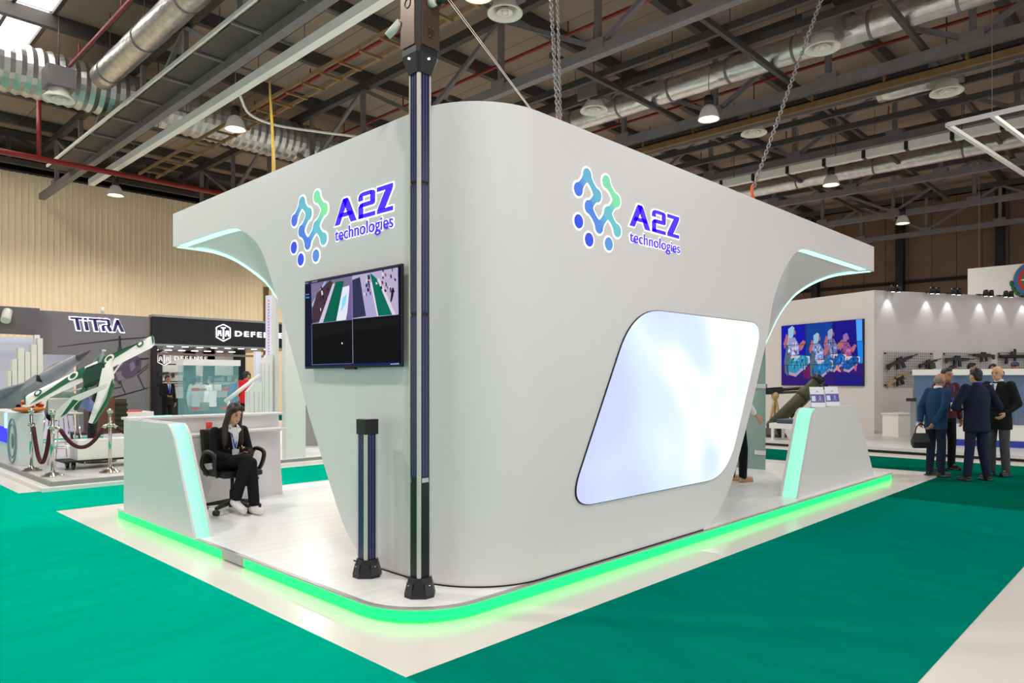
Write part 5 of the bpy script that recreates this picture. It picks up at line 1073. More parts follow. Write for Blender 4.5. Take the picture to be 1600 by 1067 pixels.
obj('box_body', MB().box(p + UP * 0.70, (0.34, 0.3, 0.2), R=R), m_wood, t); obj('lid', MB().box(p + UP * 0.815, (0.36, 0.32, 0.03), R=R), m_wood, t)
p = ca0 + cd * 2.45 + cn * 0.35; t = thing('equipment_case', 'tall black equipment case inside the display case', 'case', p + UP * 0.6); obj('case_body', MB().box(p + UP * 0.85, (0.36, 0.3, 0.5), R=R), m_gun, t, bevel=0.01); obj('latch', MB().box(p + UP * 0.9 - cn * 0.155, (0.05, 0.01, 0.06), R=R), m_gray, t)
p = DD(1427, 594, 15.55); t = thing('grey_bollard', 'plain grey post with a black tip beside the display case', 'post', (p.x, p.y, RP)); obj('post', MB().bb((p.x - 0.045, p.y - 0.045, RP), (p.x + 0.045, p.y + 0.045, 1.08)), m_gray, t); obj('tip', MB().bar(Vector((p.x, p.y, 1.12)) - RT * 0.14, Vector((p.x, p.y, 1.12)) + RT * 0.05, 0.07), m_black, t)
p = DD(1405, 594, 18.1); t = thing('display_plinth', 'low white box plinth standing against the gun wall', 'plinth', (p.x, p.y, RP)); R = Matrix((g_d, -g_n, UP)).transposed()
obj('plinth_body', MB().box(Vector((p.x, p.y, 0.40)), (0.58, 0.5, 0.56), R=R), m_white, t); obj('plinth_top', MB().box(Vector((p.x, p.y, 0.695)), (0.64, 0.56, 0.03), R=R), m_white, t)
# ---- mortar, tripod gun, table
md = 17.4
base = DD(1208, 664, md + 0.5); muz = DD(1281, 590, md + 0.4); d = (muz - base).normalized()
t = thing('mortar', 'large olive green mortar tube tilted on a base plate', 'mortar', (base.x, base.y, RP))
obj('barrel', MB().tube([base, base + (muz - base) * 0.62, base + (muz - base) * 0.64, muz], [0.155, 0.14, 0.13, 0.125], 20), m_olive, t); obj('muzzle_ring', MB().tube([muz - d * 0.12, muz + d * 0.02], 0.16, 20), m_gun, t)
obj('collar', MB().tube([base + (muz - base) * 0.60, base + (muz - base) * 0.72], 0.165, 20), m_olive, t); o_ = base + (muz - base) * 0.66; obj('recoil_rod', MB().tube([o_ + RT * 0.2 - UP * 0.06, o_ + RT * 0.2 - UP * 0.06 - d * 0.75], 0.035, 10), m_olive, t)
obj('bracket', MB().bar(o_, o_ + RT * 0.22 - UP * 0.06, 0.09), m_olive, t); obj('breech', MB().ell(base, (0.17, 0.17, 0.14)), m_olive, t)
obj('base_plate', MB().loft([[base + Vector((r * math.cos(q), r * math.sin(q), zz - base.z)) for q in [k * math.pi / 4 for k in range(8)]] for r, zz in ((0.36, RP + 0.002), (0.32, RP + 0.08), (0.16, base.z - 0.05))], smooth=False), m_gun, t)
ta = DD(1211, 618, 18.9); t = thing('tripod_gun', 'long black machine gun on a yellow tripod', 'weapon', (ta.x, ta.y, RP)); foot_z = 0.5
for fx in (1200, 1210, 1223): f_ = DD(fx, 661, 18.9 + (0.3 if fx == 1210 else 0)); obj('tripod_leg', MB().tube([ta, Vector((f_.x, f_.y, RP + 0.02))], 0.035, 8), m_tan, t)
obj('head', MB().ell(ta, (0.1, 0.1, 0.12)), m_tan, t); obj('receiver', MB().bar(DD(1192, 611, 18.9), DD(1222, 609, 18.9), 0.12, 0.16), m_gun, t); obj('barrel', MB().tube([DD(1216, 609, 18.9), DD(1292, 604, 18.9)], 0.045, 10), m_gun, t); obj('gas_tube', MB().tube([DD(1196, 614.5, 18.9), DD(1254, 612, 18.9)], 0.035, 8), m_olive, t); obj('muzzle', MB().tube([DD(1282, 605, 18.9), DD(1292, 604, 18.9)], 0.07, 10), m_gun, t)
tb0 = DD(1240, 660, 17.0); t = thing('low_table', 'low white table with a slate blue pad in front of the mortar', 'table', (tb0.x, tb0.y, RP)); ztb = tb0.z
obj('table_top', MB().bb((tb0.x - 0.35, tb0.y - 0.9, ztb - 0.14), (tb0.x + 0.35, tb0.y + 0.45, ztb - 0.02)), m_white, t); 
for a_, b_ in ((-0.3, -0.8), (0.3, -0.8), (-0.3, 0.38), (0.3, 0.38)): obj('leg', MB().bb((tb0.x + a_ - 0.03, tb0.y + b_ - 0.03, RP), (tb0.x + a_ + 0.03, tb0.y + b_ + 0.03, ztb - 0.14)), m_white, t)
t = thing('slate_pad', 'slate blue display pad lying on the low white table', 'pad', (tb0.x, tb0.y, ztb - 0.02)); obj('pad', MB().bb((tb0.x - 0.3, tb0.y - 0.8, ztb - 0.02), (tb0.x + 0.3, tb0.y + 0.3, ztb + 0.08)), M('slate_fabric', (62, 74, 90), rough=0.7), t, bevel=0.02)
# ---- frosted door inside the booth opening
t = thing('glass_door', 'frosted greenish glass door with steel hinge inside the booth', 'door', (10.98, 5.4, PH)); obj('door_leaf', MB().bb((10.97, 4.95, PH + 0.01), (10.985, 5.85, 2.15)), M('frosted_glass', (150, 180, 170), rough=0.35, alpha=0.85, var=0.05, scale=1.5), t)
for z in (0.35, 1.42): obj('hinge', MB().bb((10.95, 4.93, z), (11.0, 5.12, z + 0.07)), m_chrome, t)
# ---- people behind the case
for lb, px_, look, H in (('visitor in olive camouflage jacket behind the display case', 1487, dict(top=camo, trousers=blackc, hair=m_hairb), 1.80), ('dark haired visitor in black behind the display case', 1517, dict(top=blackc, trousers=blackc, hair=m_hairb), 1.88), ('visitor with long dark hair behind the display case', 1552, dict(top=maroon, trousers=blackc, hair=m_hairbr, hair_style='long'), 1.84), ('visitor in grey blue cap behind the display case', 1586, dict(top=whitec, trousers=blackc, hair=cloth('grey_blue_cap', (74, 80, 104)), hair_style='cap'), 1.90)):
    p = DD(px_, 594, 18.2 if px_ == 1517 else 17.6); look.update(skin=m_skin2); stand_person(lb, (p.x, p.y, RP), -F2 * 0.6 + R2 * 0.6 * (1 if px_ % 2 else -1), H, look, voxel=0.014, hands=True)
# ---- hanging emblem panel
ex = 28.0; pa = PX(1512, 420, ex); t = thing('emblem_panel', 'tall white hanging panel with a round star emblem', 'panel', (ex, pa.y, 3.2))
obj('panel_board', MB().bb((ex, pa.y - 8, 3.2), (ex + 0.3, pa.y, pa.z)), m_white, t)
for k in (0.3, 3.9, 7.6): obj('hanger', MB().tube([(ex + 0.15, pa.y - k, pa.z), (ex + 0.15, pa.y - k, 10.7)], 0.012, 6), m_steel, t)
ec = PX(1619, 436, ex - 0.02); er = 0.62
def edisc(name, r, col, o, n=32): obj(name, MB().prism([ec + Vector((-o, r * math.cos(k * 2 * math.pi / n), r * math.sin(k * 2 * math.pi / n))) for k in range(n)], (-0.015, 0, 0)), M('emblem_' + name, col, rough=0.4, var=0.0), t)
edisc('gold_rim', er, (186, 150, 70), 0.0); edisc('blue_ring', er * 0.96, (40, 104, 160), 0.015); edisc('red_ring', er * 0.78, (176, 44, 40), 0.03); edisc('green_ring', er * 0.60, (34, 110, 66), 0.045)
obj('star', MB().prism([ec + Vector((-0.06, (er * (0.66 if k % 2 == 0 else 0.28)) * math.cos(k * math.pi / 8 + math.pi / 8 * 0), (er * (0.66 if k % 2 == 0 else 0.28)) * math.sin(k * math.pi / 8))) for k in range(16)], (-0.02, 0, 0)), m_white, t)
for k in range(11):
    q = math.pi + math.pi * (k + 0.5) / 11; c = ec + Vector((-0.03, er * 1.05 * math.cos(q), er * 1.05 * math.sin(q))); obj('wreath_leaf', MB().ell(c, (0.02, 0.06, 0.11), R=Matrix.Rotation(q, 3, 'X'), nu=8, nv=6), M('emblem_leaf_green', (26, 96, 50), rough=0.5), t)
# ================================================================== STANDS ON THE LEFT
m_grey_w = M('grey_stand_wall', (116, 110, 116), rough=0.55, var=0.03, scale=0.8)
m_lav = M('lavender_lit_panel', (206, 204, 220), rough=0.5, em=0.25, var=0.08, scale=0.5)
m_blackw = M('black_gloss_panel', (14, 14, 20), rough=0.25)
m_letw = M('white_lit_letter', (245, 246, 255), em=1.6, var=0.0)
m_indigo = M('indigo_letter', (44, 30, 96), rough=0.4, em=0.12)
m_jet = M('jet_grey', (150, 152, 160), rough=0.45, var=0.12, scale=3)
m_green = M('aircraft_green', (0, 92, 56), rough=0.35)
m_gold = M('polished_steel', (206, 204, 196), rough=0.12, metal=0.95, var=0.02)
m_rope = M('burgundy_rope', (70, 16, 26), rough=0.8, var=0.2, scale=40)
m_rust = M('red_plastic_seat', (206, 46, 42), rough=0.4)
LPZ = 0.12
lp = thing('left_stand_platform', 'white raised platform with grey edge strip under the aircraft models', 'platform', (2.52, 11.42, 0))
obj('deck', MB().bb((2.66, 11.56, 0.0), (5.35, 19.6, LPZ)), m_platg, lp); obj('edge_strip', MB().bb((2.62, 11.52, 0.0), (5.35, 11.56, LPZ + 0.002)).bb((2.62, 11.56, 0.0), (2.66, 19.6, LPZ + 0.002)), m_gray, lp)
obj('skirt', MB().bb((2.5, 11.40, 0), (5.35, 11.52, 0.06)).bb((2.5, 11.52, 0), (2.62, 19.6, 0.06)), m_white, lp)
sp_ = thing('staircase_stand_platform', 'white platform carrying the stepped staircase panels', 'platform', (5.4, 11.9, 0)); obj('deck', MB().bb((5.42, 11.95, 0.0), (12.4, 19.6, 0.1)), m_deck, sp_); obj('edge_strip', MB().bb((5.42, 11.88, 0), (12.4, 11.95, 0.102)), m_gray, sp_); obj('skirt', MB().bb((5.42, 11.72, 0), (12.4, 11.88, 0.05)), m_white, sp_)
# ---- grey helicopter wall
TY = 22.4
def TP(x, y, o=0.0): p = PY(x, y, TY); p.y -= o; return p
tw = thing('helicopter_wall', 'tall grey stand wall printed with a helicopter', 'display wall', (TP(150, 600).x, TY, 0))
xA, xB, xC, xM = TP(-60, 500).x, TP(58.5, 500).x, TP(233, 500).x, TP(122, 560).x; zH = TP(60, 484.5).z; zL = TP(58, 553).z; zI = TP(30, 523).z
obj('header_panel', MB().bb((xB, TY, zL), (xM, TY + 0.2, zH)), m_grey_w, tw); obj('main_panel', MB().bb((xM, TY, 0), (xC, TY + 0.2, zH)), m_grey_w, tw)
side = thing('side_header', 'dark grey header beam over the lit white display bars', 'display wall', (xA, TY - 0.4, 0)); obj('header_panel', MB().bb((xA, TY - 0.35, zI), (xB - 0.02, TY - 0.1, zH + 0.02)), M('dark_grey_wall', (92, 88, 92), rough=0.55), side)
obj('lit_backdrop', MB().bb((xA, TY + 1.2, 0), (xM + 0.2, TY + 1.3, zL + 0.5)), m_lav, side); obj('end_post', MB().bb((xB - 0.14, TY - 0.35, 0), (xB - 0.02, TY - 0.2, zI)), m_white, side)
for k, (a, b, y) in enumerate(((2, 7, 580), (8, 16, 562), (17, 27, 545), (28, 36, 551), (37, 46, 540), (47, 55, 530))):
    p, q = TP(a, y, 0.8), TP(b, y, 0.8); tag(obj('display_bar', MB().bb((p.x, TY - 0.8, 0), (q.x, TY - 0.55, p.z)), m_offw), ('shortest white display bar below the dark grey header', 'second shortest white display bar below the dark grey header', 'white display bar between the second shortest and the lower bar', 'white display bar dipping lower between two taller bars', 'second tallest white display bar below the dark grey header', 'tallest white display bar below the dark grey header')[k], 'display bar', 'white display bars of different heights')
# print: helicopter and mountain mark
def conv_t(x, y): return TP(x / 5.3333, 480 + y / 5.3333)
dk, gd, pu_ = (28, 24, 28), (58, 50, 60), (84, 66, 92)
hp_ = [(dk, [(480, 328), (990, 262), (1240, 246), (1240, 254), (1000, 274), (480, 333)]), (dk, [(988, 240), (1006, 240), (1012, 380), (990, 380)]), (gd, [(980, 330), (1016, 330), (1018, 385), (982, 385)]), (pu_, [(890, 540), (960, 470), (1040, 500), (1060, 600), (980, 620), (900, 610)]), ((120, 112, 124), [(960, 540), (1010, 530), (1050, 600), (985, 612)]), (pu_, [(1020, 480), (1060, 430), (1140, 405), (1180, 430), (1172, 520), (1120, 580), (1050, 600), (1010, 560)]), ((120, 108, 128), [(1080, 470), (1110, 450), (1130, 500), (1090, 540)]), ((58, 44, 66), [(1130, 440), (1165, 430), (1160, 480), (1135, 490)]), (dk, [(1160, 425), (1240, 420), (1240, 432), (1175, 440)]), (dk, [(1140, 570), (1235, 492), (1238, 498), (1146, 576)]), (dk, [(1140, 548), (1235, 470), (1238, 476), (1146, 554)]), (gd, [(975, 618), (1010, 612), (1016, 640), (990, 645)]), (dk, [(930, 748), (1045, 720), (1232, 668), (1232, 676), (1045, 730), (940, 760)]), (dk, [(1005, 640), (1012, 640), (1050, 722), (1043, 726)]), (dk, [(1134, 574), (1158, 574), (1206, 680), (1199, 684), (1152, 582)]), (dk, [(880, 690), (1010, 660), (1012, 667), (880, 698)])]
wt = (226, 224, 228)
hp_ += [(wt, [(950, 862), (1006, 800), (1010, 806), (956, 864)]), (wt, [(1006, 800), (1062, 858), (1056, 860), (1004, 808)]), (wt, [(985, 845), (1006, 822), (1030, 846), (1024, 846), (1006, 830), (991, 848)]), (wt, [(1000, 860), (1012, 846), (1026, 860), (1020, 860), (1012, 852), (1006, 862)])]
picture(tw, 'wall_print', hp_, conv_t, Vector((0, -1, 0)), MV('wall_print_ink', rough=0.55), step=0.0008)
a_, b_ = conv_t(905, 912), conv_t(1145, 905); letters(tw, 'ALPIN', a_ + Vector((0, -0.02, 0)), (1, 0, 0), UP, b_.x - a_.x, (conv_t(960, 868).z - a_.z), M('white_print', (226, 224, 228), rough=0.5), depth=0.006, gap=1.5)
# TITRA lettering built from strokes, slanted
ti = thing('lit_wall_letters', 'indigo slanted TITRA letters glowing white on the grey wall', 'sign', TP(150, 510)); x0, x1 = TP(110.5, 508).x, TP(191, 508).x; z0, z1 = (TP(112, 516).z + TP(188, 518.5).z) / 2, (TP(112, 496).z + TP(175, 499).z) / 2
ST = {'T': [[(0, .84), (.22, .84), (.22, 1), (0, 1)], [(.08, 0), (.145, 0), (.145, .9), (.08, .9)]], 'I': [[(.24, 0), (.305, 0), (.305, .72), (.24, .72)], [(.245, .82), (.31, .82), (.31, 1), (.245, 1)]], 'T2': [[(.34, .84), (.56, .84), (.56, 1), (.34, 1)], [(.42, 0), (.485, 0), (.485, .9), (.42, .9)]], 'R': [[(.56, 0), (.62, 0), (.62, .45), (.56, .45)], [(.56, .84), (.72, .84), (.72, 1), (.56, 1)], [(.69, .45), (.75, .5), (.75, .95), (.69, 1)], [(.56, .38), (.74, .42), (.74, .55), (.60, .52)], [(.66, .42), (.73, .42), (.77, 0), (.695, 0)]], 'A': [[(.76, 0), (.82, 0), (.93, .84), (.88, 1)], [(.87, .9), (.91, 1), (.93, 1), (1.0, 0), (.935, 0)]]}
for ch_, polys in ST.items():
    mb, hb = MB(), MB()
    for p in polys:
        q = [(x0 + (u + 0.05 * (v - 0.5) * -1) * (x1 - x0), z0 + v * (z1 - z0)) for u, v in p]; mb.prism([(u, TY - 0.06, z) for u, z in q], (0, -0.04, 0)); hb.prism([(u, TY - 0.02, z) for u, z in offset_poly(q, 0.022)], (0, -0.02, 0))
    obj('letter', mb, m_indigo, ti); obj('letter_backlight', hb, m_letw, ti)
for px_, py_ in ((5, 487), (153, 483)):
    p = TP(px_ + 3, py_, 0.3); t = thing('white_spotlight', 'white cylinder spotlight on the dark grey header' if px_ < 50 else 'white spotlight above the glowing wall letters', 'spotlight', p); d = Vector((-0.2, -0.5, -0.6)).normalized()
    kk_ = 1.0 if px_ < 50 else 0.45; obj('lamp_head', MB().tube([p, p + d * 0.36 * kk_], 0.11 * kk_, 14), m_offw, t); obj('bracket', MB().bar(p, p + Vector((0.25 * kk_, 0.4, -0.03)), 0.05 * kk_), m_offw, t)
# ---- black stand
AY = 22.3
def AP(x, y, o=0.0): p = PY(x, y, AY); p.y -= o; return p
bs = thing('black_stand', 'black exhibition stand with wide fascia and downlights', 'stand', (AP(330, 600).x, AY, 0))
xa, xb = xC + 0.05, AP(470, 500).x; zt, zb = AP(330, 500).z, AP(330, 540.5).z
obj('fascia', MB().bb((xa, AY, zb), (xb, AY + 0.3, zt)), m_blackw, bs); obj('cornice', MB().bb((xa, AY - 0.06, zt), (xb, AY + 0.3, zt + 0.06)), m_gray, bs); obj('fascia_edge', MB().bb((xa, AY - 0.03, zb - 0.05), (xb, AY + 0.02, zb + 0.01)), m_gray, bs)
obj('soffit', MB().bb((xa, AY + 0.05, zb - 0.03), (xb, AY + 4.2, zb)), m_blackw, bs); obj('pillar', MB().bb((xa, AY, 0), (AP(246, 600).x, AY + 0.3, zb)), m_blackw, bs); obj('back_wall', MB().bb((xa, AY + 4.2, 0), (xb, AY + 4.4, zt)), m_blackw, bs)
obj('second_edge', MB().bb((xa + 0.4, AY + 2.0, zb - 0.25), (xb, AY + 2.06, zb - 0.18)), M('pale_pink_edge', (208, 180, 170), rough=0.5), bs)
for k in range(8):
    x = lerp(xa + 0.7, xb - 1.0, k / 7); obj('downlight', MB().lathe([(0.0, 0), (0.09, 0), (0.1, 0.02)], (x, AY + 0.5, zb - 0.045), 14), M('downlight_glow', (250, 250, 255), em=4.0), bs); obj('downlight', MB().lathe([(0.0, 0), (0.11, 0), (0.12, 0.02)], (x + 0.1, AY + 3.4, zb - 0.045), 14), MATS['downlight_glow'], bs)
dl = bpy.data.lights.new('stand_light', 'AREA'); dl.shape = 'RECTANGLE'; dl.size = 5; dl.size_y = 0.3; dl.energy = 60; lo = bpy.data.objects.new('stand_light', dl); COL.objects.link(lo); lo.parent = bs; lo.location = (0, 3.3, zb - 0.08)
m_gpan = M('grey_lit_panel', (170, 164, 158), rough=0.6)
for k in range(3):
    for j in range(3):
        xq = lerp(AP(248, 600).x + 1.6, AP(375, 600).x + 1.2, k / 3); wq = 1.15; obj('back_panel', MB().bb((xq, AY + 4.12, 0.9 + j * 0.62), (xq + wq, AY + 4.2, 1.48 + j * 0.62)), m_gpan, bs)
def shield(parent, cx, cz, h, y, mat, m2):
    w_ = h * 0.42; mb = MB(); P = [(-w_, .30), (-w_ * .45, .42), (0, .5), (w_ * .45, .42), (w_, .30), (w_, -.28), (0, -.5), (-w_, -.28)]
    for i in range(8):
        a, b = P[i], P[(i + 1) % 8]; mb.bar((cx + a[0] * 1, y, cz + a[1] * h), (cx + b[0], y, cz + b[1] * h), h * 0.05, 0.02, up=Vector((0, 1, 0)))
    obj('shield_outline', mb, mat, parent)
    for k in (-1, 1):
        c = cx + k * w_ * 0.55; obj('shield_letter', MB().bar((c - .09 * h, y, cz - .2 * h), (c - .05 * h, y, cz + .12 * h), .06 * h, .02, up=Vector((0, 1, 0))).bar((c + .09 * h, y, cz - .2 * h), (c + .05 * h, y, cz + .12 * h), .06 * h, .02, up=Vector((0, 1, 0))).bar((c - .08 * h, y, cz + .1 * h), (c + .08 * h, y, cz + .1 * h), .05 * h, .02, up=Vector((0, 1, 0))).bar((c - .08 * h, y, cz - .05 * h), (c + .08 * h, y, cz - .05 * h), .05 * h, .02, up=Vector((0, 1, 0))), mat, parent)
    obj('shield_letter', MB().bar((cx, y, cz - .38 * h), (cx, y, cz + .3 * h), .075 * h, .02, up=Vector((0, 1, 0))).bar((cx - .14 * h, y, cz + .3 * h), (cx + .14 * h, y, cz + .3 * h), .07 * h, .02, up=Vector((0, 1, 0))), mat, parent)
sg = thing('fascia_sign', 'glowing white shield logo and DEFENSE lettering on the black fascia', 'sign', AP(380, 520)); c = AP(348, 520); shield(sg, c.x, c.z, AP(348, 507).z - AP(348, 533).z, AY - 0.05, m_letw, None)
a_, b_ = AP(366.5, 525.5), AP(441, 528); letters(sg, 'DEFENSE', a_ + Vector((0, -0.03, 0)), (1, 0, 0), UP, b_.x - a_.x, AP(366.5, 517).z - a_.z, m_letw, depth=0.03, bold=0.02, gap=1.35)
IY = AY + 4.15
def IP(x, y): return PY(x, y, IY)
sg = thing('inner_wall_sign', 'silver shield logo and DEFENSE lettering inside the black stand', 'sign', IP(280, 560)); m_silv = M('silver_letter', (214, 208, 208), rough=0.4, em=0.35); c = IP(255.5, 560); shield(sg, c.x, c.z, IP(255, 549).z - IP(255, 571).z, IY - 0.05, m_silv, None)
a_, b_ = IP(271.5, 563), IP(323, 564); letters(sg, 'DEFENSE', a_ + Vector((0, -0.03, 0)), (1, 0, 0), UP, b_.x - a_.x, IP(271.5, 556).z - a_.z, m_silv, depth=0.03, bold=0.02, gap=1.3)
for k, (px_, py_) in enumerate(((262, 583), (300, 590), (345, 588), (262, 600), (352, 603))):
    p = IP(px_, py_); t = thing('mounted_rifle', 'small dark rifle mounted on the back panels of the black stand', 'weapon', p, group='rifles on the black stand wall'); y = IY - 0.09
    obj('barrel', MB().tube([(p.x, y, p.z), (p.x + 0.75, y, p.z + 0.04)], 0.02, 6), m_gun, t); obj('stock', MB().prism([(p.x - 0.35, y - 0.02, p.z - 0.1), (p.x, y - 0.02, p.z - 0.03), (p.x, y - 0.02, p.z + 0.05), (p.x - 0.35, y - 0.02, p.z + 0.02)], (0, 0.04, 0)), m_gun, t); obj('magazine', MB().bb((p.x + 0.1, y - 0.02, p.z - 0.16), (p.x + 0.2, y + 0.02, p.z)), m_gun, t)
# visitors of the black stand
for lb, px_, d_, fc, H, look in (('man in black suit with blue tie reaching across the black stand counter', 261, 21.9, R2 * 0.8 - F2 * 0.5, 1.70, dict(top=blackc, trousers=blackc, collar=whitec, tie=m_lan)), ('person in red jersey beside the staircase handrail', 384, 19.3, F2 * 0.8 + R2 * 0.3, 1.70, dict(top=redc, trousers=blackc, jacket=False, hem=0.85, sleeve=0.35)), ('person in royal blue shirt bending at the black stand', 365, 19.8, R2 * 0.5 + F2 * 0.6, 1.58, dict(top=bluec, trousers=navyt, jacket=False, hem=0.85)), ('man in dark suit with white shirt behind the red jersey', 388, 22.5, -F2 * 0.9 - R2 * 0.3, 1.80, dict(top=navy, trousers=navyt, collar=whitec)), ('visitor in light grey shirt behind the glass showcase', 309, 19.5, F2 * 0.9 - R2 * 0.2, 1.68, dict(top=greyc, trousers=jeans, jacket=False, hem=0.85)), ('visitor in pale shirt leaning behind the glass showcase', 330, 18.6, -R2 * 0.7 + F2 * 0.2, 1.55, dict(top=whitec, trousers=blackc, jacket=False, hem=0.85))):
    p = DD(px_, 594, d_); look.setdefault('skin', m_skin2); stand_person(lb, (p.x, p.y, 0.1 if p.y < 19.75 and 5.42 < p.x < 12.4 else 0.0), fc, H, look, voxel=0.014, arms=dict(elR=(0.27, 0.1, 1.15), wrR=(0.2, 0.33, 1.1)))
# ---- glass showcase with shelves
gd_ = 14.2; gx = DD(275, 600, gd_); sc = thing('glass_showcase', 'tall glass showcase with white top and red price tags', 'showcase', (DD(315, 650, gd_).x, DD(315, 650, gd_).y, 0.1))
ga = DD(288, 600, gd_); gb = DD(352, 600, gd_); hx_ = Vector((gb.x - ga.x, gb.y - ga.y, 0)); gw_ = hx_.length; gxd = Vector((1, 0, 0)); 
# box aligned with the hall: corner nearest the camera at pixel 288
q0 = Vector((ga.x, ga.y, 0)); lx = gw_ / 0.72 * 0.98; ly = 0.32; ztop, zcap = DD(300, 570.5, gd_).z, DD(300, 561, gd_).z
def sb(name, x0_, x1_, y0_, y1_, z0_, z1_, m): return obj(name, MB().bb((q0.x + x0_, q0.y + y0_, z0_), (q0.x + x1_, q0.y + y1_, z1_)), m, sc)
m_glassc = M('aqua_glass', (150, 215, 220), rough=0.03, alpha=0.14, var=0.0)
sb('cap', -0.03, lx + 0.03, -0.03, ly + 0.03, ztop, zcap, m_white); sb('base', 0, lx, 0, ly, 0.1, 0.55, m_white)
for a in ((0, lx, -0.004, 0.004), (0, lx, ly - 0.008, ly), (-0.004, 0.004, 0, ly), (lx - 0.008, lx, 0, ly)): sb('glass_pane', *a, 0.55, ztop, m_glassc)
for z in (0.92, 1.32): sb('shelf', 0.01, lx - 0.01, 0.01, ly - 0.01, z, z + 0.012, m_glassc)
for k, (u, z) in enumerate(((0.14, 1.332), (0.70, 1.332), (0.14, 0.932), (0.68, 0.932))): tag(obj('price_tag', MB().bb((q0.x + u * lx, q0.y + 0.03, z), (q0.x + u * lx + 0.16, q0.y + 0.05, z + 0.06)), m_rust), 'small red price tag on a shelf of the glass showcase', 'tag', 'red price tags in the showcase')
for k, (u, z, h) in enumerate(((0.3, 1.332, 0.05), (0.58, 1.332, 0.13), (0.35, 0.932, 0.16), (0.12, 0.55, 0.2), (0.5, 0.55, 0.18))): tag(obj('boxed_product', MB().bb((q0.x + u * lx, q0.y + 0.1, z), (q0.x + u * lx + 0.15, q0.y + 0.22, z + h)), [m_tan, m_white, m_gray, m_white, m_gray][k], bevel=0.006), ['flat tan product box on the upper showcase shelf', 'white product box on the upper showcase shelf', 'grey product box on the lower showcase shelf', 'white carton at the bottom of the glass showcase', 'grey carton at the bottom of the glass showcase'][k], 'box')
# ---- red and white tables with chairs behind the counter
p = DD(206, 652, 15.5); t = thing('cafe_table', 'white table with red edge pieces behind the reception counter', 'table', (p.x, p.y, LPZ)); zt2 = DD(206, 643, 15.5).z
obj('table_top', MB().bb((p.x - 0.35, p.y - 0.3, zt2 - 0.12), (p.x + 0.35, p.y + 0.3, zt2)), m_white, t); obj('leg', MB().bb((p.x - 0.05, p.y - 0.05, LPZ), (p.x + 0.05, p.y + 0.05, zt2 - 0.12)), m_white, t)
t2 = tag(obj('red_tray', MB().bb((p.x - 0.2, p.y - 0.2, zt2), (p.x + 0.15, p.y + 0.1, zt2 + 0.03)), m_rust, bevel=0.008), 'red tray lying on the white cafe table', 'tray')
p = DD(183, 665, 14.9); t = thing('red_topped_box', 'white box with red top behind the stanchion', 'box', (p.x, p.y, LPZ)); zz = DD(183, 657, 14.9).z; obj('box_body', MB().bb((p.x - 0.2, p.y - 0.2, LPZ), (p.x + 0.2, p.y + 0.2, zz - 0.03)), m_white, t); obj('box_top', MB().bb((p.x - 0.21, p.y - 0.21, zz - 0.03), (p.x + 0.21, p.y + 0.21, zz)), m_rust, t)
# ---- stepped staircase panels and handrail
SY = 12.3
def SP(x, y): return PY(x, y, SY)
st = thing('staircase', 'white staircase with stepped slatted side and sloping handrail', 'staircase', (SP(410, 700).x, SY, 0.1))
for k, (a, b, yl, yr) in enumerate(((371, 386.5, 652, 643), (386.5, 409.5, 612, 597), (410, 427.5, 568, 554))):
    p0_, p1_ = SP(a, yl), SP(b, yr); obj('side_panel', MB().prism([(p0_.x, SY, 0.1), (p1_.x, SY, 0.1), (p1_.x, SY, p1_.z), (p1_.x - 0.12, SY, p1_.z), (p0_.x, SY, p0_.z)], (0, 0.1, 0)), m_boothw, st)
    n_ = int((p1_.x - p0_.x) / 0.09)
    for j in range(n_):
        x_ = p0_.x + 0.04 + j * 0.09; obj('slat', MB().bb((x_, SY - 0.02, 0.1), (x_ + 0.05, SY, min(p0_.z, p1_.z))), m_boothw, st)
h0, h1 = SP(352, 627), SP(406, 586); obj('handrail', MB().tube([h0, h1], 0.035, 10), m_white, st); obj('baluster', MB().tube([SP(357, 623), (SP(357, 623).x, SY, 0.1)], 0.025, 8), m_white, st)
p = SP(410, 550); obj('newel', MB().bb((SP(404, 600).x, SY + 0.1, 0.1), (SP(412, 600).x, SY + 0.2, SP(408, 549).z)), m_lav, st)
p0_, p1_ = SP(434, 700), SP(465, 700); zt3 = 3.4
tw2 = thing('tower_panel', 'tall pale tower panel beside the staircase with a lit edge', 'panel', (p0_.x, SY - 0.3, 0.1)); obj('panel_board', MB().bb((p0_.x, SY - 0.30, 0.1), (p1_.x, SY - 0.16, zt3)), m_boothw, tw2)
p0_, p1_ = SP(428.5, 700), SP(433.5, 700); obj('edge_post', MB().bb((p0_.x, SY - 0.05, 0.1), (p1_.x, SY + 0.1, zt3)), m_white, tw2)
ey = 14.5; pe0, pe1 = PY(420, 500, ey), PY(433, 500, ey); lc = thing('lit_column', 'white lit column with coloured dots along its edge', 'column', (pe0.x, ey, 0)); obj('column_body', MB().bb((pe0.x, ey, 0.1), (pe1.x, ey + 0.15, 3.4)), m_lav, lc)
for k in range(22): obj('edge_dot', MB().bb((pe0.x - 0.012, ey - 0.006, 1.9 + k * 0.065), (pe0.x + 0.012, ey + 0.02, 1.925 + k * 0.065)), M('red_led_dot', (220, 60, 80), em=0.6) if k % 2 else M('blue_led_dot', (90, 100, 230), em=0.6), lc)
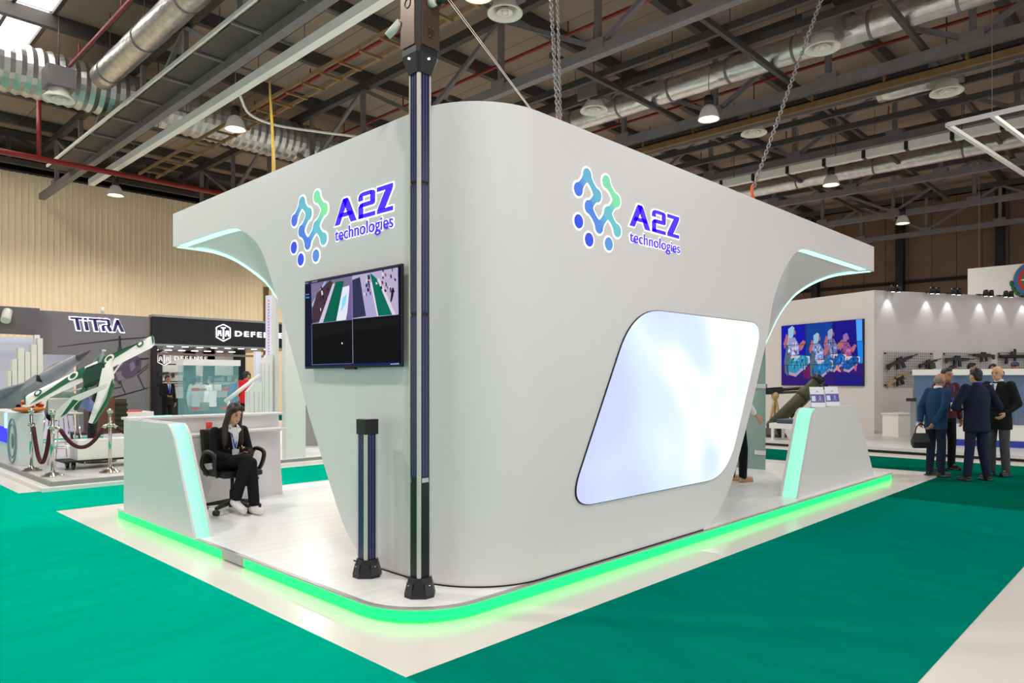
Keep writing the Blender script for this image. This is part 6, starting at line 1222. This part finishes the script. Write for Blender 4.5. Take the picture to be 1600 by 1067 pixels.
# louvred unit and chairs glimpsed beyond
lv = 15.6; a_, b_ = DD(463, 660, lv), DD(505, 660, lv); t = thing('louvred_unit', 'grey louvred display unit glimpsed behind the booth wall', 'display unit', (a_.x, a_.y, 0.1)); dv = (b_ - a_); dv.z = 0
obj('unit_body', MB().prism([Vector((a_.x, a_.y, 0.1)), Vector((b_.x, b_.y, 0.1)), Vector((b_.x, b_.y, 1.45)), Vector((a_.x, a_.y, 1.45))], FW * 0.3), m_gray, t)
for k in range(7): z = 0.95 + k * 0.07; obj('louvre', MB().bar(Vector((a_.x, a_.y, z)) - FW * 0.03, Vector((b_.x, b_.y, z)) - FW * 0.03, 0.06, 0.03), m_white if k % 2 else m_blackp, t)
# ---- podium with flowers
pd = thing('podium', 'white podium with blue lit wing and round grey crest', 'podium', (2.9, 13.7, LPZ)); zp = 1.0
PDP = [(3.0, 13.6), (2.77, 14.2), (2.72, 14.75), (3.05, 14.75), (3.12, 14.3)]; obj('podium_body', MB().prism([(x, y, LPZ) for x, y in PDP], (0, 0, zp - LPZ)), m_boothw, pd, bevel=0.008); obj('wing', MB().bb((2.72, 14.85, 0.74), (3.05, 16.6, 1.0)), m_boothw, pd); obj('wing_base', MB().bb((2.78, 14.85, LPZ), (3.05, 16.4, 0.45)), m_boothw, pd)
obj('lit_box', MB().bb((2.76, 14.85, 0.45), (3.05, 16.3, 0.74)), M('blue_lit_acrylic', (40, 30, 230), em=1.2, emc=(40, 20, 240)), pd); obj('light_slot', MB().bb((2.70, 14.76, 0.72), (2.74, 14.86, 0.98)), M('blue_white_led', (150, 190, 255), em=1.5), pd)
rcol = M('crest_grey', (128, 150, 160), rough=0.5)
for r_ in (0.25, 0.19): obj('crest_ring', MB().tube([(2.738 - 0.09 * 0.85 * r_ * math.cos(k * math.pi / 12), 14.47 + 0.85 * r_ * math.cos(k * math.pi / 12), 0.52 + 1.5 * r_ * math.sin(k * math.pi / 12)) for k in range(24)], 0.012, 6, closed=True), rcol, pd)
obj('crest_core', MB().ell((2.738, 14.47, 0.52), (0.008, 0.07, 0.13)), rcol, pd)
fb = Vector((2.93, 14.2, zp)); t = thing('flower_bouquet', 'orange and red flower arrangement on the white podium', 'flowers', fb); obj('wrap', MB().lathe([(0.10, 0.0), (0.26, 0.05), (0.20, 0.09), (0.05, 0.04)], fb, 14), M('orange_wrap', (206, 120, 44), rough=0.5), t)
rn = random.Random(5)
for k in range(26):
    q = rn.uniform(0, 6.28); r_ = rn.uniform(0, 0.19); c = fb + Vector((r_ * math.cos(q), r_ * math.sin(q), 0.10 + rn.uniform(0, 0.14) * (1.2 - r_ * 4))); obj('flower', MB().ell(c, (0.04, 0.04, 0.03), nu=8, nv=6), [M('flower_red', (190, 40, 36), rough=0.6), M('flower_yellow', (226, 180, 60), rough=0.6), M('leaf_green', (52, 84, 40), rough=0.6), M('flower_cream', (236, 216, 190), rough=0.6)][k % 4], t)
# ---- stanchions and ropes
posts = [G(49, 736, LPZ), G(82, 744, LPZ), G(172, 738, LPZ)]; hz = 0.95
def stanchion():
    t = thing('stanchion', 'polished rope stanchion with ball top', 'stanchion', (0, 0, 0), group='rope stanchions on the left platform edge')
    obj('base', MB().lathe([(0.15, 0), (0.15, 0.015), (0.10, 0.03), (0.10, 0.045), (0.04, 0.06), (0.03, 0.09)], n=24), m_gold, t); obj('pole', MB().tube([(0, 0, 0.05), (0, 0, hz - 0.05)], 0.024, 14), m_gold, t); obj('ball', MB().ell((0, 0, hz), (0.045, 0.045, 0.045)), m_gold, t); obj('collar', MB().lathe([(0.024, 0.70), (0.05, 0.72), (0.05, 0.75), (0.024, 0.77)], n=14), m_gold, t); return t
s0 = stanchion()
for i, p in enumerate(posts): o = move(s0 if i == 0 else copy_tree(s0), (p.x, p.y, LPZ)); o['label'] = ('polished rope stanchion beside the white podium', 'polished rope stanchion at the platform corner between two ropes', 'polished rope stanchion between the trolley and the reception counter')[i]
def rope(label, a, b, sag):
    a = Vector((a.x, a.y, LPZ + 0.74)); b = Vector((b.x, b.y, LPZ + 0.74)); d = (b - a).normalized(); a2, b2 = a + d * 0.10, b - d * 0.10; t = thing('velvet_rope', label, 'rope', a)
    pts = [a2.lerp(b2, k / 16) - UP * (0.05 + sag * (1 - (2 * k / 16 - 1) ** 2)) for k in range(17)]; obj('rope', MB().tube(pts, 0.03, 10), m_rope, t); obj('end_cap', MB().tube([a + d * 0.04, a2 - UP * 0.05], 0.026, 8), m_gold, t); obj('end_cap', MB().tube([b - d * 0.04, b2 - UP * 0.05], 0.026, 8), m_gold, t)
rope('burgundy rope hanging deep between the podium and the next stanchion', posts[0], posts[1], 0.52); rope('long burgundy rope in front of the trolley', posts[1], posts[2], 0.28); rope('burgundy rope running from stanchion behind the reception counter', posts[2], posts[2] + Vector((1.6, 0.0, 0)), 0.3)
# ---- bar stools
def stool(label, c, coat):
    t = thing('bar_stool', label, 'stool', c); zs = 0.86
    fuse('seat_shell', (lambda m: (m.loft([[Vector((x * 1.0, y, z)) for x, y, z in ((-0.2, -0.2, zs), (0.2, -0.2, zs), (0.22, 0.2, zs - 0.01), (-0.22, 0.2, zs - 0.01))], [Vector((x, y, z)) for x, y, z in ((-0.2, -0.2, zs + 0.03), (0.2, -0.2, zs + 0.03), (0.22, 0.2, zs + 0.02), (-0.22, 0.2, zs + 0.02))]]), m.loft([[Vector((x, 0.2 + y, z)) for x, y in ((-0.22, 0), (0.22, 0), (0.22, 0.035), (-0.22, 0.035))] for z in (zs - 0.01, zs + 0.16, zs + 0.27)]), m)[2])(MB()), m_white, t, 0.014, 6)
    for sx in (-1, 1):
        for sy in (-1, 1): obj('leg', MB().tube([(sx * 0.13, sy * 0.13, zs), (sx * 0.22, sy * 0.22, 0)], 0.011, 8), m_chrome, t, local=True)
    obj('footrest', MB().tube([(sx * 0.19, sy * 0.19, 0.30) for sx, sy in ((-1, -1), (1, -1), (1, 1), (-1, 1))], 0.009, 8, closed=True), m_chrome, t, local=True); return t
sc_ = DD(104, 594, 11.9); stool('white shell bar stool standing beside the podium', (sc_.x, sc_.y, LPZ), False); sc2 = DD(88, 594, 12.9); stool('white bar stool under the grey green coat', (sc2.x, sc2.y, LPZ), True)
cc_ = DD(96, 632, 12.6); mcoat = MB(); Rv = Matrix((RT, FW, UP)).transposed()
mcoat.ell(cc_, (0.26, 0.16, 0.20), R=Rv); mcoat.ell(cc_ - RT * 0.16 - UP * 0.12, (0.13, 0.12, 0.14), R=Rv); mcoat.ell(cc_ + RT * 0.16 + UP * 0.02, (0.14, 0.12, 0.22), R=Rv); mcoat.ell(cc_ + UP * 0.12 + RT * 0.02, (0.16, 0.12, 0.12), R=Rv)
t = thing('draped_coat', 'grey green padded coat draped over the stool back', 'coat', cc_ - UP * 0.26); fuse('coat_body', (lambda m: (setattr(m, 'v', [tuple(Vector(p) - (cc_ - UP * 0.26)) for p in m.v]), m)[1])(mcoat), cloth('grey_green_quilt', (104, 128, 116)), t, 0.018, 4)
obj('coat_lining', MB().ell(cc_ - RT * 0.10 - UP * 0.20 - FW * 0.06, (0.12, 0.12, 0.10), R=Rv), blackc, t)
# ---- trolley
t = thing('platform_trolley', 'low white trolley on black castor wheels under the aircraft stand', 'trolley', (3.7, 12.9, LPZ)); obj('trolley_box', MB().bb((3.3, 12.83, 0.27), (4.5, 13.27, 0.58)), m_white, t); obj('frame', MB().bb((3.1, 12.8, 0.24), (4.6, 13.3, 0.27)), m_black, t)
for x in (3.25, 4.45):
    for y in (12.88, 13.22): w_ = obj('wheel', MB().tube([(x - 0.02, y, LPZ + 0.06), (x + 0.02, y, LPZ + 0.06)], 0.06, 12), m_blackp, t); obj('fork', MB().bb((x - 0.03, y - 0.03, LPZ + 0.06), (x + 0.03, y + 0.03, 0.24)), m_blackp, w_)
b0 = DD(152, 722, 12.4); t = thing('aircraft_stand', 'black curved post holding up the white and green model aircraft', 'stand', (b0.x, b0.y, LPZ)); obj('base', MB().lathe([(0.3, 0), (0.3, 0.02), (0.1, 0.05)], (b0.x, b0.y, LPZ), 20), m_blackp, t)
obj('post', MB().tube(smooth_curve([(b0.x, b0.y, LPZ + 0.02), DD(146, 700, 12.4), DD(145, 670, 12.35), DD(150, 630, 12.3), DD(160, 600, 12.3)], 20), 0.085, 12), m_blackp, t)
cr_ = DD(169, 650, 13.6); t = thing('ribbed_crate', 'brown equipment crate with dark ribbed end behind the aircraft stand', 'crate', (cr_.x, cr_.y, 0.58)); zc_ = DD(169, 621, 13.6).z
obj('crate_body', MB().bb((cr_.x - 0.35, cr_.y - 0.25, 0.58), (cr_.x + 0.05, cr_.y + 0.25, zc_)), m_wood, t); obj('rib_panel', MB().bb((cr_.x + 0.05, cr_.y - 0.25, 0.58), (cr_.x + 0.25, cr_.y + 0.2, zc_ - 0.02)), m_olive, t)
for k in range(5): obj('rib', MB().bb((cr_.x + 0.05, cr_.y - 0.28, 0.66 + k * 0.1), (cr_.x + 0.26, cr_.y - 0.25, 0.71 + k * 0.1)), m_black, t)
t = thing('crate_table', 'plain steel table under the brown equipment crate', 'table', (cr_.x, cr_.y, LPZ)); obj('table_top', MB().bb((cr_.x - 0.6, cr_.y - 0.3, 0.54), (cr_.x + 0.6, cr_.y + 0.3, 0.58)), m_steeld, t)
for a_ in (-0.55, 0.55):
    for b_ in (-0.26, 0.26): obj('leg', MB().bb((cr_.x + a_ - 0.02, cr_.y + b_ - 0.02, LPZ), (cr_.x + a_ + 0.02, cr_.y + b_ + 0.02, 0.54)), m_steeld, t)
# ---- white and green propeller aircraft model
ac = thing('model_aircraft', 'white and green model aircraft banked steeply on a black post', 'model aircraft', DD(150, 600, 12.3))
LT, RTp = DD(39, 629, 11.45), DD(241, 532, 12.5); sp_v = RTp - LT; ch_d = (RT * 0.36 + UP * -0.72 - FW * 0.5).normalized(); nw = sp_v.normalized().cross(ch_d).normalized(); nw = nw if nw.dot(FW) < 0 else -nw
def airfoil(c, chord, th): return [c + ch_d * (chord * (x - 0.5)) + nw * (th * z) for x, z in ((0, 0), (0.08, 0.7), (0.3, 1), (0.65, 0.6), (1, 0), (0.65, -0.25), (0.3, -0.35), (0.08, -0.3))]
obj('wing', MB().loft([airfoil(LT + sp_v * k, ch_, 0.035) for k, ch_ in ((0.0, 0.2), (0.03, 0.27), (0.25, 0.29), (0.5, 0.31), (0.75, 0.29), (0.97, 0.27), (1.0, 0.2))], smooth=False), m_white, ac)
def wing_patch(pts, col_m, name='wing_stripe', lift=0.038):
    obj(name, MB().prism([LT + sp_v * s_ + ch_d * (c_ * 0.8 - 0.04) + nw * lift for s_, c_ in pts], nw * 0.003), col_m, ac)
wing_patch([(0.04, 0.20), (0.12, 0.10), (0.40, -0.10), (0.45, -0.10), (0.45, 0.16), (0.34, 0.10)], m_green); wing_patch([(0.95, -0.06), (0.86, -0.02), (0.62, -0.11), (0.55, -0.11), (0.55, 0.14), (0.66, 0.06)], m_green); wing_patch([(0.0, -0.08), (0.012, -0.1), (0.012, 0.16), (0.0, 0.13)], m_green, 'tip_band'); wing_patch([(0.985, -0.1), (1.0, -0.08), (1.0, 0.13), (0.985, 0.17)], m_green, 'tip_band')
for s_, rr in ((0.10, 0.06), (0.36, 0.085), (0.64, 0.085), (0.89, 0.06)):
    c0 = LT + sp_v * s_ + nw * 0.046 + ch_d * (-0.03); sn = sp_v.normalized(); n_ = 20
    for nm, r_, mm, lf in (('roundel', rr, m_green if rr < 0.08 else m_white, 0.0), ('roundel_centre', rr * 0.58, m_white if rr < 0.08 else m_green, 0.004)): obj(nm, MB().prism([c0 + nw * lf + sn * (r_ * math.cos(k * 2 * math.pi / n_)) + ch_d * (r_ * math.sin(k * 2 * math.pi / n_)) for k in range(n_)], nw * 0.003), mm, ac)
ce0 = LT + sp_v * 0.5; ta_ = DD(118, 640, 11.5); fa = (ta_ - ce0).normalized()
def oval(c, ax, r1, r2, n=14):
    x = ax.cross(UP).normalized(); z = x.cross(ax); return [c + x * (r1 * math.cos(2 * math.pi * k / n)) + z * (r2 * math.sin(2 * math.pi * k / n)) for k in range(n)]
obj('fuselage', MB().loft([oval(ce0 - fa * 0.42 + nw * -0.1, fa, 0.04, 0.04), oval(ce0 - fa * 0.3 - nw * 0.12, fa, 0.10, 0.10), oval(ce0 - nw * 0.10, fa, 0.10, 0.11), oval(ce0 + fa * 0.3 - nw * 0.02, fa, 0.05, 0.05), oval(ta_, fa, 0.03, 0.035)]), m_green, ac)
obj('canopy', MB().prism([DD(x_, y_, 11.7) for x_, y_ in ((127, 585), (133, 574), (157, 565), (163, 572), (162, 591), (130, 606))], FW * 0.22), M('dark_green_canopy', (8, 66, 48), rough=0.25), ac, bevel=0.03)
pr0, pr1 = DD(151, 580, 11.9), DD(162, 549, 12.0); obj('propeller_blade', MB().bar(pr0, pr1, 0.06, 0.02), m_jet, ac); obj('propeller_tip', MB().bar(pr1, pr1 + (pr1 - pr0) * 0.08, 0.07, 0.03), m_white, ac); obj('engine_mount', MB().tube([pr0, ce0], 0.05, 10), m_steeld, ac)
def pix_plate(name, pts, dep, m, th=0.03): obj(name, MB().prism([DD(x, y, d_) for (x, y), d_ in zip(pts, dep)], FW * th), m, ac)
pix_plate('tail_plane', [(84, 656), (88, 642), (112, 620), (166, 599), (166, 605), (122, 627), (94, 657)], [11.2] * 7, m_white); pix_plate('tail_stripe', [(94, 652), (114, 624), (122, 626), (104, 646)], [11.19] * 4, m_green, 0.008)
pix_plate('fin', [(160, 575), (172, 560), (176, 590), (166, 622), (144, 662), (138, 660), (150, 622)], [11.7, 11.8, 11.7, 11.6, 11.4, 11.4, 11.5], m_white, 0.05); pix_plate('fin_edge', [(175, 592), (177, 600), (167, 630), (147, 661), (144, 662), (166, 622)], [11.69, 11.65, 11.55, 11.39, 11.39, 11.59], m_green, 0.05)
for a_, b_ in (((190, 566), (168, 596)), ((110, 612), (150, 600))): obj('strut', MB().tube([DD(*a_, 12.3), DD(*b_, 11.9)], 0.014, 8), m_white, ac)
obj('wheel_fairing', MB().ell(DD(136, 630, 11.9), (0.16, 0.07, 0.1), R=Matrix((RT, FW, UP)).transposed() @ Matrix.Rotation(0.9, 3, 'Y')), M('blue_violet_fairing', (120, 130, 190), rough=0.3), ac)
# ---- grey jet model
jn, jt = DD(143, 546, 14.2), DD(-45, 668, 15.9); ja = (jn - jt).normalized(); jl = (jn - jt).length; jx = ja.cross(UP).normalized(); jz = jx.cross(ja)
jx, jz = (jx * math.cos(0.25) + jz * math.sin(0.25)), (jz * math.cos(0.25) - jx * math.sin(0.25))
jet = thing('model_jet', 'grey fighter jet model pointing its nose upwards on a stand', 'model aircraft', DD(40, 620, 13.6))
def jo(t_, w_, h_, off=0.0, n=16): c = jt + ja * (jl * t_) + jz * off; return [c + jx * (w_ * math.cos(2 * math.pi * k / n)) + jz * (h_ * math.sin(2 * math.pi * k / n)) for k in range(n)]
obj('fuselage', MB().loft([jo(0.02, 0.10, 0.10), jo(0.1, 0.17, 0.15), jo(0.35, 0.20, 0.17), jo(0.6, 0.18, 0.16), jo(0.78, 0.13, 0.13), jo(0.9, 0.085, 0.08), jo(0.985, 0.012, 0.012)]), m_jet, jet); obj('radome', MB().loft([jo(0.895, 0.087, 0.083), jo(0.95, 0.05, 0.047), jo(1.0, 0.004, 0.004)]), M('radome_grey', (86, 88, 96), rough=0.4), jet)
obj('cockpit_canopy', MB().loft([jo(0.60, 0.02, 0.02, 0.15), jo(0.66, 0.085, 0.09, 0.13), jo(0.74, 0.09, 0.10, 0.10), jo(0.84, 0.02, 0.02, 0.07)]), M('smoked_canopy', (150, 140, 130), rough=0.1), jet)
for s_ in (-1, 1):
    obj('air_intake', MB().loft([[jt + ja * (jl * t_) + jx * (s_ * 0.17) + jz * -0.05 + jx * x + jz * z for x, z in ((-w_, -0.09), (w_, -0.09), (w_, 0.07), (-w_, 0.07))] for t_, w_ in ((0.25, 0.05), (0.5, 0.07), (0.66, 0.065))], smooth=False), m_jet, jet); obj('intake_mouth', MB().prism([jt + ja * (jl * 0.662) + jx * (s_ * 0.17 + x) + jz * (-0.05 + z) for x, z in ((-0.055, -0.08), (0.055, -0.08), (0.055, 0.06), (-0.055, 0.06))], ja * 0.004), m_black, jet)
    w0 = [(0.62, 0.16), (0.18, 1.0), (0.08, 1.0), (0.06, 0.16)]; obj('wing', MB().prism([jt + ja * (jl * t_) + jx * (s_ * y_) - jz * 0.03 for t_, y_ in w0], jz * 0.03), m_jet, jet); obj('tailplane', MB().prism([jt + ja * (jl * t_) + jx * (s_ * y_) for t_, y_ in ((0.12, 0.14), (0.0, 0.55), (-0.05, 0.55), (-0.02, 0.14))], jz * 0.02), m_jet, jet)
    m_ = jt + ja * (jl * 0.12) + jx * (s_ * 0.99); obj('missile', MB().tube([m_ - ja * 0.2, m_ + ja * 0.5, m_ + ja * 0.6], [0.03, 0.03, 0.004], 10), m_offw, jet)
obj('tail_fin', MB().prism([jt + ja * (jl * t_) + jz * z_ - jx * 0.012 for t_, z_ in ((0.30, 0.15), (0.12, 0.62), (0.04, 0.62), (0.05, 0.13))], jx * 0.024), m_jet, jet); obj('nozzle', MB().loft([jo(-0.02, 0.09, 0.09), jo(0.04, 0.125, 0.125)]), m_gun, jet)
jb_ = jt + ja * (jl * 0.42); jb2 = Vector((jb_.x, jb_.y, LPZ)); obj('support_post', MB().tube([jb2, jb_ - UP * 0.08], 0.045, 10), m_blackp, jet); obj('support_base', MB().lathe([(0.3, 0), (0.3, 0.02), (0.06, 0.05)], jb2, 18), m_blackp, jet)
